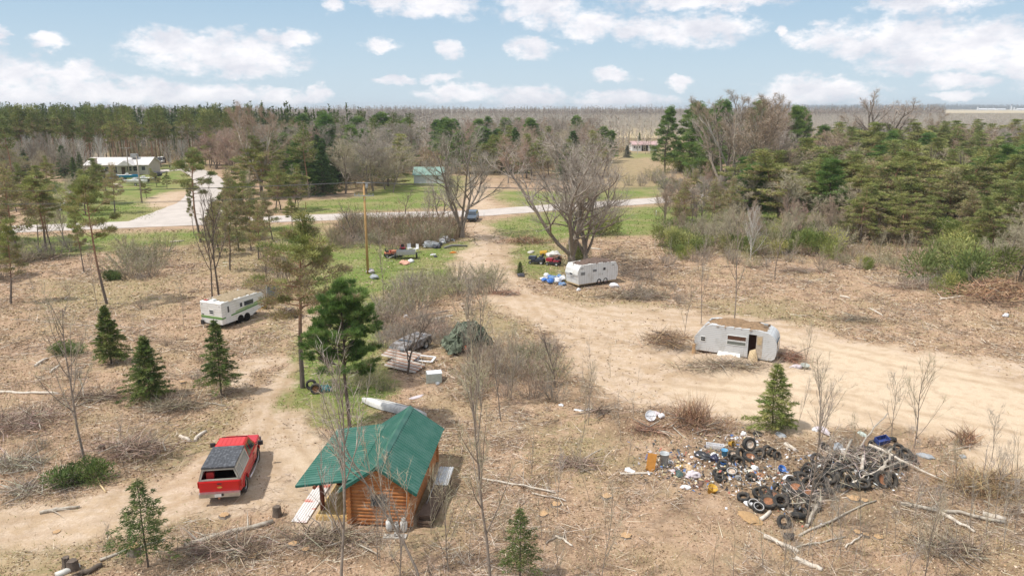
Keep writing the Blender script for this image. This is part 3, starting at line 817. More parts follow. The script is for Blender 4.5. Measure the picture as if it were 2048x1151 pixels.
conical('sp0', 201, 4.6, .07, .5, 1.45, 150, 150, .17, .045, 'spruce', name='young_spruce')
conical('sp1', 202, 4.4, .07, .25, 1.75, 150, 150, .17, .045, 'spruce', name='young_spruce')
conical('sp2', 207, 5.0, .065, .8, 1.5, 120, 120, .17, .042, 'spruce', name='young_spruce')
conical('sp3', 204, 4.0, .05, .8, 1.45, 75, 80, .16, .042, 'juniper', name='young_spruce')
conical('fir0', 208, 4.2, .06, .15, 1.6, 110, 100, .2, .05, 'fir', name='young_fir', droop=.1)
conical('blue0', 206, 5.5, .1, .1, 2.2, 120, 60, .28, .11, 'blue', name='blue_spruce')
clumpy('wp_near', 214, 9.4, .15, 3.7, 80, lambda f: (1.8 * (math.sin(min(1, f * .85 + .28) * math.pi) ** .6) + .3) * (1 + .3 * math.sin(f * 31)), lambda f: 12 + 38 * f, .24, 95, .27, .034, .4, 'white', .03, name='white_pine', sub=13, bark=bark_dark, lean=(.02, 0))
clumpy('sc_near', 211, 11.8, .17, 5.2, 44, lambda f: (2.3 * (math.sin(min(1, f * .85 + .3) * math.pi) ** .8) + .3), lambda f: 10 + 30 * f, .5, 130, .24, .05, .55, 'scots', lambda f: .85 if f < .55 else .25 * (1 - f), name='scots_pine', sub=4, dead=22, crook=.03)
clumpy('tallp', 212, 14, .19, 7.2, 26, lambda f: (2.4 * (math.sin(min(1, f * .9 + .2) * math.pi) ** .8) + .3), lambda f: 12 + 35 * f, .62, 120, .28, .07, .5, 'scots', lambda f: .3 * (1 - f), name='scots_pine', sub=4, dead=22, crook=.05)
clumpy('thin0', 213, 11, .14, 4.0, 28, lambda f: 1.5 * (1 - f * .5), lambda f: 12 + 35 * f, .5, 90, .26, .065, .6, 'scots', lambda f: .7 * (1 - f), name='thin_pine', sub=3, dead=26, crook=.04)
bushy('shrub0', 301, 2.4, 2.6, 34, 16, 'grey'); bushy('shrub1', 302, 2.0, 2.4, 30, 16, 'tan', green=.18); bushy('shrub2', 303, 1.8, 2.6, 34, 14, 'rust'); bushy('shrub3', 304, 2.8, 2.6, 34, 16, 'olive', green=.4)
mound_bush('jun0', 310, 1.0, 1.6, 2600, 'juniper', name='juniper_bush'); mound_bush('jun1', 311, 2.6, 3.6, 4200, 'scots', name='pine_bush', bl=.26, bw=.08)
mound_bush('jun2', 312, 3.4, 3.4, 4200, 'fir', name='green_bush', bl=.26, bw=.08)
def _top(me):
    a = np.empty(len(me.vertices) * 3, np.float32); me.vertices.foreach_get('co', a); return float(a[2::3].max())


PH.update({k: max(_top(c.data) for c in r.children) for k, r in PROTOS.items()})
NUSED = {}


def plant(key, x, y, h, label, cat='tree', group=None, rz=None, wide=1.0, seed=None, name=None, tilt=(0, 0)):
    rn = random.Random(seed if seed is not None else int(x * 131 + y * 977) & 0xffff)
    o = copy_tree(PROTOS[key]); s = h / PH[key]; o.location = (x, y, gz(x, y)); o.scale = (s * wide, s * wide, s)
    o.rotation_euler = (tilt[0], tilt[1], rn.random() * 6.28 if rz is None else rz)
    if name: o.name = name
    tag(o, label, cat, group); return o


def plantp(key, px, py, ptop, label, **k):
    p = gp(px, py); return plant(key, p.x, p.y, hh(px, py, ptop), label, **k)
# ---------------------------------------------------------------- vegetation that can be told apart
T_ = plantp
T_('wp_near', 700, 858, 545, 'dense bright green white pine standing just behind the log cabin', wide=.84, rz=.4)
T_('sc_near', 605, 777, 420, 'tall scots pine with brown inner needles beside the dirt track and two wheels', rz=2.2, wide=1.05)
T_('dark0', 438, 592, 352, 'dark bare tree with upright limbs behind the green striped camper', rz=1.0)
T_('dark0', 424, 594, 372, 'slimmer dark bare tree leaning against the tree behind the green striped camper', rz=3.4, wide=.8)
T_('tallp', 402, 485, 292, 'tall scots pine with a high tufted crown in front of the side road junction', rz=.3)
T_('tallp', 214, 607, 345, 'tall scots pine with orange trunk left of the side road, green crown over the yard', rz=1.5, wide=.85)
T_('thin0', 168, 545, 392, 'dark straight pine trunk just left of the orange trunked pine', rz=2.0, wide=.7)
T_('tallp', 92, 500, 345, 'broad crowned scots pine beside the road near the left edge', rz=2.9, wide=1.25)
T_('tallp', 104, 498, 372, 'shorter companion pine touching the broad crowned pine near the left edge', rz=.9, wide=1.0)
T_('thin0', 22, 608, 432, 'leaning reddish pine trunk at the far left edge with an orange ribbon', rz=.5, tilt=(0, .1))
T_('scots1', -12, 560, 425, 'green pine crown cut off by the left picture edge', rz=.5)
T_('brown0', 40, 520, 322, 'browning pine behind the leaning trunk at the left edge', rz=1.2)
T_('brown1', 478, 500, 335, 'yellow green topped pine in the clump right of the junction', rz=.2, wide=.9)
T_('scots2', 500, 462, 340, 'olive green pine beside the road right of the junction', rz=1.3)
T_('brown0', 545, 480, 378, 'brown needled pine in front of the road behind the tall scots pine', rz=2.3, wide=1.1)
T_('brown1', 517, 520, 400, 'thin browning pine just left of the tall scots pine', rz=3.3, wide=.9)
T_('brown0', 460, 540, 400, 'low rust brown pine left of the browning clump near the junction', rz=4.1)
T_('scots3', 585, 455, 392, 'small green pine top at the roadside right of the browning clump', rz=1.0)
T_('thin0', 388, 470, 360, 'thin bare trunk left of the high tufted pine at the junction', rz=2.5, wide=.5)
T_('sp0', 222, 724, 606, 'full young spruce, farthest left of the three young spruces in the clearing', cat='spruce tree', rz=.3)
T_('sp1', 300, 797, 672, 'wide young spruce, lowest in the picture of the three young spruces in the clearing', cat='spruce tree', rz=1.1)
T_('sp2', 443, 792, 640, 'narrow young spruce standing in front of the green striped camper', cat='spruce tree', rz=2.1)
T_('sp3', 297, 1132, 955, 'sparse young spruce in the lower left foreground beside the dirt drive', cat='spruce tree', rz=.6)
T_('fir0', 1545, 858, 725, 'yellow green young fir in front of the silver camper', cat='fir tree', rz=.6)
T_('sp1', 1040, 548, 522, 'tiny spruce seedling at the edge of the grass left of the dented white camper', cat='spruce tree', rz=1.6)
T_('sp3', 1040, 1160, 1010, 'wispy light green young spruce at the bottom edge right of the cabin', cat='spruce tree', rz=2.8, wide=.9)
T_('blue0', 1254, 315, 290, 'grey blue spruce on the lawn left of the far white house', cat='spruce tree', rz=.2, wide=1.2)
T_('cedar0', 1278, 292, 264, 'dark spruce behind the far white house', cat='spruce tree', rz=1.2)
T_('jun0', 142, 700, 676, 'low round juniper between the left sapling and the young spruce', cat='bush', wide=1.5)
T_('jun0', 166, 968, 922, 'low green juniper at the foot of the left foreground sapling', cat='bush', wide=1.1)
T_('jun0', 230, 557, 535, 'light green bush by the foot of the orange trunked pine', cat='bush')
# the two big old maples and their neighbours
T_('maple_a', 1143, 533, 240, 'huge spreading bare maple behind the dented white camper', rz=.6, wide=1.3)
T_('maple_b', 1172, 527, 250, 'second great bare maple growing from the same spot behind the dented white camper', rz=3.9, wide=.9, tilt=(0, .12))
T_('maple_b', 924, 474, 236, 'large bare maple at the entrance of the dirt drive beside the parked car', rz=5.1, wide=1.15)
T_('dead1', 878, 438, 345, 'broken old tree with a pale snapped limb left of the large maple by the road', rz=.4)
T_('dead1', 862, 436, 370, 'small forked dead tree just left of the broken old tree by the road', rz=2.4)
T_('dead0', 704, 482, 398, 'gnarled dark apple tree beside the yellow utility pole', rz=1.4)
T_('dead0', 812, 428, 372, 'gnarled small tree on the roadside in front of the white shed', rz=4.4)
T_('jun1', 1200, 470, 418, 'green cedar growing against the trunks of the huge maple', cat='bush', wide=.7)
T_('jun1', 1152, 520, 480, 'dark green bush at the foot of the huge maple', cat='bush', wide=.5)
# bare trees and saplings that stand alone
SAP = [('pole0', 172, 932, 545, 'tall bare sapling with a fan shaped top on the left', .3, 1.0, (0, -.03)),
       ('pole1', 684, 1190, 640, 'slender bare tree rising past the left corner of the cabin', 1.2, 1.0, (0, .05)),
       ('pole2', 845, 1175, 745, 'grey trunk leaning right in front of the cabin right wall', 2.6, 1.1, (.0, .34)),
       ('pole0', 985, 1190, 650, 'straight grey trunk rising through the clearing right of the cabin', 4.0, .9, (0, .05)),
       ('pole1', 800, 1185, 960, 'forked bare sapling in front of the propane tanks', .8, 1.3, (0, -.05)),
       ('fan0', 897, 1140, 905, 'thin bare sapling beside the stacked sheet metal by the cabin', 1.8, 1.0, (0, 0)),
       ('pole0', 952, 818, 545, 'tall grey trunk, leftmost of the cluster in the middle of the clearing', 2.2, .9, (0, -.06)),
       ('pole1', 962, 812, 520, 'taller twin trunk in the middle cluster leaning right', 3.2, .9, (0, .06)),
       ('pole2', 1002, 842, 600, 'thin bare sapling right of the middle cluster', 4.2, .9, (0, .03)),
       ('pole1', 935, 758, 560, 'thin bare tree in front of the tarp covered vehicle', 5.2, .8, (0, -.02)),
       ('fan0', 1022, 800, 655, 'small branching sapling at the edge of the sandy drive', .2, 1.2, (0, .1)),
       ('dead0', 1110, 775, 640, 'crooked bare sapling leaning over the sandy drive', 1.7, .6, (0, .22)),
       ('pole0', 1468, 652, 395, 'tall thin trunk directly behind the silver camper', 2.7, .8, (0, .02)),
       ('pole1', 1402, 648, 440, 'thin crooked trunk behind the left end of the silver camper', 3.7, .7, (0, 0)),
       ('pole2', 1368, 690, 545, 'thin wavy sapling left of the silver camper', 4.7, .7, (0, .03)),
       ('fan0', 1608, 745, 640, 'small bare sapling right of the silver camper', 5.7, 1.0, (0, .05)),
       ('pole1', 1592, 862, 742, 'dark leaning sapling touching the yellow green fir', .5, .6, (0, .25)),
       ('fan0', 1640, 905, 700, 'fan shaped bare sapling between the fir and the tyre dump', 1.5, 1.1, (0, .12)),
       ('fan1', 1783, 872, 722, 'bare sapling with a bent stem, left of the pair beyond the tyre dump', 2.5, 1.0, (0, .05)),
       ('fan0', 1828, 897, 690, 'straight bare sapling, right of the pair beyond the tyre dump', 3.5, 1.0, (0, .06)),
       ('pole1', 1612, 1052, 700, 'pale slim tree growing out of the front of the tyre dump', 4.5, .9, (0, .10)),
       ('fan1', 1808, 988, 845, 'thin sapling at the right end of the tyre dump', 5.5, .8, (0, .08)),
       ('fan0', 1905, 1010, 870, 'thin leafless sapling right of the fallen white trunks', 1.0, .8, (0, .06)),
       ('fan1', 1990, 1040, 870, 'bare sapling near the right edge of the clearing', 2.0, .8, (0, .1)),
       ('fan1', 1665, 1085, 940, 'bare sapling below the tyre dump', 3.0, .7, (0, .1)),
       ('fan0', 1850, 1150, 950, 'bare sapling at the bottom right, leaning right', 4.0, .9, (0, .22)),
       ('fan1', 1560, 1190, 985, 'bare sapling at the bottom edge under the tyre dump', 5.0, .8, (0, .16)),
       ('fan0', 1200, 1180, 960, 'dark bare sapling at the bottom edge left of centre right', .7, .8, (0, .2)),
       ('fan1', 1115, 1030, 890, 'leaning thin sapling in the lower middle clearing', 1.7, .9, (0, .3)),
       ('fan0', 1118, 1170, 1040, 'small bare sapling on the bottom edge beside the wispy spruce', 2.7, .9, (0, .05)),
       ('pole0', 768, 590, 440, 'thin bare tree right of the foot of the yellow utility pole', 3.7, .8, (0, .02)),
       ('pole1', 790, 780, 640, 'bare pole sapling beside the rusty roofing sheets', 4.7, .6, (0, -.02)),
       ('dead0', 815, 748, 600, 'crooked dark tree growing over the grey junk car', 5.7, .9, (0, .05)),
       ('fan0', 1700, 955, 830, 'small sapling amid the tyres', .4, .7, (0, 0)),
       ('pole2', 368, 655, 545, 'thin leafless sapling left of the green striped camper', 1.4, .6, (0, -.05)),
       ('fan0', 70, 600, 545, 'thin sapling on the slope at the left', 2.4, .8, (0, 0)),
       ('pole1', 195, 615, 470, 'thin grey sapling standing left of the orange trunked pine foot', 3.4, .7, (0, -.02)),
       ('pole2', 1550, 560, 405, 'pale two stemmed bare tree at the edge of the right woods', 4.4, 1.2, (0, .05)),
       ('birch0', 1500, 520, 400, 'pale branched bare tree beside the right roadside pole', 5.4, .8, (0, 0)),
       ('fan1', 245, 900, 815, 'reddish thin sapling left of the pickup', .9, .9, (0, 0)),
       ('fan1', 215, 1130, 1040, 'thin pale sapling left of the sparse foreground spruce', 1.9, .8, (0, .1)),
       ('pole2', 1180, 1000, 860, 'thin leafless sapling in the clearing left of the buckets', 2.9, .5, (0, .22))]
for i, (k, px, py, pt, lab, rz, wd, tl) in enumerate(SAP): T_(k, px, py, pt, lab, cat='sapling' if k[0] != 'd' else 'tree', rz=rz, wide=wd, tilt=tl)
# tall trees against the sky
T_('tall0', 524, 395, 196, 'tallest bare tree on the left half, its top against the clouds', rz=.3, wide=1.0)
T_('tall0', 1468, 405, 172, 'great bare tree with reddish buds rising above the right hand pine grove', rz=1.2, wide=1.1)
T_('maple_c', 1440, 398, 186, 'bare reddish tree left of the great bare tree in the right grove', rz=3.3, wide=1.0)
T_('decid1', 1520, 410, 180, 'bare tree right of the great bare tree in the right grove', rz=4.8, wide=1.3)
T_('maple_c', 1752, 330, 172, 'lone tall bare tree standing against the sky on the right', rz=2.0, wide=1.5)
T_('decid1', 1690, 330, 222, 'reddish bare tree left below the lone tall tree on the right', rz=.5, wide=1.4)
T_('decid1', 1868, 320, 218, 'reddish bare tree right of the lone tall tree on the right', rz=2.5, wide=1.2)
T_('white0', 1330, 345, 208, 'dark white pine, first of the pair right of the far white house', rz=.4, wide=.9)
T_('white1', 1380, 345, 198, 'dark white pine, second of the pair right of the far white house', rz=1.4, wide=1.0)
T_('white0', 1590, 345, 206, 'dense pine at the right end of the tall grove', rz=2.4, wide=.8)
T_('decid2', 1715, 420, 330, 'bare dead grey tree hanging in the middle of the right woods', rz=.4, name='dead_tree')
T_('birch0', 342, 335, 268, 'white barked bare tree behind the parked van, left of two', rz=.4, wide=1.2)
T_('birch0', 372, 335, 272, 'white barked bare tree behind the parked van, right of two', rz=1.9)
T_('birch0', 208, 335, 262, 'white barked bare tree behind the beige house', rz=1.1)

WPTS = []


def fill(poly, n, kinds, label, group, cat='tree', dmin=2.0, seed=1, avoid=(), wide=(.85, 1.2)):
    rn = random.Random(seed); W = poly_w(poly) if not isinstance(poly, np.ndarray) else poly
    x0, y0 = W.min(0); x1, y1 = W.max(0); pts = []; tries = 0
    while len(pts) < n and tries < n * 90:
        tries += 1; x = rn.uniform(x0, x1); y = rn.uniform(y0, y1)
        if sdist(np.array([x]), np.array([y]), W)[0] < 0: continue
        if any((x - a) ** 2 + (y - b) ** 2 < dmin ** 2 for a, b in pts): continue
        if float(min(ribbon_dist(x, y, ROADC), ribbon_dist(x, y, SIDEC))) < 7.5: continue
        pts.append((x, y)); k, lo, hi = rn.choice(kinds)
        plant(k, x, y, rn.uniform(lo, hi), label, cat=cat, group=group, rz=rn.random() * 6.28, wide=rn.uniform(*wide))
    WPTS.extend(pts); return pts


def wpoly(*p): return np.array(p, float)


# dense red pine plantation beyond the ranch house (far left)
fill(wpoly((-190, 214), (-92, 219), (-86, 236), (-215, 236)), 70, [('red0', 17.5, 19.5), ('red1', 17.5, 19.5), ('red2', 17, 19)], 'tall red pine in the dense plantation along the left skyline', 'red pines of the left plantation', dmin=2.4, seed=3)
fill(wpoly((-215, 236), (-82, 236), (-80, 262), (-235, 262)), 45, [('red0', 18, 20), ('red1', 18, 20), ('red2', 18, 20)], 'tall red pine in the dense plantation along the left skyline', 'red pines of the left plantation', dmin=3, seed=4)
fill(wpoly((-175, 150), (-112, 168), (-124, 186), (-150, 206), (-215, 200), (-190, 165)), 40, [('red0', 16, 18), ('scots0', 14, 17), ('red2', 16, 18.5), ('brown0', 12, 15)], 'tall mixed pine left of the ranch house near the left edge', 'tall pines left of the ranch house', dmin=3, seed=5, wide=(1.1, 1.5))
fill(wpoly((-150, 200), (-100, 207), (-100, 213), (-150, 213)), 14, [('decid0', 8, 12), ('birch0', 9, 12), ('cedar0', 5, 8)], 'bare or scrubby tree at the foot of the plantation behind the ranch house', 'scrub trees behind the ranch house', dmin=3, seed=6, wide=(.8, 1.1))
fill([(400, 330), (470, 322), (470, 380), (425, 380)], 12, [('decid1', 10, 13), ('decid0', 11, 14), ('scots1', 10, 13)], 'tree in the mixed belt between the plantation and the tallest bare tree', 'mixed trees right of the plantation', dmin=3.2, seed=7, wide=(1.1, 1.5))
fill([(440, 402), (620, 396), (640, 360), (600, 330), (455, 340)], 30, [('decid1', 12, 16), ('decid0', 12, 15), ('decid2', 10, 14), ('scots2', 11, 14), ('red1', 13, 16)], 'tree in the mixed woods beyond the road around the tallest bare tree', 'mixed woods beyond the road, left of centre', dmin=3.4, seed=8, wide=(1.2, 1.7))
fill([(560, 398), (665, 394), (690, 372), (640, 350), (580, 362)], 16, [('cedar0', 9, 14), ('cedar1', 9, 14), ('white1', 11, 14)], 'dark green spruce in the thick clump beyond the road left of the white shed', 'dark spruces left of the white shed', cat='spruce tree', dmin=3, seed=9, wide=(1.1, 1.4))
fill([(600, 345), (830, 345), (830, 318), (590, 318)], 34, [('white0', 15, 18), ('white1', 14, 17.5), ('red1', 15, 17), ('decid0', 12, 15)], 'tall dark pine in the woods behind the white shed', 'tall pines behind the white shed', dmin=4.2, seed=10, wide=(1.1, 1.6))
fill([(680, 392), (800, 385), (800, 350), (700, 350)], 16, [('decid2', 11, 15), ('decid0', 10, 14), ('scots0', 11, 14), ('white1', 12, 15)], 'tree beyond the road between the dark spruces and the white shed', 'trees left of the white shed', dmin=3.5, seed=11, wide=(1.2, 1.7))
fill([(900, 348), (1010, 372), (1230, 364), (1220, 320), (900, 318)], 50, [('decid0', 10, 14), ('decid1', 11, 14), ('scots1', 9, 13), ('cedar1', 8, 13), ('white0', 10, 14), ('decid2', 9, 13)], 'tree in the mixed woods beyond the road behind the two big maples', 'mixed woods behind the two big maples', dmin=4, seed=12, wide=(1.1, 1.6))
fill([(880, 318), (1230, 318), (1215, 290), (860, 290)], 50, [('decid0', 12, 16), ('decid1', 12, 15), ('decid2', 11, 14), ('white0', 13, 15)], 'bare tree in the distant woods behind the two big maples', 'distant woods behind the two big maples', dmin=6, seed=13, wide=(1.1, 1.5))
fill([(1250, 372), (1330, 352), (1345, 376), (1260, 380)], 9, [('shrub3', 3, 4.5), ('jun1', 2.5, 4), ('shrub0', 3, 4)], 'shrub beyond the road below the far white house', 'shrubs below the far white house', cat='shrub', dmin=2.5, seed=14)
fill([(1330, 318), (1420, 330), (1420, 372), (1345, 350)], 9, [('jun2', 4, 6), ('jun1', 4, 6), ('shrub0', 4, 5)], 'bush at the foot of the tall pine pair', 'bushes under the tall pine pair', cat='bush', dmin=3.2, seed=15)
fill([(1390, 360), (1600, 352), (1600, 325), (1400, 325)], 24, [('white0', 16, 21), ('white1', 17, 21), ('decid1', 15, 18), ('decid0', 14, 18)], 'tree in the tall grove on the right of the far white house', 'tall grove right of the far white house', dmin=4.2, seed=16, wide=(1.1, 1.4))
# the scots pine woods that close the right side
fill([(1450, 452), (1620, 466), (1760, 462), (2048, 470), (2250, 450), (2250, 372), (2048, 372), (1640, 366), (1480, 380)], 112, [('scots0', 8, 12.5), ('scots1', 9, 12.5), ('scots2', 8, 12), ('scots3', 9, 12.5), ('brown1', 8, 11), ('brown0', 7, 11), ('scots0', 9, 13), ('scots2', 9, 13), ('decid2', 8, 12), ('dark0', 9, 12), ('white1', 9, 12)], 'scots pine in the thick woods along the right side', 'scots pines of the right woods', dmin=3.4, seed=17, wide=(1.25, 1.9))
fill([(1640, 370), (1900, 368), (2300, 360), (2300, 325), (1900, 322), (1640, 335)], 80, [('scots0', 11, 14.5), ('scots1', 11, 14.5), ('scots2', 10, 14), ('white1', 11, 14), ('scots0', 12, 15), ('scots3', 12, 15), ('scots1', 12, 15), ('decid0', 11, 14), ('decid1', 11, 14)], 'scots pine in the rear rows of the woods along the right side', 'scots pines in the rear rows of the right woods', dmin=4.2, seed=18, wide=(1.3, 1.9))
fill([(1700, 500), (1860, 520), (2048, 585), (2250, 600), (2250, 450), (1700, 462)], 30, [('scots0', 6.5, 9.5), ('scots1', 6.5, 9.5), ('scots3', 6, 9), ('brown0', 6, 8.5), ('decid2', 6, 8), ('jun2', 3, 4)], 'lower pine on the front edge of the right woods', 'front edge pines of the right woods', dmin=2.8, seed=19, wide=(1.2, 1.7))
fill([(1320, 470), (1470, 470), (1500, 428), (1440, 405), (1330, 420)], 28, [('decid0', 6, 9), ('decid1', 6, 9), ('brown1', 6, 9), ('dead1', 5, 7), ('dark0', 6, 9)], 'bare or browning tree in the strip between the road bend and the right woods', 'bare trees by the road bend', dmin=2.4, seed=20, wide=(.9, 1.3))
fill([(1310, 500), (1540, 512), (1700, 500), (1700, 462), (1330, 462)], 34, [('jun2', 2.5, 4), ('shrub3', 2.5, 3.5), ('shrub1', 2.5, 3.5), ('jun1', 2.5, 3.6)], 'green tinged bush along the front of the right woods', 'bushes along the right woods', cat='bush', dmin=2.6, seed=21)
T_('jun2', 1628, 512, 448, 'rounded bright green bush standing before the dark right woods', cat='bush', wide=.9)
T_('jun2', 1905, 590, 530, 'large bright green bush at the right woods edge', cat='bush', wide=.62)
T_('jun1', 1940, 560, 470, 'yellow green pine bush behind the large bush at the right woods edge', cat='bush', wide=.9)
T_('scots1', 1850, 470, 392, 'light green pine, left of the two light crowned pines on the woods edge', wide=1.2)
T_('scots3', 1985, 520, 388, 'light green pine, right of the two light crowned pines on the woods edge', wide=1.2)
fill([(430, 520), (640, 500), (625, 462), (560, 470), (430, 475)], 7, [('scots1', 6, 9), ('brown1', 6.5, 9), ('brown0', 6, 8.5), ('shrub3', 2.5, 3.5)], 'brownish pine in the dense clump between the striped camper and the road', 'pine clump right of the junction', dmin=2.2, seed=50)
fill([(445, 458), (610, 448), (600, 412), (455, 425)], 7, [('scots2', 7, 10), ('brown1', 7, 10), ('decid2', 7, 9)], 'pine at the roadside just right of the junction', 'roadside pines right of the junction', dmin=3, seed=51)
fill([(-100, 500), (150, 490), (150, 475), (-100, 478)], 9, [('scots1', 6, 9), ('brown0', 6, 9), ('decid2', 5, 8)], 'roadside pine on the near side of the road at the left edge', 'roadside pines at the left edge', dmin=3.5, seed=52)
fill([(-60, 440), (230, 428), (240, 402), (-60, 405)], 13, [('scots1', 6, 9), ('decid2', 6, 9), ('brown1', 7, 10), ('scots3', 6, 9)], 'tree on the far side of the road before the left yard', 'trees across the road at the left yard', dmin=4, seed=53)
fill([(-100, 372), (160, 366), (160, 345), (-100, 348)], 16, [('scots1', 9, 12), ('decid2', 8, 11), ('cedar0', 6, 10), ('decid0', 9, 12)], 'mid height tree below the tall pines at the left edge', 'mid height trees at the left edge', dmin=4, seed=54, wide=(1.0, 1.4))
fill([(1310, 530), (1560, 540), (1800, 560), (1960, 600), (1960, 540), (1700, 500), (1310, 500)], 40, [('shrub0', 1.6, 2.6), ('shrub2', 1.5, 2.4), ('shrub3', 1.5, 2.6), ('jun2', 1.5, 2.4), ('fan0', 3, 5)], 'brown or greenish brush in the belt before the right woods', 'brush belt before the right woods', cat='shrub', dmin=1.9, seed=60)
fill([(1320, 500), (1700, 505), (1700, 470), (1330, 470)], 34, [('shrub0', 2.5, 3.8), ('shrub3', 2.5, 3.8), ('decid2', 4, 6.5), ('decid1', 4, 7)], 'tall brush at the foot of the right woods', 'tall brush of the right woods', cat='shrub', dmin=2.2, seed=61)
# thickets
fill([(655, 495), (700, 452), (900, 455), (925, 478), (870, 496), (760, 502)], 34, [('shrub0', 2, 3), ('shrub1', 2, 3), ('shrub2', 2, 2.8), ('shrub3', 2, 3)], 'bare shrub in the brush thicket between the pole and the large roadside maple', 'shrubs of the roadside thicket', cat='shrub', dmin=1.7, seed=22)
fill([(235, 560), (330, 552), (330, 500), (250, 490)], 11, [('shrub0', 2.5, 3.6), ('shrub3', 2.2, 3.4), ('shrub1', 2.2, 3.2)], 'tall bare shrub in the thicket left of the junction', 'shrubs of the left thicket', cat='shrub', dmin=1.6, seed=23)
fill([(755, 655), (880, 600), (990, 590), (1000, 560), (880, 560), (780, 590)], 34, [('shrub0', 1.8, 2.8), ('shrub1', 1.8, 2.8), ('shrub3', 1.8, 2.8)], 'bare shrub between the white pine and the sandy drive', 'shrubs beside the sandy drive', cat='shrub', dmin=1.6, seed=24)
fill([(760, 700), (900, 690), (900, 650), (760, 620)], 22, [('shrub0', 1.4, 2), ('shrub2', 1.4, 2)], 'bare shrub growing around the junk car and the tarp covered vehicle', 'shrubs around the junk vehicles', cat='shrub', dmin=1.4, seed=25)
fill([(930, 800), (1110, 800), (1110, 700), (960, 700)], 34, [('shrub2', 1.0, 1.8), ('shrub0', 1.2, 1.8), ('shrub1', 1.2, 1.8)], 'rust brown brush clump in the middle of the clearing', 'brush clumps in the middle clearing', cat='shrub', dmin=1.1, seed=26)
fill([(0, 480), (160, 480), (160, 500), (0, 560)], 12, [('shrub0', 1.8, 3), ('shrub1', 1.8, 3), ('dead0', 3.5, 5)], 'bare shrub under the roadside pines at the left edge', 'shrubs under the left roadside pines', cat='shrub', dmin=2, seed=27)
fill([(520, 610), (620, 590), (600, 540), (520, 540)], 12, [('shrub0', 1.6, 2.6), ('shrub2', 1.6, 2.4), ('dark0', 4, 6)], 'bare brush right of the green striped camper', 'brush right of the green striped camper', cat='shrub', dmin=1.6, seed=28)
fill([(1240, 600), (1380, 612), (1330, 560), (1250, 550)], 14, [('shrub0', .9, 1.5), ('shrub2', .8, 1.4)], 'low grey brush right of the dented white camper', 'low brush right of the dented white camper', cat='shrub', dmin=1.2, seed=29)
fill([(1300, 505), (1900, 540), (2000, 600), (1900, 595), (1700, 540), (1300, 530)], 30, [('shrub0', 1, 1.9), ('shrub1', 1, 1.9), ('whip0', 2, 3.4), ('whip1', 2, 3.4)], 'low scrub on the cleared ground before the right woods', 'scrub before the right woods', cat='shrub', dmin=1.8, seed=30)
fill([(1400, 1140), (1700, 1010), (2048, 900), (2048, 1151), (1400, 1180)], 46, [('whip0', 1.6, 3.2), ('whip1', 1.6, 3.0), ('fan1', 2, 3.4)], 'thin leafless whip in the lower right corner', 'leafless whips in the lower right', cat='sapling', dmin=.8, seed=31, wide=(.8, 1.3))
fill([(740, 1160), (960, 1160), (930, 1060), (860, 1040), (760, 1075)], 4, [('whip0', 1.8, 3.2), ('fan1', 2.5, 4), ('whip1', 1.8, 3.0)], 'thin leafless whip in front of the cabin', 'leafless whips in front of the cabin', cat='sapling', dmin=.5, seed=32)
fill([(900, 1100), (1300, 1160), (1300, 760), (960, 700)], 26, [('whip0', 1.5, 3), ('whip1', 1.5, 3), ('fan0', 3, 4.5)], 'thin leafless whip in the middle clearing', 'leafless whips in the middle clearing', cat='sapling', dmin=1.2, seed=33)
fill([(640, 870), (780, 870), (770, 760), (650, 760)], 7, [('whip0', 2, 3.2), ('shrub3', 1, 1.6), ('whip1', 2, 3)], 'thin yellowish whip around the foot of the white pine', 'whips under the white pine', cat='sapling', dmin=.8, seed=34)
fill([(0, 520), (420, 520), (420, 760), (0, 800)], 20, [('whip0', 1.2, 2.4), ('shrub2', .7, 1.2), ('shrub0', .7, 1.2), ('whip1', 1.2, 2.4)], 'small scrub on the cut ground at the left', 'scrub on the left cut ground', cat='shrub', dmin=2.2, seed=35)
fill([(0, 900), (330, 870), (330, 940), (0, 1000)], 8, [('shrub0', .6, 1.1), ('shrub2', .6, 1.0)], 'low twiggy brush clump in the left foreground', 'brush clumps in the left foreground', cat='shrub', dmin=1.4, seed=36)
fill([(280, 400), (400, 395), (395, 380), (300, 370)], 3, [('scots1', 3.5, 4.5)], 'small round pine in the yard beside the junction', 'small pines in the yard', dmin=4, seed=37)
fill([(40, 420), (230, 400), (230, 372), (40, 380)], 4, [('decid2', 5, 8), ('scots2', 6, 8), ('jun1', 3, 4), ('brown1', 6, 9)], 'tree in the far yard left of the ranch house drive', 'trees in the left yard', dmin=5, seed=38)

# ---------------------------------------------------------------- far woods that read as one mass


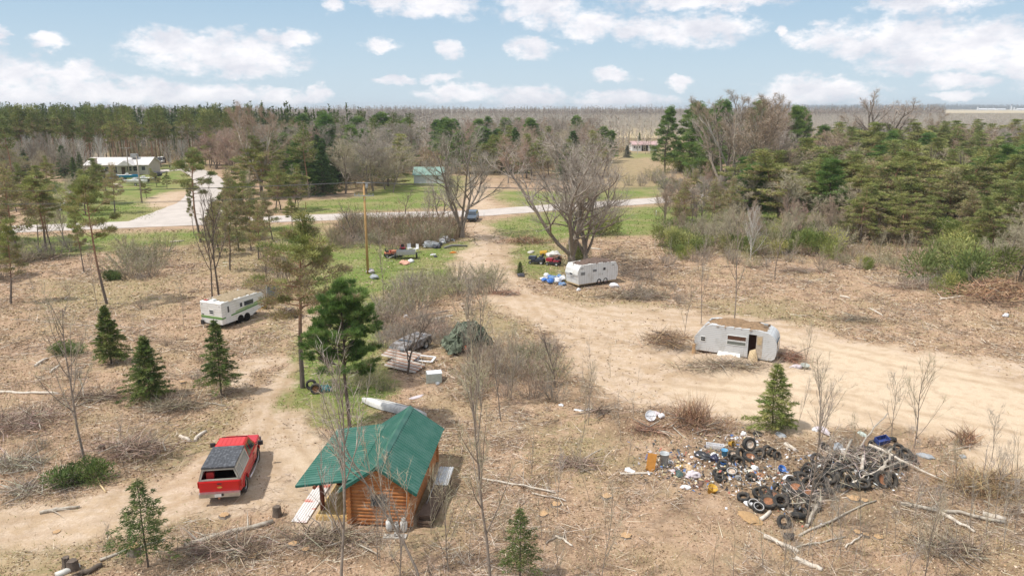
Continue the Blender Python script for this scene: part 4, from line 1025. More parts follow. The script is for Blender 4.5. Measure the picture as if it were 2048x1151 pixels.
def far_wood(name, poly, n, hlo, hhi, cols, tw, label, ntw=16, sw=.25, seed=1, crown=.55, spread=.16, cap=0):
    ng = np.random.default_rng(seed); W = np.array(poly, float); x0, y0 = W.min(0); x1, y1 = W.max(0); P = np.zeros((0, 2))
    while len(P) < n:
        q = np.stack([ng.uniform(x0, x1, n), ng.uniform(y0, y1, n)], 1); P = np.concatenate([P, q[sdist(q[:, 0], q[:, 1], W) > 0]])
    P = P[:n]; h = ng.uniform(hlo, hhi, n) * (1 + .3 * (vnoise(P[:, 0], P[:, 1], 45, seed) - .5) + .3 * (vnoise(P[:, 0], P[:, 1], 150, seed + 3) - .5))
    B = np.column_stack([P, np.zeros(n)])
    if cap: h = np.minimum(h, (18 - cap * P[:, 1] / 1470) * ng.uniform(.85, 1, n))
    up = np.column_stack([ng.normal(0, .02, n), ng.normal(0, .02, n), np.ones(n)])
    V1 = blades(B, up, h, sw, ng); c1 = np.repeat(pick(cols, n, ng, jit=.15), 3, 0)
    i = np.repeat(np.arange(n), ntw); t = crown + (1 - crown) * ng.random(len(i)) ** .9; t = 1 - crown * ng.random(len(i)) ** .8
    p = B[i] + up[i] * (h[i] * t)[:, None]; a = ng.uniform(0, 6.28, len(i)); el = ng.uniform(.3, 1.2, len(i))
    d = np.column_stack([np.cos(a) * np.cos(el), np.sin(a) * np.cos(el), np.sin(el)]); L = h[i] * spread * (1.15 - t * .75) * ng.uniform(.6, 1.3, len(i))
    V2 = blades(p, d, L, tw * ng.uniform(.6, 1.3, len(i)), ng); c2 = np.repeat(pick(cols, len(i), ng, jit=.15), 3, 0)
    o = fast_mesh(name, np.concatenate([V1, V2]), 3, TWIG, np.concatenate([c1, c2])); tag(o, label, 'woods', kind='stuff')


ASP = [(.50, .445, .39), (.45, .40, .35), (.54, .485, .43)]
BRW = [(.31, .26, .22), (.27, .225, .19), (.35, .29, .24)]
far_wood('aspen_woods', [(55, 405), (330, 400), (620, 620), (700, 900), (-80, 900), (-60, 480), (20, 420)], 16000, 10, 14.5, ASP, .13, 'pale grey leafless aspen woods stretching across the middle distance on the right', 24, .16, 41, .92, .14, cap=10)
far_wood('distant_woods', [(-150, 300), (60, 290), (40, 430), (-60, 520), (-260, 600), (-420, 480), (-300, 300)], 5000, 10, 16, ASP + BRW, .18, 'grey brown leafless woods behind the tall pines in the centre', 26, .2, 42, .92, .2)
far_wood('ridge_woods', [(-520, 880), (500, 880), (660, 1150), (-620, 1150)], 7000, 12, 20.5, BRW, .42, 'brown leafless woods forming the low ridge on the horizon', 30, .35, 43, .97, .26)
far_wood('far_ridge_woods', [(1500, 4400), (4200, 4400), (4200, 5000), (1500, 5000)], 4200, 20, 32, [(.12, .14, .13), (.18, .17, .15)], 2.6, 'dark bluish woods on the horizon behind the far farm', 16, 1.2, 44, .9, .3)
far_wood('far_pine_woods', [(-420, 262), (-75, 262), (-60, 330), (-200, 420), (-560, 420)], 2600, 14, 20, [(.085, .115, .035), (.11, .14, .045), (.15, .17, .06)], .62, 'rear mass of the dark green pine plantation on the left skyline', 60, .25, 45, .5, .12)
# ---------------------------------------------------------------- built objects
green_metal = mat('green_roof_metal', (.026, .125, .09), .45, .0, .08, 1.4, col2=(.07, .17, .135), spec=.6, thr=(.42, .7))
green_trim = mat('green_trim', (.015, .11, .085), .4)
log_m = mat('stained_log', (.46, .185, .055), .6, var=.2, scale=5, bump=.3, col2=(.30, .10, .032))
log_dark = mat('red_brown_log', (.20, .06, .03), .55, var=.2, scale=7, bump=.3)
chink_m = mat('pale_chinking', (.50, .33, .18), .9, var=.1)
deck_m = mat('yellow_deck_wood', (.62, .44, .19), .7, var=.12, scale=9, col2=(.50, .34, .14))
glass_m = mat('dark_glass', (.035, .045, .055), .12, spec=.7)
glass_l = mat('pale_glass', (.22, .26, .28), .15, spec=.7)
black_m = mat('black_plastic', (.03, .03, .032), .5)
hollow_shade_m = mat('hollow_shade', (.018, .015, .013), 1.0, spec=0)  # near-black colour stands in for the shade inside openings
chrome_m = mat('dull_chrome', (.55, .55, .55), .28, .85)
tyre_m = mat('tyre_rubber', (.028, .028, .028), .75, var=.3, scale=9, col2=(.06, .054, .048), bump=.2)
white_m = mat('white_paint', (.72, .72, .70), .6, var=.06, scale=4, col2=(.60, .59, .55))
grey_metal = mat('grey_sheet_metal', (.42, .42, .41), .45, .5, .1)
rust_m = mat('rust', (.30, .12, .055), .85, var=.25, scale=8, col2=(.19, .08, .04))
red_paint = mat('red_car_paint', (.56, .012, .012), .22, 0, .05, 2, spec=.6)
conc_m = mat('grey_concrete', (.42, .40, .37), .9)


def sheet(b, o, u, v, n, spacing, h=.025, w=.05, mi=0, th=.01, alt=False):
    """ribbed metal sheet: o origin, u vector along the ribs, v unit vector across, n ribs"""
    o, u, v = Vector(o), Vector(u), Vector(v).normalized(); up = u.cross(v).normalized()
    if up.z < 0: up = -up
    prof = []
    for i in range(n):
        s = i * spacing; prof += [(s, 0), (s + spacing - w * 1.4, 0), (s + spacing - w, h), (s + spacing - w * .4, h)]
    prof.append((n * spacing, 0)); m = len(prof)
    vs = [o + v * s + up * z for s, z in prof] + [o + u + v * s + up * z for s, z in prof]
    vs += [p - up * th for p in vs]
    if alt:
        f0 = len(b.f)
    b.add(vs, [(i, i + 1, m + i + 1, m + i) for i in range(m - 1)] + [(2 * m + i, 3 * m + i, 3 * m + i + 1, 2 * m + i + 1) for i in range(m - 1)] +
          [(0, m, 3 * m, 2 * m), (m - 1, 3 * m - 1, 4 * m - 1, 2 * m - 1)] + [(i, 2 * m + i, 2 * m + i + 1, i + 1) for i in range(m - 1)] + [(m + i, m + i + 1, 3 * m + i + 1, 3 * m + i) for i in range(m - 1)], mi)
    if alt:
        for i in range(m - 1):
            if i % 4 in (0, 1) and (i // 4) % 2 == 0 or i % 4 == 2: b.m[f0 + i] = 1


def beam(b, p, q, w, h, mi=0):
    p, q = Vector(p), Vector(q); d = q - p
    b.box((p + q) / 2, (d.length, w, h), d.to_track_quat('X', 'Z').to_matrix().to_4x4(), mi)


# ---- log cabin
def cabin():
    t = empty('log_cabin', (-5.83, 29.12, 0.0), R(-5)); tag(t, 'small orange log cabin with green metal roof and open side porch', 'cabin')
    W, D, ZR, SL, EX, Y0, Y1 = 1.32, 6.1, 2.96, .686, 1.75, -.27, 6.38
    rn = random.Random(5)

    def hw(z): return min(W, (ZR - .16 - z) / SL)
    for nm, y, s in (('front_wall', 0, -1), ('back_wall', D, 1)):
        b = MB(); z = .12
        while z < ZR - .3:
            r = .092 + rn.uniform(-.006, .006); w = hw(z)
            if w > .12:
                ex = .16 if z < 1.7 else 0
                n = 6; b.tube([(-w - ex + (2 * w + 2 * ex) * k / n, y + rn.uniform(-.006, .006), z + rn.uniform(-.006, .006)) for k in range(n + 1)], [r * rn.uniform(.95, 1.04) for _ in range(n + 1)], 10)
            z += .168
        ws = b.build(nm, log_m, t)
        c = MB(); c.prism([(-W, .05), (W, .05), (W, ZR - .2 - W * SL), (0, ZR - .2), (-W, ZR - .2 - W * SL)], y - .045, y + .045, axis='Y'); c.build('chinking', chink_m, ws)
    for nm, x in (('side_wall', W), ('side_wall', -W)):
        b = MB(); z = .2
        while z < 1.92:
            b.tube([(x, -.2 + (D + .4) * k / 8, z + rn.uniform(-.006, .006)) for k in range(9)], [.09 * rn.uniform(.95, 1.05) for _ in range(9)], 10); z += .168
        ws = b.build(nm, log_m, t)
        c = MB(); c.box((x, D / 2, 1.0), (.09, D - .1, 1.85)); c.build('chinking', chink_m, ws)
    b = MB()
    for x0, x1, y0, y1, z0, z1 in ((-.36, .36, -.13, -.06, 1.0, 1.06), (-.36, .36, -.13, -.06, 1.5, 1.56), (-.36, -.30, -.13, -.06, 1.06, 1.5), (.30, .36, -.13, -.06, 1.06, 1.5)):
        b.box(((x0 + x1) / 2, (y0 + y1) / 2, (z0 + z1) / 2), (x1 - x0, y1 - y0, z1 - z0))
    w = b.build('window', mat('brown_frame', (.09, .06, .045), .6), t)
    g = MB(); g.box((0, -.105, 1.28), (.60, .02, .44)); g.build('pane', glass_m, w)
    g = MB(); g.box((0, -.118, 1.28), (.03, .012, .44)); g.box((0, -.118, 1.30), (.27, .012, .02), mi=0); g.build('muntin', black_m, w)
    n = 29; sp = (Y1 - Y0) / n
    for s in (-1, 1):
        b = MB(); sheet(b, (0, Y0, ZR), (s * EX, 0, -EX * SL), (0, 1, 0), n, sp, .04, .05)
        r = b.build('roof', green_metal, t)
        for yy in (Y0 - .012, Y1 + .012):
            e = MB(); beam(e, (0, yy, ZR - .05), (s * EX, yy, ZR - EX * SL - .05), .03, .13); e.build('rake_board', green_trim, r)
        e = MB()
        for k in range(9): beam(e, (s * .15, Y0 + .25 + k * .76, ZR - .2), (s * (EX - .06), Y0 + .25 + k * .76, ZR - EX * SL - .06), .09, .09)
        e.build('rafter', log_dark, r)
    b = MB(); b.prism([(-.17, ZR - .07), (0, ZR + .055), (.17, ZR - .07), (0, ZR + .03)], Y0 - .02, Y1 + .02, axis='Y'); b.build('ridge_cap', green_metal, t)
    # porch roof over the left side
    xa, za, xb, zb, ya, yb = -1.12, 2.235, -3.72, 1.80, -.05, 5.75
    b = MB(); sheet(b, (xa, ya, za), (xb - xa, 0, zb - za), (0, 1, 0), 25, (yb - ya) / 25, .04, .05); pr = b.build('porch_roof', green_metal, t)
    e = MB(); beam(e, (xa - .1, ya - .015, za - .06), (xb, ya - .015, zb - .055), .03, .10); beam(e, (xa - .1, yb + .015, za - .06), (xb, yb + .015, zb - .055), .03, .10); beam(e, (xb - .015, ya, zb - .055), (xb - .015, yb, zb - .055), .03, .10); e.build('fascia', green_trim, pr)
    e = MB()
    for k in range(8): e.tube([(xa - .05, .1 + k * .79, za - .13), (xb + .12, .1 + k * .79, zb - .09)], .055, 8)
    e.build('rafter', log_dark, pr)
    b = MB(); b.tube([(-2.85, -.15, zb - .01), (-2.85, 5.7, zb - .01)], .085, 10); b.build('porch_beam', log_dark, t)
    for y in (.7, 3.0, 5.4):
        b = MB(); b.tube([(-2.85, y, .24), (-2.84, y, .9), (-2.85, y, zb - .06)], [.115, .1, .095], 12); b.build('porch_post', log_dark, t)
    b = MB(); nb = 11; x0 = -2.98; w_ = (1.52) / nb
    for k in range(nb): b.box((x0 + w_ * (k + .5), 2.95, .22), (w_ - .012, 5.5, .04))
    dk = b.build('deck', deck_m, t)
    b = MB(); b.box((-2.22, .19, .10), (1.54, .04, .2)); b.box((-2.22, 5.71, .10), (1.54, .04, .2)); b.box((-3.0, 2.95, .10), (.04, 5.46, .2)); b.build('skirt_board', deck_m, dk)
    b = MB(); b.box((-W - .11, 2.6, 1.15), (.06, .85, 1.85)); d = b.build('door', mat('dark_door', (.10, .06, .04), .6), t)
    b = MB(); b.tube([(-W - .17, 2.3, 1.1), (-W - .17, 2.3, 1.2)], .02, 8); b.build('handle', chrome_m, d)
    return t


CAB = cabin()
CR = Matrix.Translation((-5.83, 29.12, 0)) @ Matrix.Rotation(R(-5), 4, 'Z')


def cl(x, y, z=0): return CR @ Vector((x, y, z))


# ---- propane tanks
def tank(px, py, h, r, label, m):
    p = gp(px, py); t = empty('propane_tank', (p.x, p.y, 0.02)); tag(t, label, 'gas tank')
    b = MB(); b.lathe([(r * .72, 0), (r * .72, .035), (r * .8, .05), (r, .11), (r, h * .62), (r * .93, h * .72), (r * .6, h * .8), (.03, h * .82), (0, h * .82)], 20); b.build('body', m, t)
    b = MB(); b.lathe([(r * .55, h * .79), (r * .55, h), (r * .5, h), (r * .5, h * .79)], 16, closed=True); b.build('collar', m, t)
    b = MB(); b.tube([(0, 0, h * .8), (0, 0, h * .9)], .025, 8); b.box((.03, 0, h * .9), (.09, .03, .03)); b.build('valve', chrome_m, t)


tank(779, 1060, .60, .155, 'white propane tank, left of the two tall white ones against the cabin front', white_m)
tank(808, 1061, .60, .155, 'white propane tank, right of the two tall white ones against the cabin front', white_m)
tank(793.5, 1063, .47, .125, 'small grey propane tank between the two tall white ones', mat('grey_tank', (.40, .40, .39), .5))
b = MB(); p = gp(790, 1073); b.box((p.x, p.y, .03), (1.0, .3, .05)); b.box((p.x + .02, p.y - .05, .14), (.08, .1, .18))
tag(b.build('concrete_slab', conc_m), 'thin grey slab on the ground in front of the propane tanks', 'slab')

# ---- corrugated walkway of red and white sheets
rw = bpy.data.materials.new('red_white_metal'); rw.use_nodes = True
def _rw():
    nt = rw.node_tree; N = nt.nodes; L = nt.links; b_ = N['Principled BSDF']; b_.inputs['Roughness'].default_value = .5
    tc = N.new('ShaderNodeTexCoord'); mp = N.new('ShaderNodeMapping'); mp.inputs['Scale'].default_value = (.25, 1, 1); n = N.new('ShaderNodeTexNoise'); n.inputs['Scale'].default_value = 1.5; n.inputs['Detail'].default_value = 5
    L.new(tc.outputs['Object'], mp.inputs[0]); L.new(mp.outputs[0], n.inputs['Vector']); cr = N.new('ShaderNodeValToRGB'); L.new(n.outputs[0], cr.inputs[0])
    cr.color_ramp.elements[0].position = .47; cr.color_ramp.elements[0].color = (.74, .70, .68, 1); cr.color_ramp.elements[1].position = .54; cr.color_ramp.elements[1].color = (.58, .13, .065, 1); L.new(cr.outputs[0], b_.inputs['Base Color'])
_rw()
b = MB(); a, c, d = gp(582, 1043), gp(613, 1046), gp(671, 955)
sheet(b, (a.x, a.y, .03), (d.x - c.x, d.y - c.y, 0.01), (c.x - a.x, c.y - a.y, 0), 6, (c - a).length / 6, .02, .05)
tag(b.build('metal_walkway', rw), 'strip of ribbed metal sheet with red and white bands lying beside the deck', 'metal sheet')

# ---- stacks right of the cabin
t = empty('lumber_stack', tuple(cl(2.15, 1.9)), R(-9)); tag(t, 'long dark lumber stack along the right side of the cabin', 'lumber')
brd = mat('dark_old_boards', (.13, .085, .06), .85, var=.2, scale=5)
rn = random.Random(4)
for k in range(4):
    b = MB(); b.box((rn.uniform(-.03, .03), rn.uniform(-.1, .1), .09 + k * .13), (.62, 3.6, .09), rn.uniform(-.02, .02)); b.build('board_layer', brd, t)
galv = mat('galvanized_sheet', (.60, .61, .62), .4, .4, .12, 3, col2=(.42, .42, .42))
b = MB(); sheet(b, cl(1.85, 2.7, .60), CR.to_3x3() @ Vector((.0, 1.7, .06)), CR.to_3x3() @ Vector((1, 0, 0)), 6, .12, .03, .06)
tag(b.build('sheet_metal', galv), 'corrugated galvanized sheet lying on the dark lumber stack', 'metal sheet')
b = MB()
for k in range(9): beam(b, cl(1.66 + .02 * k, 1.0 + k * .3, .02), cl(1.95, 1.2 + k * .3, .75), .03, .03)
beam(b, cl(1.66, 1.0, .06), cl(1.84, 3.5, .06), .04, .04); beam(b, cl(1.95, 1.2, .75), cl(1.97, 3.7, .75), .04, .04)
tag(b.build('metal_rack', grey_metal), 'grey metal rack leaning beside the cabin right wall', 'rack')
t = empty('wall_lamp', tuple(cl(1.46, 3.4, 1.1)), R(-5)); tag(t, 'small black round fixture on the cabin right wall', 'lamp')
b = MB(); b.lathe([(0, 0), (.07, .02), (.09, .08), (.05, .15), (0, .17)], 12); b.build('shade', black_m, t)
b = MB(); b.box((-.03, 0, .08), (.06, .04, .04)); b.build('bracket', black_m, t)


# ---- wheels
def wheel_parts(b_t, b_r, r, w, c, axis='X', rim=.62, hub=True):
    """tyre torus-like section and rim into two builders, axle along axis, centre c"""
    Mx = Matrix.Translation(c) @ {'X': Matrix.Rotation(R(90), 4, 'Y'), 'Z': Matrix.Identity(4), 'Y': Matrix.Rotation(R(90), 4, 'X')}[axis]
    ri = r * rim
    b_t.lathe([(ri, -w * .36), (r * .86, -w * .5), (r * .97, -w * .42), (r, -w * .2), (r, w * .2), (r * .97, w * .42), (r * .86, w * .5), (ri, w * .36), (ri * .97, 0)], 28, M=Mx, closed=True)
    if hub: b_r.lathe([(ri * .99, -w * .34), (ri * .93, -w * .22), (ri * .8, -w * .05), (ri * .35, w * .02), (ri * .2, w * .14), (0, w * .14)], 24, M=Mx); b_r.lathe([(ri * .99, w * .34), (ri * .92, w * .3), (ri * .8, w * .08), (ri * .3, w * .2), (0, w * .2)], 24, M=Mx)


# ---- red pickup with cap
def pickup():
    t = empty('pickup_truck', (-13.95, 33.5, .0), R(8)); tag(t, 'red pickup truck with a black roofed bed cap, parked on the dirt drive', 'pickup truck')
    WB = 1.53; arches = [(-WB, .44), (WB, .44)]

    def prof(zt_rear=1.13):
        p = [(-2.52, .58)]
        for yc, r in arches:
            for k in range(9):
                a = math.pi - math.pi * k / 8; p.append((yc + r * math.cos(a), .50 + r * math.sin(a)))
        return p + [(2.45, .50), (2.57, .62), (2.56, .95), (2.46, 1.08), (1.45, 1.17), (1.38, 1.13), (-.30, 1.13), (-2.52, 1.13)]
    b = MB(); P = prof(); n = len(P)
    # cross-section widths: slight tumblehome
    vs = []
    for x in (-.96, -.90, .90, .96):
        k = 1 if abs(x) > .93 else 0
        for (y, z) in P: vs.append((x * (.90 if y > 2.42 else (.975 if y < -2.4 else 1)), y, z + (0 if k else (.05 if z > 1.0 and y > 1.2 else .02 if z > 1.0 else 0))))
    fs = [(r * n + i, r * n + (i + 1) % n, (r + 1) * n + (i + 1) % n, (r + 1) * n + i) for r in range(3) for i in range(n)] + [tuple(range(n))[::-1], tuple(range(3 * n, 4 * n))]
    b.add(vs, fs); body = b.build('body', red_paint, t, bevel=.045)
    b = MB()
    for yc, r in arches: b.tube([(-.9, yc, .5), (.9, yc, .5)], .425, 20)
    b.build('wheel_well', hollow_shade_m, body)
    # cab (greenhouse)
    zb, zr = 1.13, 1.80
    b = MB(); base = [(-.9, -.30), (.9, -.30), (.92, 1.42), (-.92, 1.42)]; top = [(-.70, -.24), (.70, -.24), (.68, .80), (-.68, .80)]
    b.add([(x, y, zb - .02) for x, y in base] + [(x, y, zr) for x, y in top], [(0, 1, 5, 4), (1, 2, 6, 5), (2, 3, 7, 6), (3, 0, 4, 7)], 0)
    b.add([(-.70, -.24, zr), (.70, -.24, zr), (.68, .80, zr), (-.68, .80, zr), (-.62, -.17, zr + .05), (.62, -.17, zr + .05), (.6, .68, zr + .05), (-.6, .68, zr + .05)],
          [(0, 1, 5, 4), (1, 2, 6, 5), (2, 3, 7, 6), (3, 0, 4, 7), (4, 5, 6, 7)])
    cabp = b.build('cab', red_paint, t, bevel=.05)
    b = MB()
    for x in (-.42, -.21, 0, .21, .42): b.box((x, .25, zr + .054), (.025, .74, .012))
    b.build('roof_rib', red_paint, cabp)

    def quad(b, pts, off):
        a, c, d = Vector(pts[0]), Vector(pts[1]), Vector(pts[-1]); nr = (c - a).cross(d - a).normalized() * off; b.add([Vector(p) + nr for p in pts], [tuple(range(len(pts)))])

    def side(s, y0, y1, z0, z1):   # point on the sloping cab side
        def pt(y, z):
            f = (z - zb) / (zr - zb); xb = .905; xt = .69; return (s * (xb + (xt - xb) * f + .006), y, z)
        return [pt(y0[0], z0), pt(y1[0], z0), pt(y1[1], z1), pt(y0[1], z1)]
    for s in (-1, 1):
        b = MB(); b.add(side(s, (.36, .34), (1.12, .72), 1.2, 1.70), [(0, 1, 2, 3)]); b.build('side_window', glass_m, t)
        b = MB(); b.add(side(s, (-.20, -.16), (.26, .24), 1.2, 1.70), [(0, 1, 2, 3)]); b.build('rear_quarter_window', glass_m, t)
        d = MB(); d.box((s * .964, .32, .88), (.008, .014, .56)); d.box((s * .964, 1.36, .86), (.008, .014, .5)); d.box((s * .968, .5, 1.0), (.02, .16, .035)); d.build('door_seam', black_m, t)
        b = MB(); b.rbox((s * 1.17, 1.2, 1.24), (.26, .12, .20), .04, axis='Z'); m_ = b.build('mirror', black_m, t)
        d = MB(); d.tube([(s * .92, 1.17, 1.15), (s * 1.06, 1.2, 1.22)], .022, 6); d.tube([(s * .92, 1.2, 1.27), (s * 1.06, 1.2, 1.3)], .018, 6); d.build('arm', black_m, m_)
        b = MB(); b.tube([(s * 1.02, -1.0, .42), (s * 1.04, -.2, .40), (s * 1.02, 1.02, .42)], .05, 8); rb = b.build('running_board', chrome_m, t)
        b = MB(); b.box((s * .955, -2.46, .98), (.05, .12, .30)); b.build('tail_light', mat('red_lamp', (.45, .02, .015), .2), t)
        b = MB(); b.box((s * .78, 2.56, .85), (.3, .05, .2)); b.build('headlight', glass_l, t)
        b = MB(); b.tube([(s * .97, -WB + .47 * math.cos(a), .5 + .47 * math.sin(a)) for a in [math.pi * k / 10 for k in range(11)]], .03, 6); b.build('fender_flare', red_paint, t)
    b = MB(); b.add([(-.80, 1.36, 1.19), (.80, 1.36, 1.19), (.62, .86, 1.78), (-.62, .86, 1.78)], [(0, 1, 2, 3)]); b.v = [(x, y + .028, z + .02) for x, y, z in b.v]; b.build('windshield', glass_m, t)
    # cap: hollow shell with open rear window
    shell = mat('beige_cap_side', (.50, .47, .41), .5); y0, y1, z0, z1 = -2.50, -.36, 1.16, 1.78
    b = MB()
    def cx(z): return .93 - (z - z0) / (z1 - z0) * .20
    for s in (-1, 1):
        def P_(y, z): return (s * cx(z), y, z)
        # frame of the side wall around two windows
        for (ya, yb, za, zb_) in ((y0, y1, z0, 1.25), (y0, y1, 1.66, z1), (y0, y0 + .12, 1.25, 1.66), (-1.72, -1.64, 1.25, 1.66), (y1 - .12, y1, 1.25, 1.66)):
            q = [P_(ya, za), P_(yb, za), P_(yb, zb_), P_(ya, zb_)]; qi = [(x - s * .03, y, z) for x, y, z in q]
            b.add(q + qi, [(0, 1, 2, 3), (7, 6, 5, 4), (0, 4, 5, 1), (1, 5, 6, 2), (2, 6, 7, 3), (3, 7, 4, 0)])
    for (xa, xb, za, zb_) in ((-.93, .93, z0, 1.235), (-.76, .76, 1.68, z1)): b.add([(-cx(za), y0, za), (cx(za), y0, za), (cx(zb_), y0, zb_), (-cx(zb_), y0, zb_), (-cx(za), y0 + .04, za), (cx(za), y0 + .04, za), (cx(zb_), y0 + .04, zb_), (-cx(zb_), y0 + .04, zb_)], [(0, 1, 2, 3), (7, 6, 5, 4), (0, 4, 5, 1), (3, 2, 6, 7)])
    for s in (-1, 1): b.add([(s * cx(1.2), y0, 1.2), (s * (cx(1.2) - .1), y0, 1.2), (s * (cx(1.7) - .1), y0, 1.7), (s * cx(1.7), y0, 1.7), (s * cx(1.2), y0 + .04, 1.2), (s * (cx(1.2) - .1), y0 + .04, 1.2), (s * (cx(1.7) - .1), y0 + .04, 1.7), (s * cx(1.7), y0 + .04, 1.7)], [(0, 1, 2, 3), (7, 6, 5, 4), (1, 5, 6, 2), (0, 3, 7, 4)])
    cap = b.build('bed_cap', shell, t)
    b = MB(); capr = mat('black_cap_roof', (.055, .058, .065), .38, 0, .3, 6, col2=(.22, .23, .25), thr=(.5, .75)); b.rbox((0, (y0 + y1) / 2, z1 + .035), (1.50, y1 - y0 + .06, .09), .035, axis='Y')
    for k in range(9): b.box((-.6 + .15 * k, (y0 + y1) / 2, z1 + .084), (.05, y1 - y0 - .06, .012))
    b.build('cap_roof', capr, cap)
    for s in (-1, 1):
        for ya, yb in ((-2.38, -1.72), (-1.64, -.48)):
            b = MB(); b.add([(s * (cx(1.25) - .015), ya, 1.25), (s * (cx(1.25) - .015), yb, 1.25), (s * (cx(1.66) - .015), yb, 1.66), (s * (cx(1.66) - .015), ya, 1.66)], [(0, 1, 2, 3)]); b.build('cap_window', glass_l, cap)
    b = MB(); b.box((0, -1.4, 1.14), (1.7, 2.0, .02)); b.box((0, -.4, 1.45), (1.5, .02, .6)); b.build('bed_shade', hollow_shade_m, t)  # dark sheets paint the shade of the cavity under the cap
    b = MB(); b.rbox((-.45, -2.2, 1.32), (.34, .2, .34), .05); b.build('jerry_can', mat('red_plastic', (.5, .03, .03), .4), t)
    b = MB(); b.box((0, -2.535, .86), (1.72, .03, .50)); tg = b.build('tailgate', red_paint, t, bevel=.01)
    b = MB(); gold = mat('gold_emblem', (.72, .45, .10), .35, .4); b.box((0, -2.556, .84), (.22, .012, .045)); b.add([(-.06, -2.563, .80), (.05, -2.563, .80), (.07, -2.563, .88), (-.04, -2.563, .88), (-.06, -2.55, .80), (.05, -2.55, .80), (.07, -2.55, .88), (-.04, -2.55, .88)], [(0, 1, 2, 3), (0, 4, 5, 1), (3, 2, 6, 7)]); b.build('emblem', gold, tg)
    b = MB(); b.box((0, -2.556, 1.02), (.2, .02, .05)); b.build('handle', black_m, tg)
    b = MB(); b.rbox((0, -2.64, .53), (1.84, .20, .20), .04, axis='Z'); bp = b.build('rear_bumper', chrome_m, t)
    b = MB(); b.box((0, -2.745, .56), (.40, .012, .12)); b.build('step_pad', black_m, bp)
    b = MB(); b.box((-.05, -2.756, .53), (.30, .01, .15)); b.build('license_plate', white_m, bp)
    b = MB(); b.box((0, -2.72, .40), (.08, .2, .06)); b.build('hitch', rust_m, bp)
    b = MB(); b.rbox((0, 2.62, .56), (1.84, .16, .22), .05, axis='Z'); b.build('front_bumper', chrome_m, t)
    b = MB(); b.box((0, 2.575, .86), (1.1, .03, .2)); b.build('grille', black_m, t)
    b = MB(); b.box((0, 0, .42), (1.5, 4.6, .14)); b.build('chassis', black_m, t)
    for yc in (-WB, WB):
        for s in (-1, 1):
            wt, wr = MB(), MB(); wheel_parts(wt, wr, .39, .25, (s * .84, yc, .39), 'X', .60)
            w = wt.build('wheel', tyre_m, t); wr.build('rim', chrome_m, w)


pickup()


# ---- generic car made of a lofted profile
def car(name, cat, label, loc, rz, paint, L=4.6, W=1.8, H=1.5, style='suv', wheels=True):
    t = empty(name, (loc.x, loc.y, loc.z if loc.z else .01), rz); tag(t, label, cat); a = L / 2; wb = L * .29
    P = [(-a, .35)]
    for yc in (-wb, wb):
        for k in range(7): th = math.pi - math.pi * k / 6; P.append((yc + .36 * math.cos(th), .36 + .36 * math.sin(th)))
    P += [(a, .36), (a + .02, .6), (a - .15, .82), (L * .2, .95), (-a + .05, .98)]
    b = MB(); n = len(P); vs = []
    for x, dz in ((-W / 2, 0), (-W / 2 + .08, .04), (W / 2 - .08, .04), (W / 2, 0)):
        for y, z in P: vs.append((x, y, z + (dz if z > .7 else 0)))
    b.add(vs, [(r * n + i, r * n + (i + 1) % n, (r + 1) * n + (i + 1) % n, (r + 1) * n + i) for r in range(3) for i in range(n)] + [tuple(range(n))[::-1], tuple(range(3 * n, 4 * n))])
    yb = -a + .08 if style in ('suv', 'van') else -a * .72; yt = yb + (.18 if style != 'sedan' else .4); yf = L * .22 if style != 'van' else L * .36; yft = yf - .55
    x0, x1 = W / 2 - .06, W / 2 - .22
    b.add([(-x0, yb, .97), (x0, yb, .97), (x0, yf, .95), (-x0, yf, .95), (-x1, yt, H), (x1, yt, H), (x1, yft, H), (-x1, yft, H)], [(0, 1, 5, 4), (1, 2, 6, 5), (2, 3, 7, 6), (3, 0, 4, 7), (4, 5, 6, 7)])
    b.build('body', paint, t, bevel=.03)
    zl, zh = 1.02, H - .08; f0, f1 = (zl - .96) / (H - .96), (zh - .96) / (H - .96)
    for s in (-1, 1):
        b = MB(); e = .008
        q = lambda f, y: (s * (x0 + (x1 - x0) * f + e), y, .96 + f * (H - .96))
        ya, yb_, yc, yd = yb + .2, yf - .12, yft - .05, yt + .12
        b.add([q(f0, ya), q(f0, yb_), q(f1, yc), q(f1, yd)], [(0, 1, 2, 3)]); b.build('side_window', glass_m, t)
    b = MB(); b.add([(-x0 + .1, yf - .04 + .012, zl), (x0 - .1, yf - .04 + .012, zl), (x1 - .06, yft + .06, zh), (-x1 + .06, yft + .06, zh)], [(0, 1, 2, 3)]); b.v = [(x, y + .03, z) for x, y, z in b.v]; b.build('windshield', glass_m, t)
    b = MB(); b.add([(-x0 + .1, yb - .0, zl), (x0 - .1, yb - .0, zl), (x1 - .06, yt - .04, zh), (-x1 + .06, yt - .04, zh)], [(3, 2, 1, 0)]); b.v = [(x, y - .012, z) for x, y, z in b.v]; b.build('rear_window', glass_m, t)
    for s in (-1, 1):
        b = MB(); b.box((s * (W / 2 - .25), a + .01, .68), (.3, .05, .14)); b.build('headlight', glass_l, t)
        b = MB(); b.box((s * (W / 2 - .15), -a - .005, .8), (.2, .03, .2)); b.build('tail_light', mat('red_lamp', (.45, .02, .015), .2), t)
    b = MB(); b.box((0, a + .015, .48), (W * .86, .05, .18)); b.build('bumper', black_m, t)
    if wheels:
        for yc in (-wb, wb):
            for s in (-1, 1):
                wt, wr = MB(), MB(); wheel_parts(wt, wr, .33, .2, (s * (W / 2 - .1), yc, .33), 'X', .62); w = wt.build('wheel', tyre_m, t); wr.build('rim', grey_metal, w)
    return t


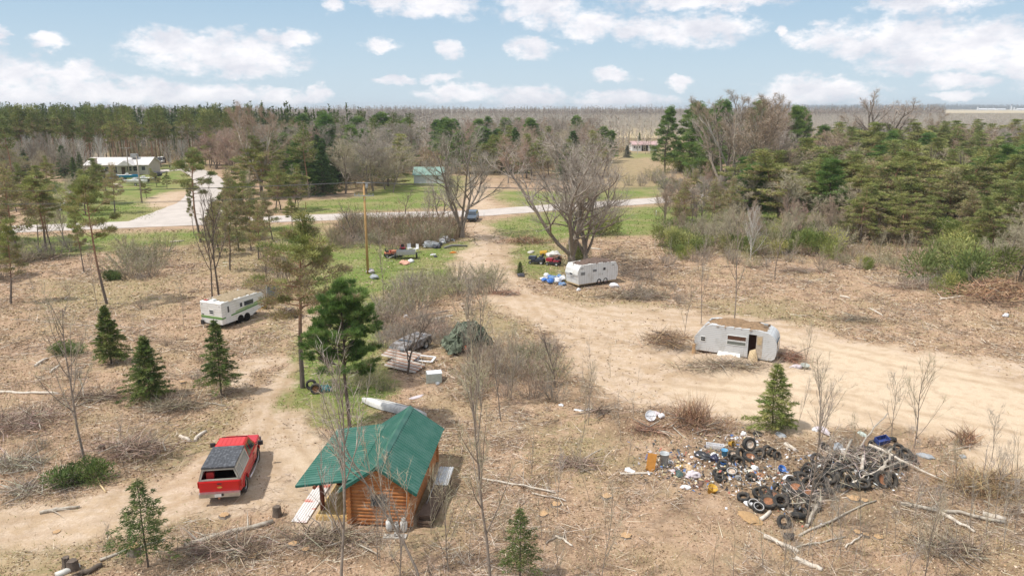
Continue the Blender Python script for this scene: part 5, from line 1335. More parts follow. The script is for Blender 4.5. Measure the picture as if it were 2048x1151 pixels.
car('parked_car', 'car', 'dark blue grey car parked where the dirt drive meets the road', gp(944, 440), R(176), mat('slate_paint', (.10, .13, .17), .3), 4.4, 1.85, 1.5)
car('parked_car', 'car', 'silver station wagon parked in front of the ranch house', gp(255, 341), R(88), mat('silver_paint', (.42, .50, .58), .3), 4.9, 1.8, 1.5, 'suv')
car('parked_van', 'van', 'white van parked on the lawn right of the ranch house', gp(322, 326), R(195), white_m, 4.9, 1.95, 2.0, 'van')
car('junk_car', 'junk car', 'wrecked grey junk car hidden in brush left of the tarp covered vehicle', gp(822, 702), R(150), mat('dull_silver', (.27, .26, .26), .75, var=.35, scale=3, col2=(.11, .09, .075), thr=(.42, .56)), 3.4, 1.5, 1.1, 'sedan')

# ---- campers


def siding(name, col, pitch, col2=None, dirt=(.30, .27, .21), vertical=False, k=.5):
    m = bpy.data.materials.new(name); m.use_nodes = True; nt = m.node_tree; N = nt.nodes; L = nt.links; b_ = N['Principled BSDF']; b_.inputs['Roughness'].default_value = .45; b_.inputs['Metallic'].default_value = .15
    tc = N.new('ShaderNodeTexCoord'); sp = N.new('ShaderNodeSeparateXYZ'); L.new(tc.outputs['Object'], sp.inputs[0])
    m1 = N.new('ShaderNodeMath'); m1.operation = 'MULTIPLY'; L.new(sp.outputs[0 if vertical else 2], m1.inputs[0]); m1.inputs[1].default_value = 1 / pitch
    m2 = N.new('ShaderNodeMath'); m2.operation = 'FRACT'; L.new(m1.outputs[0], m2.inputs[0])
    m3 = N.new('ShaderNodeMath'); m3.operation = 'PINGPONG'; m3.inputs[1].default_value = .5; L.new(m2.outputs[0], m3.inputs[0])
    bp = N.new('ShaderNodeBump'); bp.inputs['Strength'].default_value = k; bp.inputs['Distance'].default_value = .03; L.new(m3.outputs[0], bp.inputs['Height']); L.new(bp.outputs[0], b_.inputs['Normal'])
    gr = N.new('ShaderNodeMapRange'); L.new(m3.outputs[0], gr.inputs[0]); gr.inputs[1].default_value = .0; gr.inputs[2].default_value = .14; gr.inputs[3].default_value = .74; gr.inputs[4].default_value = 1
    n = N.new('ShaderNodeTexNoise'); n.inputs['Scale'].default_value = 1.6; n.inputs['Detail'].default_value = 7; n.inputs['Roughness'].default_value = .7; L.new(tc.outputs['Object'], n.inputs['Vector'])
    mr = N.new('ShaderNodeMapRange'); L.new(n.outputs[0], mr.inputs[0]); mr.inputs[1].default_value = .5; mr.inputs[2].default_value = .78; mr.inputs[4].default_value = .75
    mx = N.new('ShaderNodeMixRGB'); L.new(mr.outputs[0], mx.inputs[0]); mx.inputs[1].default_value = (*col, 1); mx.inputs[2].default_value = (*dirt, 1)
    mu = N.new('ShaderNodeMixRGB'); mu.blend_type = 'MULTIPLY'; mu.inputs[0].default_value = 1; L.new(mx.outputs[0], mu.inputs[1]); L.new(gr.outputs[0], mu.inputs[2]); L.new(mu.outputs[0], b_.inputs['Base Color'])
    return m


def clipx(P, x0, x1):
    def cut(P, x, keep):
        out = []
        for i in range(len(P)):
            a, c = P[i], P[(i + 1) % len(P)]; ia, ic = keep(a[0]), keep(c[0])
            if ia: out.append(a)
            if ia != ic: t = (x - a[0]) / (c[0] - a[0]); out.append((x, a[1] + t * (c[1] - a[1])))
        return out
    return cut(cut(P, x0, lambda v: v >= x0 - 1e-9), x1, lambda v: v <= x1 + 1e-9)


def litter_roof(x0, x1, y0, y1, zf, amp, m, parent, seed, name='roof_litter'):
    n, k = 26, 12; vs = []
    for i in range(n + 1):
        for j in range(k + 1):
            x = x0 + (x1 - x0) * i / n; y = y0 + (y1 - y0) * j / k; e = min(i, n - i, j, k - j); jx = float(vnoise(i * 1.3, j * 1.7, 1.1, seed)) - .5
            vs.append((x + jx * .55 * (e <= 1), y + jx * .55 * (e <= 1), zf(x) + .012 + (0 if e == 0 else amp * (1.5 * math.sin(math.pi * i / n) ** .6 * math.sin(math.pi * j / k) ** .5) * (.3 + float(vnoise(i * .9 + seed, j * .9, 1.6, seed)) + .5 * float(vnoise(i, j, .8, seed))))))
    b = MB(); b.add(vs, [(i * (k + 1) + j, (i + 1) * (k + 1) + j, (i + 1) * (k + 1) + j + 1, i * (k + 1) + j + 1) for i in range(n) for j in range(k)], smooth=True)
    return b.build(name, m, parent)


def win(parent, c, w, h, face='-y', name='window', slats=0, frame=.035, glass=None, fm=None):
    """window with frame and pane on the near side (-y) or the left end (-x)"""
    b = MB(); g = MB(); x, y, z = c
    def put(bb, dx, dz, ww, hh_, d, off):
        if face == '-y': bb.box((x + dx, y - off, z + dz), (ww, d, hh_))
        else: bb.box((x - off, y + dx, z + dz), (d, ww, hh_))
    for dx, dz, ww, hh_ in ((0, h / 2, w + frame * 2, frame), (0, -h / 2, w + frame * 2, frame), (-w / 2 - frame / 2, 0, frame, h - frame), (w / 2 + frame / 2, 0, frame, h - frame)): put(b, dx, dz, ww, hh_, .05, .01)
    for k in range(slats): put(b, 0, -h / 2 + h * (k + 1) / (slats + 1), w, .025, .03, .012)
    o = b.build(name, fm or white_m, parent); put(g, 0, 0, w, h - frame, .02, .006); g.build('pane', glass or glass_m, o); return o


brown_litter = mat('roof_leaf_litter', (.30, .20, .12), .95, var=.3, scale=5, bump=.8, col2=(.16, .11, .07), spec=.1)


def camper_silver():
    c = (Vector((13.6, 52.45, 0)) + Vector((18.85, 49.95, 0))) / 2 + Vector((.53, 1.0, 0)); t = empty('silver_camper', (c.x, c.y, .05), R(-25.5)); tag(t, 'abandoned silver camper with an open door and leaf covered roof, on the sandy clearing', 'camper')
    L, Wd = 2.92, 1.12; sm = siding('ribbed_aluminium', (.60, .61, .615), .13, dirt=(.36, .35, .32))
    P = [(-L + .1, .28), (L - .3, .2), (L - .1, .34), (L - .01, .6), (L, 1.2), (L - .05, 1.45), (L - .15, 1.66), (L - .3, 1.83), (L - .5, 1.96), (L - .75, 2.05), (L - 1.3, 2.13), (-L + 1.25, 2.16), (-L + .75, 2.06), (-L + .12, 1.34), (-L, 1.2), (-L, .5)]
    b = MB(); n = len(P)
    b.add([(x, -Wd, z) for x, z in P] + [(x, Wd, z) for x, z in P], [(i, (i + 1) % n, n + (i + 1) % n, n + i) for i in range(n)] + [tuple(range(n, 2 * n))])
    dx0, dx1, dz = .95, 1.52, 1.82
    for (x0, x1) in ((-9, dx0), (dx1, 9)):
        q = clipx(P, x0, x1); b.add([(x, -Wd, z) for x, z in q], [tuple(range(len(q)))[::-1]])
    b.add([(dx0, -Wd, dz), (dx1, -Wd, dz), (dx1, -Wd, 2.12), (dx0, -Wd, 2.12)], [(0, 1, 2, 3)])
    body = b.build('body', sm, t)
    b = MB(); b.box(((dx0 + dx1) / 2, -Wd + .7, 1.05), (dx1 - dx0 + .3, .02, 1.7)); b.box((dx0 - .14, -Wd + .36, 1.05), (.02, .68, 1.7)); b.box((dx1 + .16, -Wd + .36, 1.05), (.02, .68, 1.7)); b.box((1.23, -Wd + .36, .27), (.9, .68, .02)); b.box((1.23, -Wd + .36, 1.9), (.9, .68, .02)); b.build('doorway', mat('rusty_interior', (.10, .045, .025), .9), t)
    b = MB(); b.box((dx1 + .2, -Wd - .04, 1.05), (.44, .03, 1.5), Matrix.Rotation(R(12), 4, 'Z')); d = b.build('door', mat('peeling_door', (.56, .50, .42), .7, var=.2, scale=3, col2=(.34, .24, .16)), t)
    b = MB(); b.box((dx1 + .2, -Wd - .075, 1.45), (.3, .01, .5), Matrix.Rotation(R(12), 4, 'Z')); b.build('door_panel', mat('plywood', (.60, .46, .28), .8), d)
    win(t, (-2.28, -Wd, 1.12), .32, .30, slats=1, glass=hollow_shade_m); win(t, (.12, -Wd, 1.44), 1.3, .32, glass=mat('rusty_interior', (.10, .045, .025), .9)); win(t, (.12, -Wd, 1.09), 1.3, .26, glass=mat('old_pane', (.16, .17, .15), .5))
    b = MB(); b.box((L + .0, -.2, 1.25), (.04, 1.3, .45)); b.build('end_window', glass_m, t)
    litter_roof(-L + .9, L - .8, -Wd + .12, Wd - .15, lambda x: 2.08 - max(0, x - 1.6) * .07, .17, brown_litter, t, 3)
    b = MB()   # torn skirt sheets hanging down
    rn = random.Random(9)
    for x0, x1 in ((-1.1, -.1), (-.25, .45)):
        vs = [(x0, -Wd - .01, .42), (x1, -Wd - .01, .40), (x1 + .1, -Wd - .55, .05), ((x0 + x1) / 2, -Wd - .8, .02), (x0 - .1, -Wd - .45, .04), ((x0 + x1) / 2, -Wd - .3, .28)]
        b.add(vs, [(0, 1, 5), (1, 2, 5), (2, 3, 5), (3, 4, 5), (4, 0, 5)], smooth=False)
    b.build('torn_skirt', white_m, t)
    b = MB(); b.add([(1.1, -Wd - .1, .75), (1.5, -Wd - .06, .9), (1.75, -Wd - .3, .1), (1.3, -Wd - .5, .08), (1.05, -Wd - .35, .3)], [(0, 1, 2, 3, 4)]); b.build('fallen_panel', mat('plywood', (.60, .46, .28), .8), t)
    for x in (-.3, .5):
        wt, wr = MB(), MB(); wheel_parts(wt, wr, .30, .18, (x, -Wd + .18, .22), 'Y', .6); w = wt.build('wheel', tyre_m, t); wr.build('rim', rust_m, w)
    b = MB(); b.box((0, 0, .24), (5.2, 1.9, .1)); b.build('chassis', rust_m, t)
    b = MB(); b.box((1.9, .5, 2.18), (.3, .3, .1)); b.build('roof_vent', grey_metal, t); t.scale = (1, 1, 1.1)


camper_silver()


def camper_white():
    a, c_, d = gp(1128, 566), gp(1160, 575), gp(1236, 562); rz = R(31)
    t = empty('white_camper', ((a.x + d.x) / 2 + .05, (a.y + d.y) / 2 - .1, .1), rz); tag(t, 'dented white camper with a sagging brown roof under the huge bare maple', 'camper')
    L, Wd = 2.55, 1.1; sm = siding('white_siding', (.74, .745, .73), .30, vertical=True, k=.25, dirt=(.38, .34, .27))
    P = [(-L + .05, .18), (L - .2, .18), (L + .02, .75), (L + .02, 1.5), (L - .25, 2.08), (.3, 2.2), (-L + .25, 2.12), (-L - .02, 1.7), (-L - .14, 1.15), (-L - .02, .9)]
    b = MB(); b.prism([(x, z) for x, z in P], -Wd, Wd, axis='Y'); b.v = [(x, y, z) for x, y, z in b.v]
    b.build('body', sm, t)
    win(t, (-L + .55, -Wd, 1.28), .55, .34, slats=3); win(t, (-L + .4, -Wd, 1.85), .4, .10); win(t, (-.5, -Wd, 1.45), .5, .26, slats=1); win(t, (.75, -Wd, 1.5), .32, .32); win(t, (1.9, -Wd, 1.8), .3, .1)
    win(t, (-L - .13, 0, 1.15), .55, .25, '-x', slats=0)
    b = MB(); b.box((.75, -Wd - .006, 1.05), (.62, .012, 1.66)); dd = b.build('door', white_m, t)
    b = MB(); b.box((.55, -Wd - .03, 1.0), (.05, .03, .12)); b.build('handle', chrome_m, dd)
    litter_roof(-L + .3, L - .25, -Wd + .1, Wd - .05, lambda x: 2.06 + .1 * math.exp(-((x - .4) / 1.2) ** 2), .16, mat('purple_brown_litter', (.17, .115, .09), .95, var=.3, scale=4, bump=.8, col2=(.08, .06, .05)), t, 8)
    for x in (.1, .95):
        wt, wr = MB(), MB(); wheel_parts(wt, wr, .30, .18, (x, -Wd + .06, .22), 'Y', .55); w = wt.build('wheel', tyre_m, t); wr.build('rim', rust_m, w)
    b = MB(); b.box((-L + .1, 0, .12), (.1, 2.2, .12)); b.box((0, 0, .1), (4.6, 1.9, .1)); b.build('chassis', mat('raw_lumber', (.52, .38, .2), .8), t)
    b = MB(); b.box((-L - .15, 0, .92), (.03, 2.2, .02)); b.build('trim', grey_metal, t)


camper_white()


def camper_green():
    a = gp(403, 652); c_ = gp(448, 657); rz = R(66); ax = Vector((math.cos(rz), math.sin(rz), 0)); L, Wd = 2.55, 1.16
    c = (a + c_) / 2 + ax * L; t = empty('striped_camper', (c.x, c.y, .05), rz); tag(t, 'white camper with a green stripe and mossy roof on the left side of the clearing', 'camper')
    sm = siding('aged_white_siding', (.74, .735, .71), .22, k=.2, dirt=(.50, .46, .36))
    P = [(-L, .30), (.9, .30), (1.6, .62), (L, .78), (L + .05, 1.5), (L - .25, 2.0), (L - .7, 2.12), (-L + .1, 2.15), (-L, 2.08)]
    b = MB(); b.prism(P, -Wd, Wd, axis='Y'); b.build('body', sm, t)
    gm = mat('green_stripe', (.10, .25, .055), .6, var=.15); g2 = mat('pale_green_stripe', (.30, .42, .17), .6)
    b = MB(); b.box((-L - .004, 0, .80), (.008, 2 * Wd, .12)); b.add([(-L, -Wd - .004, .74), (-L, -Wd - .004, .86), (L - .1, -Wd - .004, 1.24), (L - .1, -Wd - .004, 1.10)], [(0, 1, 2, 3)]); b.build('stripe', gm, t)
    b = MB(); b.box((-L - .004, 0, .915), (.008, 2 * Wd, .09)); b.add([(-1.0, -Wd - .005, 1.02), (-1.0, -Wd - .005, 1.12), (L - .1, -Wd - .005, 1.52), (L - .1, -Wd - .005, 1.26)], [(0, 1, 2, 3)]); b.build('upper_stripe', g2, t)
    win(t, (-L, -.05, 1.32), .42, .34, '-x', slats=1); b = MB(); b.box((-L - .01, .95, 1.03), (.02, .25, .06)); b.box((-L - .01, .95, 1.9), (.02, .06, .05)); b.box((-L - .01, -.95, 1.85), (.02, .06, .05)); b.build('tail_marker', black_m, t)
    b = MB(); b.box((-L + .72, -Wd - .008, 1.1), (.58, .016, 1.6)); d = b.build('door', white_m, t); win(d, (-L + .72, -Wd - .016, 1.48), .2, .55, frame=.02)
    win(t, (-.35, -Wd, 1.52), .28, .4); win(t, (.55, -Wd, 1.52), 1.1, .42, frame=.025)
    litter_roof(-L + .5, L - .5, -Wd + .05, Wd - .05, lambda x: 2.12, .10, mat('mossy_roof', (.34, .26, .17), .95, var=.25, scale=4, bump=.8, col2=(.21, .17, .10)), t, 14)
    b = MB(); b.box((-L + .45, .1, 2.22), (.42, .42, .12), taper=.8); b.build('roof_vent', white_m, t)
    b = MB(); b.box((-L + .3, .75, 2.2), (.3, .3, .06)); b.build('red_hatch', mat('faded_red', (.45, .12, .10), .7), t)
    for x in (-.5, .25):
        b = MB(); b.tube([(x, -Wd - .01, .3), (x, -Wd + .25, .3)], .36, 16); b.build('wheel_arch', hollow_shade_m, t)
        wt, wr = MB(), MB(); wheel_parts(wt, wr, .31, .2, (x, -Wd + .10, .26), 'Y', .6); w = wt.build('wheel', tyre_m, t); wr.build('rim', grey_metal, w)
    b = MB(); b.box((-.4, 0, .25), (4.2, 1.9, .12)); b.box((-L - .12, .95, .35), (.12, .3, .35)); b.build('chassis', black_m, t)


camper_green()


# ---- tarp covered military vehicle
def tarp_vehicle():
    p = gp(937, 700); t = empty('covered_vehicle', (p.x, p.y, .0), R(22)); tag(t, 'old off road vehicle under a torn green camouflage tarp, among brush', 'vehicle')
    gm = mat('army_green', (.10, .12, .075), .8, var=.3, scale=3, col2=(.05, .06, .04)); rn = random.Random(2)
    b = MB(); b.box((0, 0, .75), (3.3, 1.5, .5)); b.box((-1.3, 0, 1.05), (.9, 1.3, .2)); b.build('hull', gm, t)
    for x in (-1.15, 1.1):
        for s in (-1, 1):
            wt, wr = MB(), MB(); wheel_parts(wt, wr, .42, .25, (x, s * .78, .42), 'Y', .55); w = wt.build('wheel', tyre_m, t); wr.build('rim', gm, w)
    n, k = 34, 24; vs = []; mats_ = [mat('camo_canvas', (.19, .22, .155), .9, var=.35, scale=3.2, bump=.5, col2=(.045, .055, .035), thr=(.40, .54))]
    for i in range(n + 1):
        for j in range(k + 1):
            x = -1.95 + 4.0 * i / n; y = -1.15 + 2.3 * j / k
            hx = 1.1 + 1.05 * math.exp(-((x - .1) / 1.15) ** 4) ; edge = max(abs(y) / 1.15, abs(x) / 2.05); z = hx * (1 - max(0, edge - .62) ** 1.3 * 2.6) + (float(vnoise(x * 3 + 9, y * 3, 1, 4)) - .5) * .28 + (float(vnoise(x * 8, y * 8, 1, 6)) - .5) * .14
            vs.append((x + (float(vnoise(x * 5, y * 5, 1, 8)) - .5) * .15, y + (float(vnoise(x * 5, y * 5, 1, 9)) - .5) * .15, max(z, .25)))
    b = MB(); b.add(vs, [(i * (k + 1) + j, (i + 1) * (k + 1) + j, (i + 1) * (k + 1) + j + 1, i * (k + 1) + j + 1) for i in range(n) for j in range(k) if rn.random() > .10], smooth=False); b.build('tarp', mats_, t)
    b = MB(); b.rbox((-.55, -1.08, .62), (.32, .08, .26), .04); b.build('orange_reflector', mat('safety_orange', (.85, .13, .04), .6), t)


tarp_vehicle()


# ---- upturned canoe behind the cabin
def canoe():
    a = gp(724, 803); e = a + Vector((4.35, -2.45, 0)); c = (a + e) / 2; d = (e - a).normalized(); t = empty('upturned_canoe', (c.x, c.y, .03), math.atan2(d.y, d.x)); tag(t, 'weathered white canoe lying upside down behind the cabin roof', 'canoe')
    Lh = 2.5; n = 24; vs = []; k = 10
    for i in range(n + 1):
        s = -1 + 2 * i / n; w = .46 * (1 - abs(s) ** 2.4) + .006; hgt = .36 * (1 - abs(s) ** 6 * .35)
        for j in range(k + 1):
            a_ = math.pi * j / k; vs.append((s * Lh, w * math.cos(a_) * (1 if True else 0), .02 + hgt * (math.sin(a_) ** .75)))
    b = MB(); b.add(vs, [(i * (k + 1) + j, (i + 1) * (k + 1) + j, (i + 1) * (k + 1) + j + 1, i * (k + 1) + j + 1) for i in range(n) for j in range(k)], smooth=True)
    b.build('hull', mat('weathered_hull', (.62, .61, .59), .55, var=.3, scale=2.5, col2=(.33, .32, .30), thr=(.5, .7)), t)
    b = MB(); b.tube([(-Lh * .96, 0, .3), (-Lh * .5, 0, .39), (0, 0, .395), (Lh * .5, 0, .39), (Lh * .96, 0, .3)], .018, 6); b.build('keel', grey_metal, t)
    for s in (-1, 1):
        b = MB(); b.tube([((-1 + 2 * i / 16) * Lh, s * (.46 * (1 - abs(-1 + 2 * i / 16) ** 2.4) + .012), .02) for i in range(17)], .02, 5); b.build('gunwale', grey_metal, t)


canoe()


# ---- utility poles and wires
def upole(px, py, pt, label, m, arms, rz=0.0, h=None, extra=True):
    p = gp(px, py); H_ = h or hh(px, py, pt); t = empty('utility_pole', (p.x, p.y, 0), rz); tag(t, label, 'utility pole')
    b = MB(); b.tube([(0, 0, -.3), (0, 0, H_ * .5), (0, 0, H_)], [.15, .125, .10], 10); b.build('pole', m, t)
    for (z, w) in arms:
        b = MB(); b.box((0, -.12, z), (w, .09, .11)); ar = b.build('crossarm', mat('grey_crossarm', (.40, .38, .34), .85), t)
        for x in (-w * .45, -w * .25, w * .25, w * .45): q = MB(); q.lathe([(0, z + .22), (.05, z + .2), (.04, z + .12), (.06, z + .08), (.03, z + .05)], 8, M=Matrix.Translation((x, -.12, 0))); q.build('insulator', glass_l, ar)
        q = MB(); beam(q, (-w * .3, -.14, z), (0, -.13, z - .5), .02, .03); beam(q, (w * .3, -.14, z), (0, -.13, z - .5), .02, .03); q.build('brace', grey_metal, ar)
    return p, H_


yel = mat('treated_pole', (.50, .31, .13), .85, var=.15, scale=2, col2=(.38, .22, .09)); gp_ = mat('grey_pole', (.36, .31, .25), .9)
pA, hA = upole(736, 546, 363, 'yellow brown utility pole on the grass left of the dirt drive', yel, [(hh(736, 546, 391), 2.2)])
b = MB(); b.lathe([(.0, 0), (.13, .0), (.15, .1), (.15, .5), (.10, .58), (0, .6)], 10, M=Matrix.Translation((pA.x + .30, pA.y, hA - .75))); b.box((pA.x + .15, pA.y, hA - .5), (.12, .06, .06)); b.box((pA.x, pA.y - .12, hA - .12), (1.5, .08, .09))
tag(b.build('pole_transformer', grey_metal), 'grey transformer and top arm mounted on the yellow brown pole', 'transformer')
pB, hB = upole(1513, 425, 360, 'grey utility pole at the edge of the right woods', gp_, [], h=None)
pC, hC = upole(284, 405, 312, 'grey utility pole in the yard before the ranch house', gp_, [])
pD, hD = upole(259, 352, 294, 'T shaped utility pole rising behind the ranch house roof', gp_, [(hh(259, 352, 296), 2.9)])
pE = Vector((-110, 92, 0)); pF = Vector((110, 120, 0))
wire_m = mat('wire', (.10, .10, .10), .6)


def wire(a, c, sag, label):
    a, c = Vector(a), Vector(c); pts = [a.lerp(c, k / 14) - Vector((0, 0, sag * (1 - (2 * k / 14 - 1) ** 2))) for k in range(15)]
    b = MB(); b.tube(pts, .016, 4); tag(b.build('power_wire', wire_m), label, 'wire')


tA = Vector((pA.x, pA.y - .12, hA)); mA = hh(736, 546, 391)
for k, dx in enumerate((-.7, 0, .7)):
    wire(tA + Vector((dx, 0, -.05)), pE + Vector((dx, 0, 9.3)), 1.2, ('left', 'middle', 'right')[k] + ' wire of the upper three running from the yellow brown pole to the left edge')
    wire(tA + Vector((dx, 0, -.05)), Vector((pB.x + dx, pB.y, hB - .05 - .2 * k)), 1.0, ('left', 'middle', 'right')[k] + ' wire running from the yellow brown pole to the right roadside pole')
    wire(Vector((pB.x + dx, pB.y, hB - .05 - .2 * k)), pF + Vector((dx, 0, 10.5 - .3 * k)), 1.0, ('top', 'middle', 'lowest')[k] + ' wire crossing in front of the right woods')
wire((pA.x - 1.0, pA.y - .12, mA + .2), pE + Vector((-1, 0, 7.5)), 1.2, 'lower left wire from the crossarm of the yellow brown pole')
wire((pA.x + 1.0, pA.y - .12, mA + .2), pE + Vector((1, 0, 7.3)), 1.2, 'lower right wire from the crossarm of the yellow brown pole')
wire(pC + Vector((0, 0, hC - .3)), pD + Vector((0, 0, hD - 1)), .5, 'wire between the two poles of the ranch house yard')


# ---- houses
def house(name, label, cat, a, c, depth, hw_, rise, wall, roof, over=.35, wins=(), door=None, base_z=0.0, mats2=None, ribs=False, winm=None, ang=None):
    """a, c: ground points of the front wall ends; wins: list of (s, z, w, h) along the front"""
    d = (c - a); W = d.length; rz = math.atan2(d.y, d.x) if ang is None else ang; t = empty(name, (a.x, a.y, base_z), rz); tag(t, label, cat)
    b = MB(); b.prism([(0, 0), (0, hw_), (depth / 2, hw_ + rise), (depth, hw_), (depth, 0)], 0, W, axis='X'); w_ = b.build('wall', wall, t)
    for s in (0, 1):
        b = MB(); y0 = -over if s == 0 else depth + over; z0 = hw_ - over * rise / (depth / 2); b.add([(-over, y0, z0 + .02), (W + over, y0, z0 + .02), (W + over, depth / 2, hw_ + rise + .02), (-over, depth / 2, hw_ + rise + .02), (-over, y0, z0 + .14), (W + over, y0, z0 + .14), (W + over, depth / 2, hw_ + rise + .16), (-over, depth / 2, hw_ + rise + .16)], [(0, 1, 2, 3), (4, 5, 6, 7), (0, 1, 5, 4), (1, 2, 6, 5), (3, 0, 4, 7)]); b.build('roof', roof, t)
    for (x, z, ww, h_) in wins: win(t, (x * W, 0, z), ww, h_, slats=1, frame=.08, glass=winm or glass_m)
    if door: b = MB(); b.box((door * W, -.03, 1.02), (.95, .06, 2.04)); b.build('door', mat('dark_door', (.10, .06, .04), .6), t)
    return t, W


shed_roof = mat('teal_green_roof', (.22, .35, .30), .5, var=.1, scale=1); vin = siding('white_vinyl', (.74, .75, .76), .2, k=.3, dirt=(.60, .60, .58))
house('white_shed', 'white shed with a pale green metal roof beyond the road', 'shed', gp(828, 367), gp(886, 367), 5.0, 2.15, 1.5, vin, shed_roof, .3, [(.8, 1.35, .7, .7)], None)
red_shingle = mat('pink_red_shingle', (.50, .34, .33), .8, var=.12, scale=1)
hf, _ = house('far_white_house', 'long white far house with a faded red roof and dark porch', 'house', gp(1264, 302), gp(1314, 302), 7, 2.6, 1.2, mat('bright_white_wall', (.82, .82, .82), .7), red_shingle, .4, [(.10, 1.6, .5, .9), (.2, 1.6, .5, .9), (.30, 1.6, .5, .9), (.74, 1.6, .5, .9), (.83, 1.6, .5, .9), (.92, 1.6, .5, .9)])
b = MB(); b.box((5.3, -.05, 1.25), (2.6, .1, 2.5)); b.build('porch', hollow_shade_m, hf)  # flat dark slab on the wall, painted as the shade of the porch
beige = mat('beige_siding', (.50, .46, .39), .8, var=.06, scale=1); wroof = mat('pale_metal_roof', (.66, .63, .61), .5, var=.1, scale=.6, col2=(.52, .49, .47))
a = gp(174, 350); c = gp(297, 349)
hr, W_ = house('ranch_house', 'long beige ranch house with a pale metal roof across the road on the left', 'house', a, c, 9, 2.7, 1.6, beige, wroof, .5, [(.10, 1.6, 1.2, 1.1), (.33, 1.5, 1.0, 1.4), (.47, 1.3, .9, 1.9), (.70, 1.6, 1.2, 1.3), (.80, 1.6, 1.2, 1.3), (.93, 1.7, 1.0, 1.1)], .60)
b = MB(); b.prism([(-1.0, 2.6), (3.3, 2.6), (1.15, 4.0)], -2.6, 4.0, axis='Y'); b.v = [(x + W_ * .62, y, z) for x, y, z in b.v]; b.build('gable', wroof, hr)
b = MB(); b.box((W_ * .155, -.25, 2.2), (1.1, .9, 4.4)); b.box((W_ * .155, -.25, 4.45), (1.3, 1.1, .2)); b.build('chimney', mat('tan_brick', (.50, .42, .34), .9), hr)
b = MB(); b.box((W_ * .72, 3.5, 4.9), (1.6, 1.4, 1.1)); b.build('roof_box', grey_metal, hr)
farmw = mat('farm_white', (.80, .81, .83), .6)
for (px0, px1, py, hgt, lab) in ((1958, 1976, 220.6, 9, 'leftmost long white barn of the far farm'), (1978, 1993, 220.4, 9, 'middle long white barn of the far farm'), (1995, 2012, 220.5, 8, 'rightmost long white barn of the far farm group'), (2036, 2060, 220.8, 9, 'white barn cut off by the right picture edge')):
    house('white_barn', lab, 'barn', gp(px0, py), gp(px1, py), 22, hgt * .6, hgt * .45, farmw, farmw, .3)
for px, h_, lab in ((1955, 16, 'grey domed silo left of the far barns'), (2022, 22, 'tall white silo right of the far barns'), (2028, 15, 'shorter white silo beside the tall one')):
    p = gp(px, 220.6); b = MB(); b.lathe([(3.6, 0), (3.6, h_ * .75), (2.9, h_ * .9), (1.2, h_), (0, h_ * 1.02)], 16, M=Matrix.Translation(p)); tag(b.build('silo', farmw), lab, 'silo')
# ---------------------------------------------------------------- ground cover nobody could count
def masks_at(x, y):
    sc = np.clip(y / 60, .7, 6)
    rd = np.minimum(ribbon_dist(x, y, ROADC), ribbon_dist(x, y, SIDEC))
    return dict(sand=mask(x, y, SAND, 1.6 * sc), grass=mask(x, y, GRASS, 2.4 * sc), mud=mask(x, y, MUD, 1.6 * sc), dull=mask(x, y, DULL, 4 * sc), chip=mask(x, y, CHIP, 1.4 * sc), woods=mask(x, y, WOODS, 5 * sc), road=rd < 4.6)


def scatter(n, rng, y0=22, y1=125, p=1.0, xs=.78):
    """random ground points, thinning with distance"""
    u = rng.random(n); y = y0 * (y1 / y0) ** (u ** p); x = rng.uniform(-xs, xs, n) * (y + 4)
    return x, y


def boxes_out(x, y):
    """points not under the cabin, the truck or the campers"""
    ok = np.ones(len(x), bool)
    for cx_, cy_, rx, ry in ((-6.2, 32.1, 3.4, 3.6), (-14.1, 33.5, 1.1, 2.8)): ok &= ~((abs(x - cx_) < rx) & (abs(y - cy_) < ry))
    return ok


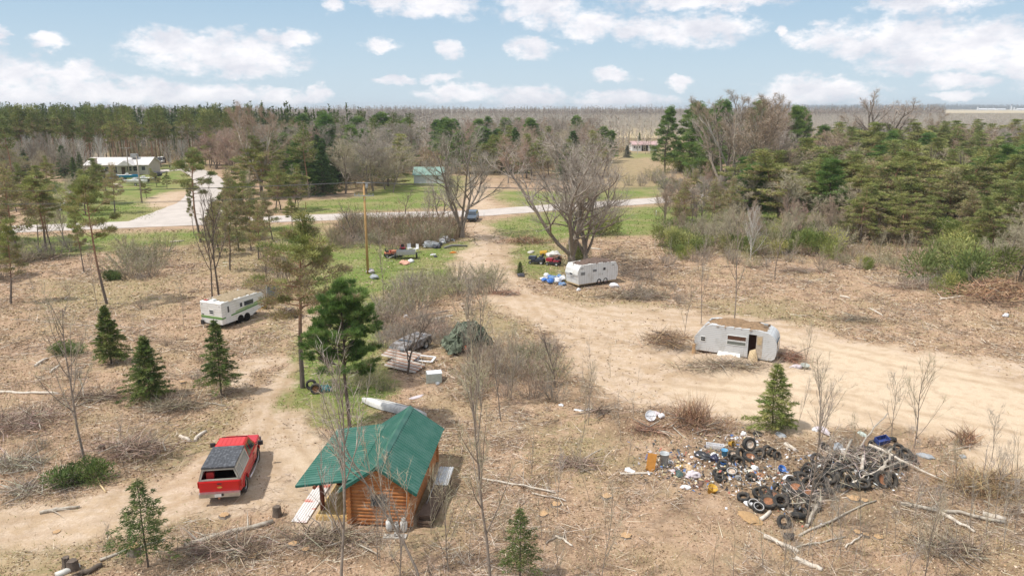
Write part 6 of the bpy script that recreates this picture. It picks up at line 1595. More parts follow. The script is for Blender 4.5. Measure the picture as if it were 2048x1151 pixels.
def ground_stuff():
    g = np.random.default_rng(77)
    # leaf and wood-chip litter
    x, y = scatter(330000, g, 21, 110, .95); m = masks_at(x, y); clump = vnoise(x, y, 1.7, 31) * .6 + vnoise(x, y, 5, 32) * .4
    pr = (.9 - .80 * m['sand'] - .8 * m['chip'] - .72 * m['grass'] - .25 * m['dull']) * np.clip((clump - .22) * 2.4, .12, 1)
    k = (g.random(len(x)) < pr) & ~m['road'] & boxes_out(x, y); x, y = x[k], y[k]; n = len(x); s = np.clip(y / 34, .8, 3) ** .7
    P = np.column_stack([x, y, ground_z(x, y) + .015]); a = g.uniform(0, 6.28, n); D = np.column_stack([np.cos(a), np.sin(a), g.uniform(-.1, .55, n)])
    L = g.uniform(.05, .15, n) * s; V = blades(P, D, L, L * g.uniform(.3, .8, n), g)
    cl_ = pick([(.56, .43, .30), (.44, .31, .20), (.30, .20, .12), (.17, .115, .075), (.66, .55, .42), (.50, .33, .19)], n, g, [.18, .22, .22, .22, .09, .07])
    tag(fast_mesh('leaf_litter', V, 3, LIT, np.repeat(cl_, 3, 0)), 'dead leaves and wood chips covering the cut ground', 'litter', kind='stuff')
    # twigs lying about, gathered in windrows
    x, y = scatter(190000, g, 21, 100, .95); m = masks_at(x, y); clump = vnoise(x, y, 3.2, 41) * .55 + vnoise(x, y, 1.1, 42) * .45
    pr = (1 - .88 * m['sand'] - .95 * m['chip'] - .88 * m['grass'] - .5 * m['dull'] + .3 * m['mud']) * np.clip((clump - .44) * 6, .05, 1)
    k = (g.random(len(x)) < pr) & ~m['road'] & boxes_out(x, y); x, y = x[k], y[k]; n = len(x); s = np.clip(y / 36, .8, 2.4)
    a = g.uniform(0, 6.28, n); D = np.column_stack([np.cos(a), np.sin(a), np.abs(g.normal(0, .16, n))]); P = np.column_stack([x, y, ground_z(x, y) + .02 + g.random(n) * .05])
    L = g.gamma(2.0, .26, n) + .15; V = blades(P, D, L, g.uniform(.014, .034, n) * s, g)
    cl_ = pick([(.54, .45, .36), (.40, .30, .22), (.22, .155, .11), (.72, .64, .53), (.12, .085, .065)], n, g, [.25, .24, .2, .12, .19])
    tag(fast_mesh('fallen_twigs', V, 3, LIT, np.repeat(cl_, 3, 0)), 'thin twigs and slash strewn over the cleared ground', 'twigs', kind='stuff')
    # green grass
    x, y = scatter(150000, g, 21, 150, .8); m = masks_at(x, y); pr = m['grass'] * 1.0 + m['dull'] * .35 * (1 - m['grass']) + .012
    pr *= (1 - .9 * m['sand']) * (1 - m['mud']) * (1 - m['chip']); k = (g.random(len(x)) < pr * np.clip((vnoise(x, y, 1.4, 51) - .2) * 2, .1, 1)) & ~m['road'] & boxes_out(x, y)
    x, y = x[k], y[k]; n = len(x); s = np.clip(y / 40, .8, 3); P = np.column_stack([x, y, ground_z(x, y)]); D = np.column_stack([g.normal(0, .5, n), g.normal(0, .5, n), np.ones(n)])
    V = blades(P, D, g.uniform(.06, .16, n) * np.sqrt(s), g.uniform(.03, .06, n) * s, g)
    tag(fast_mesh('grass', V, 3, FOL, np.repeat(pick([(.17, .235, .055), (.22, .27, .075), (.30, .30, .12), (.12, .18, .045)], n, g, jit=.2), 3, 0)), 'short green spring grass', 'grass', kind='stuff')
    # dry grass and weeds
    x, y = scatter(150000, g, 21, 120, .9); m = masks_at(x, y); cl2 = vnoise(x, y, 4.2, 61) * .6 + vnoise(x, y, 1.2, 62) * .4
    pr = np.clip((cl2 - .38) * 3, .03, 1) * (1 - .93 * m['sand']) * (1 - .75 * m['grass']) * (1 - .97 * m['chip']) * (1 - .8 * m['mud']); k = (g.random(len(x)) < pr) & ~m['road'] & boxes_out(x, y)
    x, y = x[k], y[k]; n = len(x); s = np.clip(y / 38, .8, 2.6); P = np.column_stack([x, y, ground_z(x, y)]); D = np.column_stack([g.normal(0, .55, n), g.normal(0, .55, n), np.ones(n)])
    V = blades(P, D, g.uniform(.10, .38, n), g.uniform(.014, .03, n) * s, g)
    tag(fast_mesh('dry_grass', V, 3, LIT, np.repeat(pick([(.50, .40, .24), (.40, .31, .18), (.58, .49, .32), (.34, .30, .13)], n, g, jit=.2), 3, 0)), 'dry straw coloured grass and weeds', 'grass', kind='stuff')
    # undergrowth under and along the woods
    g2 = np.random.default_rng(78); X, Y = [], []
    for W, n in [(w, 52000 if i == 0 else (46000 if i == 1 else 16000)) for i, w in enumerate(WOODS)]:
        x0, y0 = W.min(0); x1, y1 = W.max(0); x0 = max(x0, -260); x1 = min(x1, 260); y1 = min(y1, 330); q = np.stack([g2.uniform(x0, x1, n * 2), y0 + (y1 - y0) * g2.random(n * 2) ** 1.3], 1); q = q[sdist(q[:, 0], q[:, 1], W) > 0]; q = q[abs(q[:, 0]) < .8 * q[:, 1]][:n]; X.append(q[:, 0]); Y.append(q[:, 1])
    x, y = np.concatenate(X), np.concatenate(Y); m = masks_at(x, y); k = ~m['road'] & (m['sand'] < .3) & (m['grass'] < .4) & (vnoise(x, y, 5, 71) > .33); x, y = x[k], y[k]; n = len(x)
    P = np.column_stack([x, y, ground_z(x, y)]); D = np.column_stack([g2.normal(0, .32, n), g2.normal(0, .32, n), np.ones(n)]); h = g2.gamma(3, .38, n) + .4
    V = blades(P, D, h, g2.uniform(.03, .06, n) * np.clip(y / 90, .7, 2.5), g2); c1 = np.repeat(pick([(.30, .23, .16), (.24, .19, .14), (.38, .31, .22), (.20, .20, .08), (.28, .17, .11)], n, g2, jit=.2), 3, 0)
    i = np.repeat(np.arange(n), 3); t = g2.uniform(.3, .95, len(i)); q = P[i] + norm(D)[i] * (h[i] * t)[:, None]; V2 = blades(q, D[i] + g2.normal(0, .7, (len(i), 3)), h[i] * .35, g2.uniform(.02, .05, len(i)) * np.clip(y[i] / 90, .7, 2.5), g2)
    o = fast_mesh('undergrowth', np.concatenate([V, V2]), 3, TWIG, np.concatenate([c1, np.repeat(c1[::3][i], 3, 0)])); tag(o, 'brown leafless undergrowth beneath and along the woods', 'undergrowth', kind='stuff')


ground_stuff()


# ---------------------------------------------------------------- dumps, tyres, logs, junk
tyre_old = mat('dusty_tyre_rubber', (.03, .03, .03), .8, var=.25, scale=4, col2=(.10, .082, .062), bump=.2, thr=(.45, .7))
whitewall = mat('whitewall', (.60, .58, .56), .7)
rim_w = mat('cream_rim', (.62, .55, .46), .5, var=.2, scale=9, col2=(.36, .22, .14)); rim_r = mat('rusted_rim', (.33, .15, .075), .85, var=.25, scale=9)


def tyre(px, py, r, w, rot, z, label, rim=None, ring=None, m=None, rimf=.58):
    """rot: (tilt x, tilt y, spin z) of a wheel lying flat; z: height of its centre above the ground"""
    r *= .88; z *= .8; p = gpz(px, py); t = empty('tyre', (p.x, p.y, p.z + z)); t.rotation_euler = [R(v) for v in rot]; tag(t, label, 'tyre', group='tyres of the dump')
    bt, br = MB(), MB(); wheel_parts(bt, br, r, w, (0, 0, 0), 'Z', rimf, hub=bool(rim)); tr = bt.build('tread', m or tyre_old, t)
    if rim: br.build('rim', rim, t)
    if ring: q = MB(); q.lathe([(r * .80, w * .495), (r * .80, w * .52), (r * .70, w * .505), (r * .70, w * .48)], 28, closed=True); q.build('white_ring', ring, t)
    return t


TY = [(1515, 868, .30, .16, (8, 0, 0), .09, 'small black tyre lying flat at the top of the tyre heap near the fir', None, None),
(1497, 905, .42, .27, (72, 0, 12), .72, 'big upright wheel with a cream rim on top of the tyre heap', rim_w, None),
(1481, 915, .38, .22, (62, 20, 30), .34, 'black tyre leaning under the left side of the big upright wheel', None, None),
(1500, 917, .44, .26, (12, 4, 0), .16, 'large black tyre lying flat directly below the big upright wheel', rim_r, None),
(1517, 915, .40, .24, (20, -40, 0), .3, 'black tyre tilted against the right side of the big upright wheel', None, None),
(1467, 912, .36, .22, (14, 6, 0), .15, 'tyre with a pale rusty rim left of the big upright wheel', rim_w, None),
(1533, 908, .30, .20, (85, 0, 20), .28, 'black tyre on edge, upper of the row right of the heap', None, None),
(1543, 914, .30, .20, (85, 0, 24), .27, 'black tyre on edge, middle of the row right of the heap', None, None),
(1553, 921, .28, .20, (60, 0, 30), .22, 'black tyre on edge, last of the row right of the heap', None, None),
(1445, 935, .34, .22, (34, -10, 0), .26, 'open tyre with a blue pot inside', None, None),
(1470, 925, .34, .20, (76, 0, -28), .32, 'dark tyre leaning on edge behind the white walled rim', None, None),
(1478, 930, .34, .20, (74, 0, -30), .30, 'second dark tyre leaning on edge behind the white walled rim', None, None),
(1463, 948, .34, .22, (16, -6, 0), .16, 'tyre with a bright white walled rim in the lower heap', rim_w, whitewall),
(1437, 950, .36, .22, (8, 5, 0), .13, 'flat black tyre left of the white walled rim', None, None),
(1441, 959, .36, .20, (-10, 4, 0), .11, 'flat black tyre at the bottom left of the lower heap', None, None),
(1502, 962, .34, .20, (6, 0, 0), .11, 'lone black tyre lying flat below the rusty soil patch', None, None),
(1486, 1001, .34, .20, (10, -12, 0), .13, 'muddy tyre at the left end of the front row', None, None),
(1514, 998, .30, .20, (40, 25, 0), .22, 'tilted black tyre left of the whitewall tyres', None, None),
(1527, 997, .30, .20, (48, -35, 0), .24, 'tilted black tyre above the big rusty wheel', None, None),
(1507, 1013, .33, .20, (18, -8, 0), .15, 'tyre with a bluish white ring behind the whitewall tyre', None, whitewall),
(1516, 1021, .33, .21, (24, 4, 0), .19, 'tyre with a clean bright white ring at the front', None, whitewall),
(1536, 1013, .44, .24, (16, -8, 0), .22, 'large tyre with a rusty brown centre beside the bright ringed tyre', rim_r, None),
(1549, 1003, .40, .24, (10, 20, 0), .18, 'rust filled tyre half buried right of the large rusty wheel', rim_r, None),
(1550, 988, .22, .2, (80, 0, 40), .2, 'small black tyre carcass pointing up and right', None, None),
(1583, 975, .36, .22, (14, 10, 0), .2, 'black tyre under the white rag near the slim pale tree', None, None),
(1602, 978, .32, .18, (50, 6, 0), .42, 'black tyre with an open centre leaning beside the slim pale tree', None, None),
(1590, 993, .50, .28, (8, -6, 0), .2, 'wide truck tyre filled with rust coloured soil, left of two', rim_r, None),
(1613, 1000, .50, .28, (8, 8, 0), .2, 'wide truck tyre filled with rust coloured soil, right of two', rim_r, None),
(1612, 957, .34, .20, (70, 0, -35), .3, 'black tyre on edge behind the slim pale tree', None, None),
(1567, 1052, .36, .22, (62, 0, 10), .3, 'knobbly tyre standing in the front with twigs in it', None, None),
(1600, 1028, .34, .22, (10, 0, 0), .12, 'dark tyre half hidden in twigs below the truck tyres', None, None),
(1632, 935, .38, .22, (55, 10, -5), .35, 'tyre facing the viewer at the upper left of the branch heap', None, None),
(1617, 951, .34, .2, (74, 0, -50), .28, 'slanting tyre just below the tyre facing the viewer', None, None),
(1648, 942, .34, .2, (82, 0, 60), .3, 'tyre on edge, first of the slanted row of tyres', None, None),
(1657, 936, .34, .2, (82, 0, 60), .32, 'tyre on edge, second of the slanted row of tyres', None, None),
(1666, 930, .34, .2, (82, 0, 60), .34, 'tyre on edge, third of the slanted row of tyres', None, None),
(1675, 923, .34, .2, (82, 0, 60), .36, 'tyre on edge, last of the slanted row of tyres', None, None),
(1655, 978, .38, .22, (30, 10, 0), .25, 'dark hollow tyre beneath the leaning pale log', None, None),
(1671, 978, .36, .2, (88, 0, 80), .34, 'tyre standing on edge beneath the leaning pale log', None, None),
(1690, 968, .34, .2, (80, 0, -20), .3, 'upper tyre of the pair lying on edge in the centre of the branch heap', None, None),
(1699, 975, .34, .2, (70, 0, -24), .22, 'lower tyre of the pair lying on edge in the centre of the branch heap', None, None),
(1723, 972, .36, .2, (46, 0, 14), .3, 'tyre with a pale ring under the upright log stub', None, whitewall),
(1762, 980, .50, .26, (58, -20, 24), .42, 'big tractor wheel with a rusty rim at the right end of the heap', rim_r, None),
(1779, 980, .44, .24, (62, -24, 34), .36, 'black tyre leaning behind the big tractor wheel', None, None),
(1722, 930, .38, .22, (22, 10, 0), .3, 'black tyre under the fallen pale trunks', None, None),
(1738, 938, .38, .22, (12, -14, 0), .26, 'second black tyre under the fallen pale trunks', None, None),
(1752, 912, .36, .22, (30, 0, 0), .3, 'black tyre below the blue crate', None, None),
(1772, 918, .36, .22, (14, 10, 0), .25, 'black tyre right below the blue crate', None, None),
(1796, 902, .34, .2, (24, 0, 0), .16, 'black tyre at the upper right end of the heap', None, None),
(1757, 948, .36, .22, (20, -20, 0), .26, 'black tyre behind the big tractor wheel under twigs', None, None),
(1700, 915, .36, .22, (16, 4, 0), .24, 'black tyre behind the slanted row of tyres', None, None)]
rn = random.Random(44)
XT = [(1650, 900), (1720, 900), (1765, 930), (1758, 965), (1745, 982), (1708, 985), (1640, 985), (1615, 985), (1655, 1000), (1595, 1040), (1800, 940), (1820, 925), (1560, 1015), (1680, 985), (1652, 955), (1725, 960), (1705, 925), (1780, 885), (1740, 915), (1570, 1005), (1735, 955), (1742, 925), (1712, 945), (1700, 950), (1688, 940), (1680, 950), (1745, 965), (1790, 930), (1783, 915), (1690, 925), (1640, 960), (1630, 975), (1640, 1000), (1585, 1010), (1625, 1020), (1575, 995), (1770, 940), (1732, 905), (1748, 895), (1810, 915), (1725, 985), (1600, 960), (1785, 955), (1665, 960)]
for px, py in XT: TY.append((px, py, rn.uniform(.32, .42), .22, (rn.uniform(-40, 60), rn.uniform(-30, 30), 0), rn.uniform(.12, .4), 'black tyre half buried among the others in the main tyre heap', None, None))
for (px, py, r, w, rot, z, lab, rim, ring) in TY: tyre(px, py, r, w, rot, z, lab, rim, ring)
for px, rr, lab in ((623, .40, 'grey tyre standing on edge at the foot of the tall scots pine'), (632, .40, 'second tyre standing against the one at the foot of the tall scots pine')):
    tyre(px, 786 if px > 625 else 778, rr, .34, (82, 0, 10), .38, lab, rim_r if px > 625 else None, None)


def log(p0, p1, r0, r1, label, m=None, z0=.06, z1=.06, name='fallen_log', cat='log', nodes=7, wob=.05, stubs=3, seed=1):
    a, c = gpz(*p0), gpz(*p1); a.z += z0; c.z += z1; rn = random.Random(seed + int(p0[0])); t = empty(name, tuple(a)); tag(t, label, cat); pts = []
    for k in range(nodes + 1):
        q = a.lerp(c, k / nodes) - a
        if 0 < k < nodes: q += Vector((rn.gauss(0, wob), rn.gauss(0, wob), abs(rn.gauss(0, wob * .5))))
        pts.append(q)
    b = MB(); b.tube(pts, [r0 + (r1 - r0) * k / nodes for k in range(nodes + 1)], 8); b.build('trunk', m or bark_pale, t)
    for s in range(stubs):
        k = rn.randint(1, nodes - 1); q = pts[k]; d = Vector((rn.gauss(0, 1), rn.gauss(0, 1), abs(rn.gauss(.3, .5)))).normalized() * rn.uniform(.4, 1.3); b = MB()
        b.tube([q, q + d * .5 + Vector((0, 0, .04)), q + d], [r1 * .5, r1 * .3, .006], 5, cap=False); b.build('branch', m or bark_pale, t)
    return t


bleached = mat('bleached_wood', (.66, .60, .52), .85, var=.15, scale=4, bump=.3, col2=(.44, .37, .29))
log((1612, 1056), (1700, 905), .085, .06, 'pale log leaning up across the tyre dump from the front', z1=.75, seed=1, wob=.04)
log((1712, 915), (1772, 850), .05, .03, 'pale pole slanting up to the right beside the blue crate', z0=.4, z1=.8)
log((1735, 910), (1892, 968), .085, .04, 'long pale fallen trunk reaching right from the tyre dump', bleached, z0=.55, z1=.1, stubs=5)
log((1700, 910), (1770, 935), .06, .04, 'brown fallen trunk lying below the long pale trunk in the dump', bark_grey, z0=.5, z1=.4, stubs=4)
log((1720, 965), (1722, 950), .09, .08, 'short upright log stub in the centre of the tyre dump', bleached, z0=.2, z1=.7, stubs=0, nodes=3, wob=.01)
log((1757, 975), (1778, 935), .08, .06, 'short pale log propped on the big tractor wheel', z0=.5, z1=.9)
log((1699, 982), (1768, 963), .06, .03, 'thin pale branch lying in front of the pair of tyres', bleached, z0=.12, z1=.6)
log((1528, 1075), (1597, 1106), .11, .07, 'white bleached log on the ground below the tyre dump, upper of two', bleached)
log((1592, 1120), (1644, 1143), .12, .09, 'white bleached log near the bottom edge, lower of two', bleached, stubs=1)
log((1598, 1072), (1752, 1006), .06, .03, 'long thin curved branch running right below the tyre dump', bark_pale)
log((1572, 1098), (1690, 1078), .05, .03, 'thin branch on the ground below the long curved one', bark_pale)
log((1520, 1040), (1540, 1025), .10, .08, 'short cut log beside the clean ringed tyre', bleached, stubs=0, nodes=3)
log((1690, 1100), (1724, 1072), .04, .03, 'short white stick on the ground near the bottom, right of the white logs', bleached, stubs=0)
log((1880, 1028), (1950, 1066), .10, .05, 'pale split trunk on the ground in the lower right', bleached)
log((1800, 1012), (2012, 1048), .10, .07, 'long greyish trunk lying across the lower right', bark_pale, stubs=6)
log((1965, 1030), (2010, 1042), .14, .12, 'thick short log end in the lower right', bleached, stubs=0, nodes=3)
log((1570, 890), (1592, 905), .12, .10, 'split pale log lying right of the tyre heap', bleached, stubs=0, nodes=4)
log((1645, 888), (1662, 905), .07, .06, 'short pale stick above the tyre facing the viewer', bleached, stubs=0, nodes=3)
log((0, 785), (118, 789), .10, .07, 'straight pale pole on the ground at the left edge', bleached, stubs=0)
log((369, 1093), (546, 1043), .14, .10, 'long grey log in the lower left running to the cabin', bark_pale, stubs=4, wob=.03)
log((200, 1122), (330, 1080), .07, .05, 'curved branch joining the sparse spruce in the lower left', bark_pale)
log((80, 1025), (160, 1012), .09, .06, 'pale bark log on the slope at the left', bark_pale, stubs=2)
log((112, 1155), (160, 1135), .13, .13, 'white barked log at the bottom left beside the stumps', mat('white_bark', (.68, .66, .61), .8), stubs=0, nodes=3, wob=.005)
log((150, 1158), (205, 1132), .11, .10, 'dark rotten log at the bottom left', bark_dark, stubs=1)
log((195, 955), (212, 985), .05, .04, 'short yellowish stick beside the low juniper', mat('yellow_wood', (.66, .50, .28), .8), stubs=0, nodes=3)
log((955, 955), (1112, 983), .055, .04, 'long pale branch in the middle of the clearing', bleached, stubs=5, wob=.06)
log((1064, 984), (1132, 1000), .04, .03, 'thin pale branch below the long pale branch', bleached, stubs=2)
log((1110, 1072), (1145, 1092), .05, .04, 'forked pale stick in the lower middle clearing', bleached, stubs=2)
log((1092, 1085), (1128, 1070), .04, .03, 'thin brown stick crossing the forked pale stick', bark_grey, stubs=1)
log((1240, 947), (1305, 946), .07, .05, 'pale board left of the upright orange board', bleached, stubs=0, nodes=3, wob=.01)
log((390, 880), (412, 862), .10, .09, 'bleached log piece right of the twig pile beside the pickup', bleached, stubs=0, nodes=3)
log((360, 872), (380, 880), .10, .09, 'short bleached log piece next to the twig pile beside the pickup', bleached, stubs=0, nodes=3)
log((70, 730), (95, 715), .10, .08, 'broken pale log left of the young spruces', bleached, stubs=1, nodes=3)
log((100, 745), (120, 728), .06, .05, 'small pale broken branch right of the broken pale log', bleached, stubs=1, nodes=3)
log((260, 790), (420, 812), .05, .03, 'long thin branch under the lowest young spruce', bark_grey, stubs=6)
log((410, 808), (452, 815), .04, .03, 'thin branch under the narrow young spruce', bark_pale, stubs=2)
log((1680, 592), (1700, 596), .12, .08, 'pale split wood on the cleared ground before the right woods', bleached, stubs=0, nodes=3)
log((1880, 602), (1922, 603), .10, .08, 'pale log in front of the large bright green bush', bleached, stubs=1)
log((1740, 618), (1765, 632), .08, .06, 'small pale log on the cleared ground left of the big root pile', bleached, stubs=1, nodes=3)
log((2010, 512), (2048, 514), .10, .08, 'white birch log at the right edge', bleached, stubs=0, nodes=3)
log((1180, 497), (1202, 499), .12, .10, 'white board lying in the leaves right of the huge maple', bleached, stubs=0, nodes=2, wob=.0)
log((340, 484), (368, 482), .10, .08, 'thin pale log in the grass near the junction', bleached, stubs=1, nodes=3)
log((235, 655), (20, 640), .03, .02, 'long thin stick across the left slope', bark_pale, stubs=3)
log((820, 640), (895, 622), .12, .08, 'weathered beam lying beyond the junk car', bark_grey, stubs=0)
log((835, 648), (905, 632), .10, .08, 'second weathered beam lying beyond the junk car', bleached, stubs=0)
log((845, 655), (890, 645), .08, .08, 'third short beam lying beyond the junk car', bark_grey, stubs=0)

fresh = mat('fresh_cut_wood', (.52, .34, .18), .9, var=.15, scale=14, col2=(.30, .18, .10), bump=.4)


def stump(px, py, r, h, label, m=None, tilt=0):
    p = gpz(px, py); t = empty('tree_stump', (p.x, p.y, p.z - .03), random.Random(px).random() * 6); t.rotation_euler[0] = R(tilt); tag(t, label, 'stump', group='tree stumps'); n = 16; rn = random.Random(px + py)
    r *= .8; jr = [1 + rn.uniform(-.22, .22) for _ in range(n)]; b = MB(); vs = []
    for z, k in ((0, 1.3), (h * .5, 1.03), (h, 1.0)):
        for i in range(n): a = 6.283 * i / n; vs.append((r * k * jr[i] * math.cos(a), r * k * jr[i] * math.sin(a), z))
    b.add(vs, [(q * n + i, q * n + (i + 1) % n, (q + 1) * n + (i + 1) % n, (q + 1) * n + i) for q in range(2) for i in range(n)], smooth=True); b.build('bark', m or bark_grey, t)
    b = MB(); b.add([(x * .97, y * .97, h + .004 + rn.uniform(0, .015)) for x, y, z in vs[2 * n:]] + [(0, 0, h + .02)], [(i, (i + 1) % n, n) for i in range(n)]); b.build('cut_face', fresh if m is None else m, t)


for px, py, r, h, lab, *m in ((448, 1032, .24, .14, 'fresh orange topped stump below the pickup'), (586, 1092, .22, .2, 'orange stump in the brush left below the cabin'), (506, 1112, .24, .1, 'low pale stump near the bottom left of the cabin'),
    (1086, 1024, .30, .09, 'wide pale stump in the middle clearing'), (1112, 1008, .26, .1, 'orange stump behind the wide pale stump'), (1252, 1068, .30, .10, 'flat orange stump right of the middle of the bottom'), (1706, 1002, .34, .10, 'wide orange stump below the tyre dump'),
    (1728, 1008, .2, .14, 'small orange stump beside the wide orange stump below the tyre dump'), (1715, 1066, .22, .1, 'pale orange stump in the lower right'), (1731, 1074, .16, .16, 'small round stump touching the pale orange stump'), (1757, 1075, .24, .08, 'flat pale stump right of the small round stump'),
    (612, 1100, .2, .12, 'small orange stump right of the orange stump in the brush'), (935, 770, .26, .1, 'orange stump in the brush beyond the cabin roof'), (868, 764, .18, .16, 'dark little stump right of the grey box'), (365, 768, .24, .1, 'orange stump between the young spruces'), (135, 778, .3, .06, 'flat yellow stump right of the pale pole'),
    (113, 1062, .2, .05, 'tiny stump in the left foreground'), (268, 1108, .3, .35, 'rotten orange stump behind the sparse spruce'), (147, 1140, .24, .42, 'tall dark stump at the bottom left, right of two', bark_dark), (135, 1136, .16, .5, 'thin dark stump at the bottom left, left of two', bark_dark),
    (555, 1030, .2, .5, 'dark upright root stub at the near end of the metal walkway', bark_dark), (205, 905, .2, .35, 'dark stub at the foot of the left sapling', bark_dark), (85, 662, .25, .1, 'reddish stump on the left slope'), (250, 670, .2, .12, 'red brown stump left of the striped camper'), (1213, 992, .3, .12, 'rust red rotten stump in the middle clearing'), (1387, 712, .14, .7, 'yellow splintered stub in front of the silver camper', fresh)):
    stump(px, py, r, h, lab, *(m or [None]))


def brush(px, py, rx, ry, h, n, cols, label, seed=0, up=.25, L=(.5, 1.8), w=.03, thick=8, name='brush_pile'):
    p = gp(px, py); g = np.random.default_rng(seed + px); rn = random.Random(seed + px); t = empty(name, (p.x, p.y, gz(p.x, p.y))); tag(t, label, 'brush pile')
    q = g.normal(0, .45, (n, 3)); r2 = q[:, 0] ** 2 + q[:, 1] ** 2; P = np.column_stack([q[:, 0] * rx, q[:, 1] * ry, np.abs(g.random(n)) * h * np.exp(-r2 * 1.2)])
    D = g.normal(0, 1, (n, 3)); D[:, 2] = D[:, 2] * .25 + up; V = blades(P, D, g.uniform(L[0], L[1], n), w * g.uniform(.5, 1.4, n), g)
    fast_mesh('twigs', V, 3, TWIG, np.repeat(pick(cols, n, g, jit=.25), 3, 0), t)
    for k in range(thick):
        a = Vector((rn.gauss(0, .35) * rx, rn.gauss(0, .35) * ry, rn.random() * h * .6)); d = Vector((rn.gauss(0, 1), rn.gauss(0, 1), rn.gauss(.1, .25))).normalized() * rn.uniform(.8, 1.8); b = MB()
        b.tube([a, a + d * .5 + Vector((rn.gauss(0, .08), rn.gauss(0, .08), .04)), a + d], [.045, .035, .015], 5, cap=False); b.build('branch', bark_pale if rn.random() < .5 else bark_grey, t)


GB = [(.36, .28, .20), (.25, .19, .14), (.46, .38, .29), (.15, .11, .08)]; OB = [(.40, .26, .14), (.30, .19, .11), (.50, .36, .22), (.18, .12, .08)]; RB = [(.36, .22, .14), (.26, .16, .11), (.44, .29, .19), (.14, .09, .065)]; PB = [(.58, .52, .44), (.44, .37, .30), (.3, .23, .17)]
for a in ((1990, 612, 4.2, 2.2, 1.7, 1400, OB, 'big orange root pile at the right edge of the clearing', 1, .3, (.5, 1.8), .06, 14), (1382, 845, 1.3, .8, .5, 520, OB, 'clump of reddish dry stalks standing at the sandy edge', 2, 1.6, (.7, 2.0), .03, 5), (1400, 858, 1.8, .9, .5, 600, RB, 'tangle of dry roots beneath the reddish stalks', 12, .2, (.4, 1.2), .03, 8),
    (1335, 702, 2.3, 1.2, .9, 900, RB, 'brown brush pile left of the silver camper', 3), (1585, 722, 1.0, .8, .6, 420, RB, 'small brush pile at the right end of the silver camper', 4), (1450, 745, 4.0, .9, .45, 900, GB, 'strip of roots and dirt in front of the silver camper', 5),
    (1275, 592, 4.2, 1.8, .7, 1100, GB, 'grey brush pile right of the dented white camper', 6, .25, (.6, 2), .045), (268, 912, 2.0, 1.1, .55, 900, GB, 'twig pile in the left foreground beside the pickup', 7), (45, 860, 3.0, 2.2, .6, 1300, GB, 'wide slash pile at the left edge', 8), (30, 935, 1.8, 1.0, .5, 600, PB, 'tangle of dark and pale branches at the left edge', 9),
    (50, 985, .9, .6, .35, 220, PB, 'small heap of bleached roots at the lower left', 10), (1985, 985, 2.4, 1.4, .9, 1200, OB, 'tan root and twig pile near the right edge', 11, .4), (1930, 890, .8, .5, .6, 240, OB, 'small upright tuft of dry orange stalks at the sandy edge on the right', 13, 1.4, (.5, 1.3)), (455, 1100, 2.2, 1.0, .4, 900, GB, 'twig pile under the long grey log in the lower left', 14),
    (660, 1080, 2.4, .9, .35, 800, GB, 'scattered twig heap left below the cabin', 15), (1715, 950, 3.2, 1.6, .9, 420, PB, 'tangle of pale twigs over the tyre dump', 16, .5, (.5, 1.8), .02, 4), (1620, 1010, 1.6, 1.1, .6, 260, PB, 'pale twig tangle at the foot of the slim pale tree in the dump', 17, .6, (.5, 1.4), .02, 2),
    (350, 818, 2.2, .7, .3, 700, GB, 'slash line below the young spruces', 18), (200, 800, 2.4, .6, .3, 600, GB, 'low slash line between the left sapling and the young spruces', 19), (1710, 640, 2.0, .8, .3, 400, GB, 'low grey slash heap before the right woods', 20), (1820, 575, 3.0, 1.4, .6, 700, GB, 'grey brush heap left of the big root pile', 21), (1595, 545, 2.8, 1.0, .5, 500, GB, 'brown brush heap before the right woods', 22),
    (580, 632, 1.0, .8, .9, 420, [(.12, .09, .075), (.2, .15, .12)], 'dark heap of firewood behind the tall scots pine', 23, .1, (.3, .6), .08, 8), (800, 460, 6.5, 2.2, 1.6, 1500, RB, 'brown heap of cut branches in the roadside thicket', 24, .4, (.8, 2.4), .06, 14), (1055, 485, 4, 1.6, .8, 700, RB, 'reddish brush right of the dirt drive', 25, .6, (.6, 1.6), .05, 6),
    (1000, 745, 3.2, 2.4, .6, 1700, [(.42, .27, .17), (.33, .22, .14), (.48, .36, .25), (.2, .14, .1)], 'reddish dry brush tangle in the middle clearing right of the grey box', 33, .5, (.5, 1.5), .022, 6), (850, 665, 2.6, 2.0, .7, 1100, GB, 'grey brush tangle between the junk car and the covered vehicle', 34, .5, (.5, 1.6), .025, 6), (735, 760, 1.5, 1.5, .4, 600, [(.35, .33, .16), (.45, .40, .22)], 'yellowish weeds under the white pine', 35, 1.0, (.4, 1.0), .03, 0),
    (1200, 832, .8, .4, .3, 200, GB, 'small brush tuft on the mud bank', 26), (1300, 862, 1.2, .6, .25, 260, RB, 'roots on the muddy bank', 27), (600, 475, 1.5, .8, .6, 260, GB, 'brush at the left end of the grass', 28), (1150, 925, 1.5, .8, .2, 300, GB, 'low twig heap in the middle clearing', 29), (1010, 590, 1.6, .5, .4, 260, RB, 'row of clods and twigs beside the blue bag pile', 30), (1900, 1100, 2.0, .9, .4, 600, GB, 'dark twig pile at the bottom right', 31), (60, 520, 5.0, 1.6, .9, 800, GB, 'dark slash line under the left roadside pines', 32, .3, (.8, 2.4), .05, 10)):
    brush(*a)


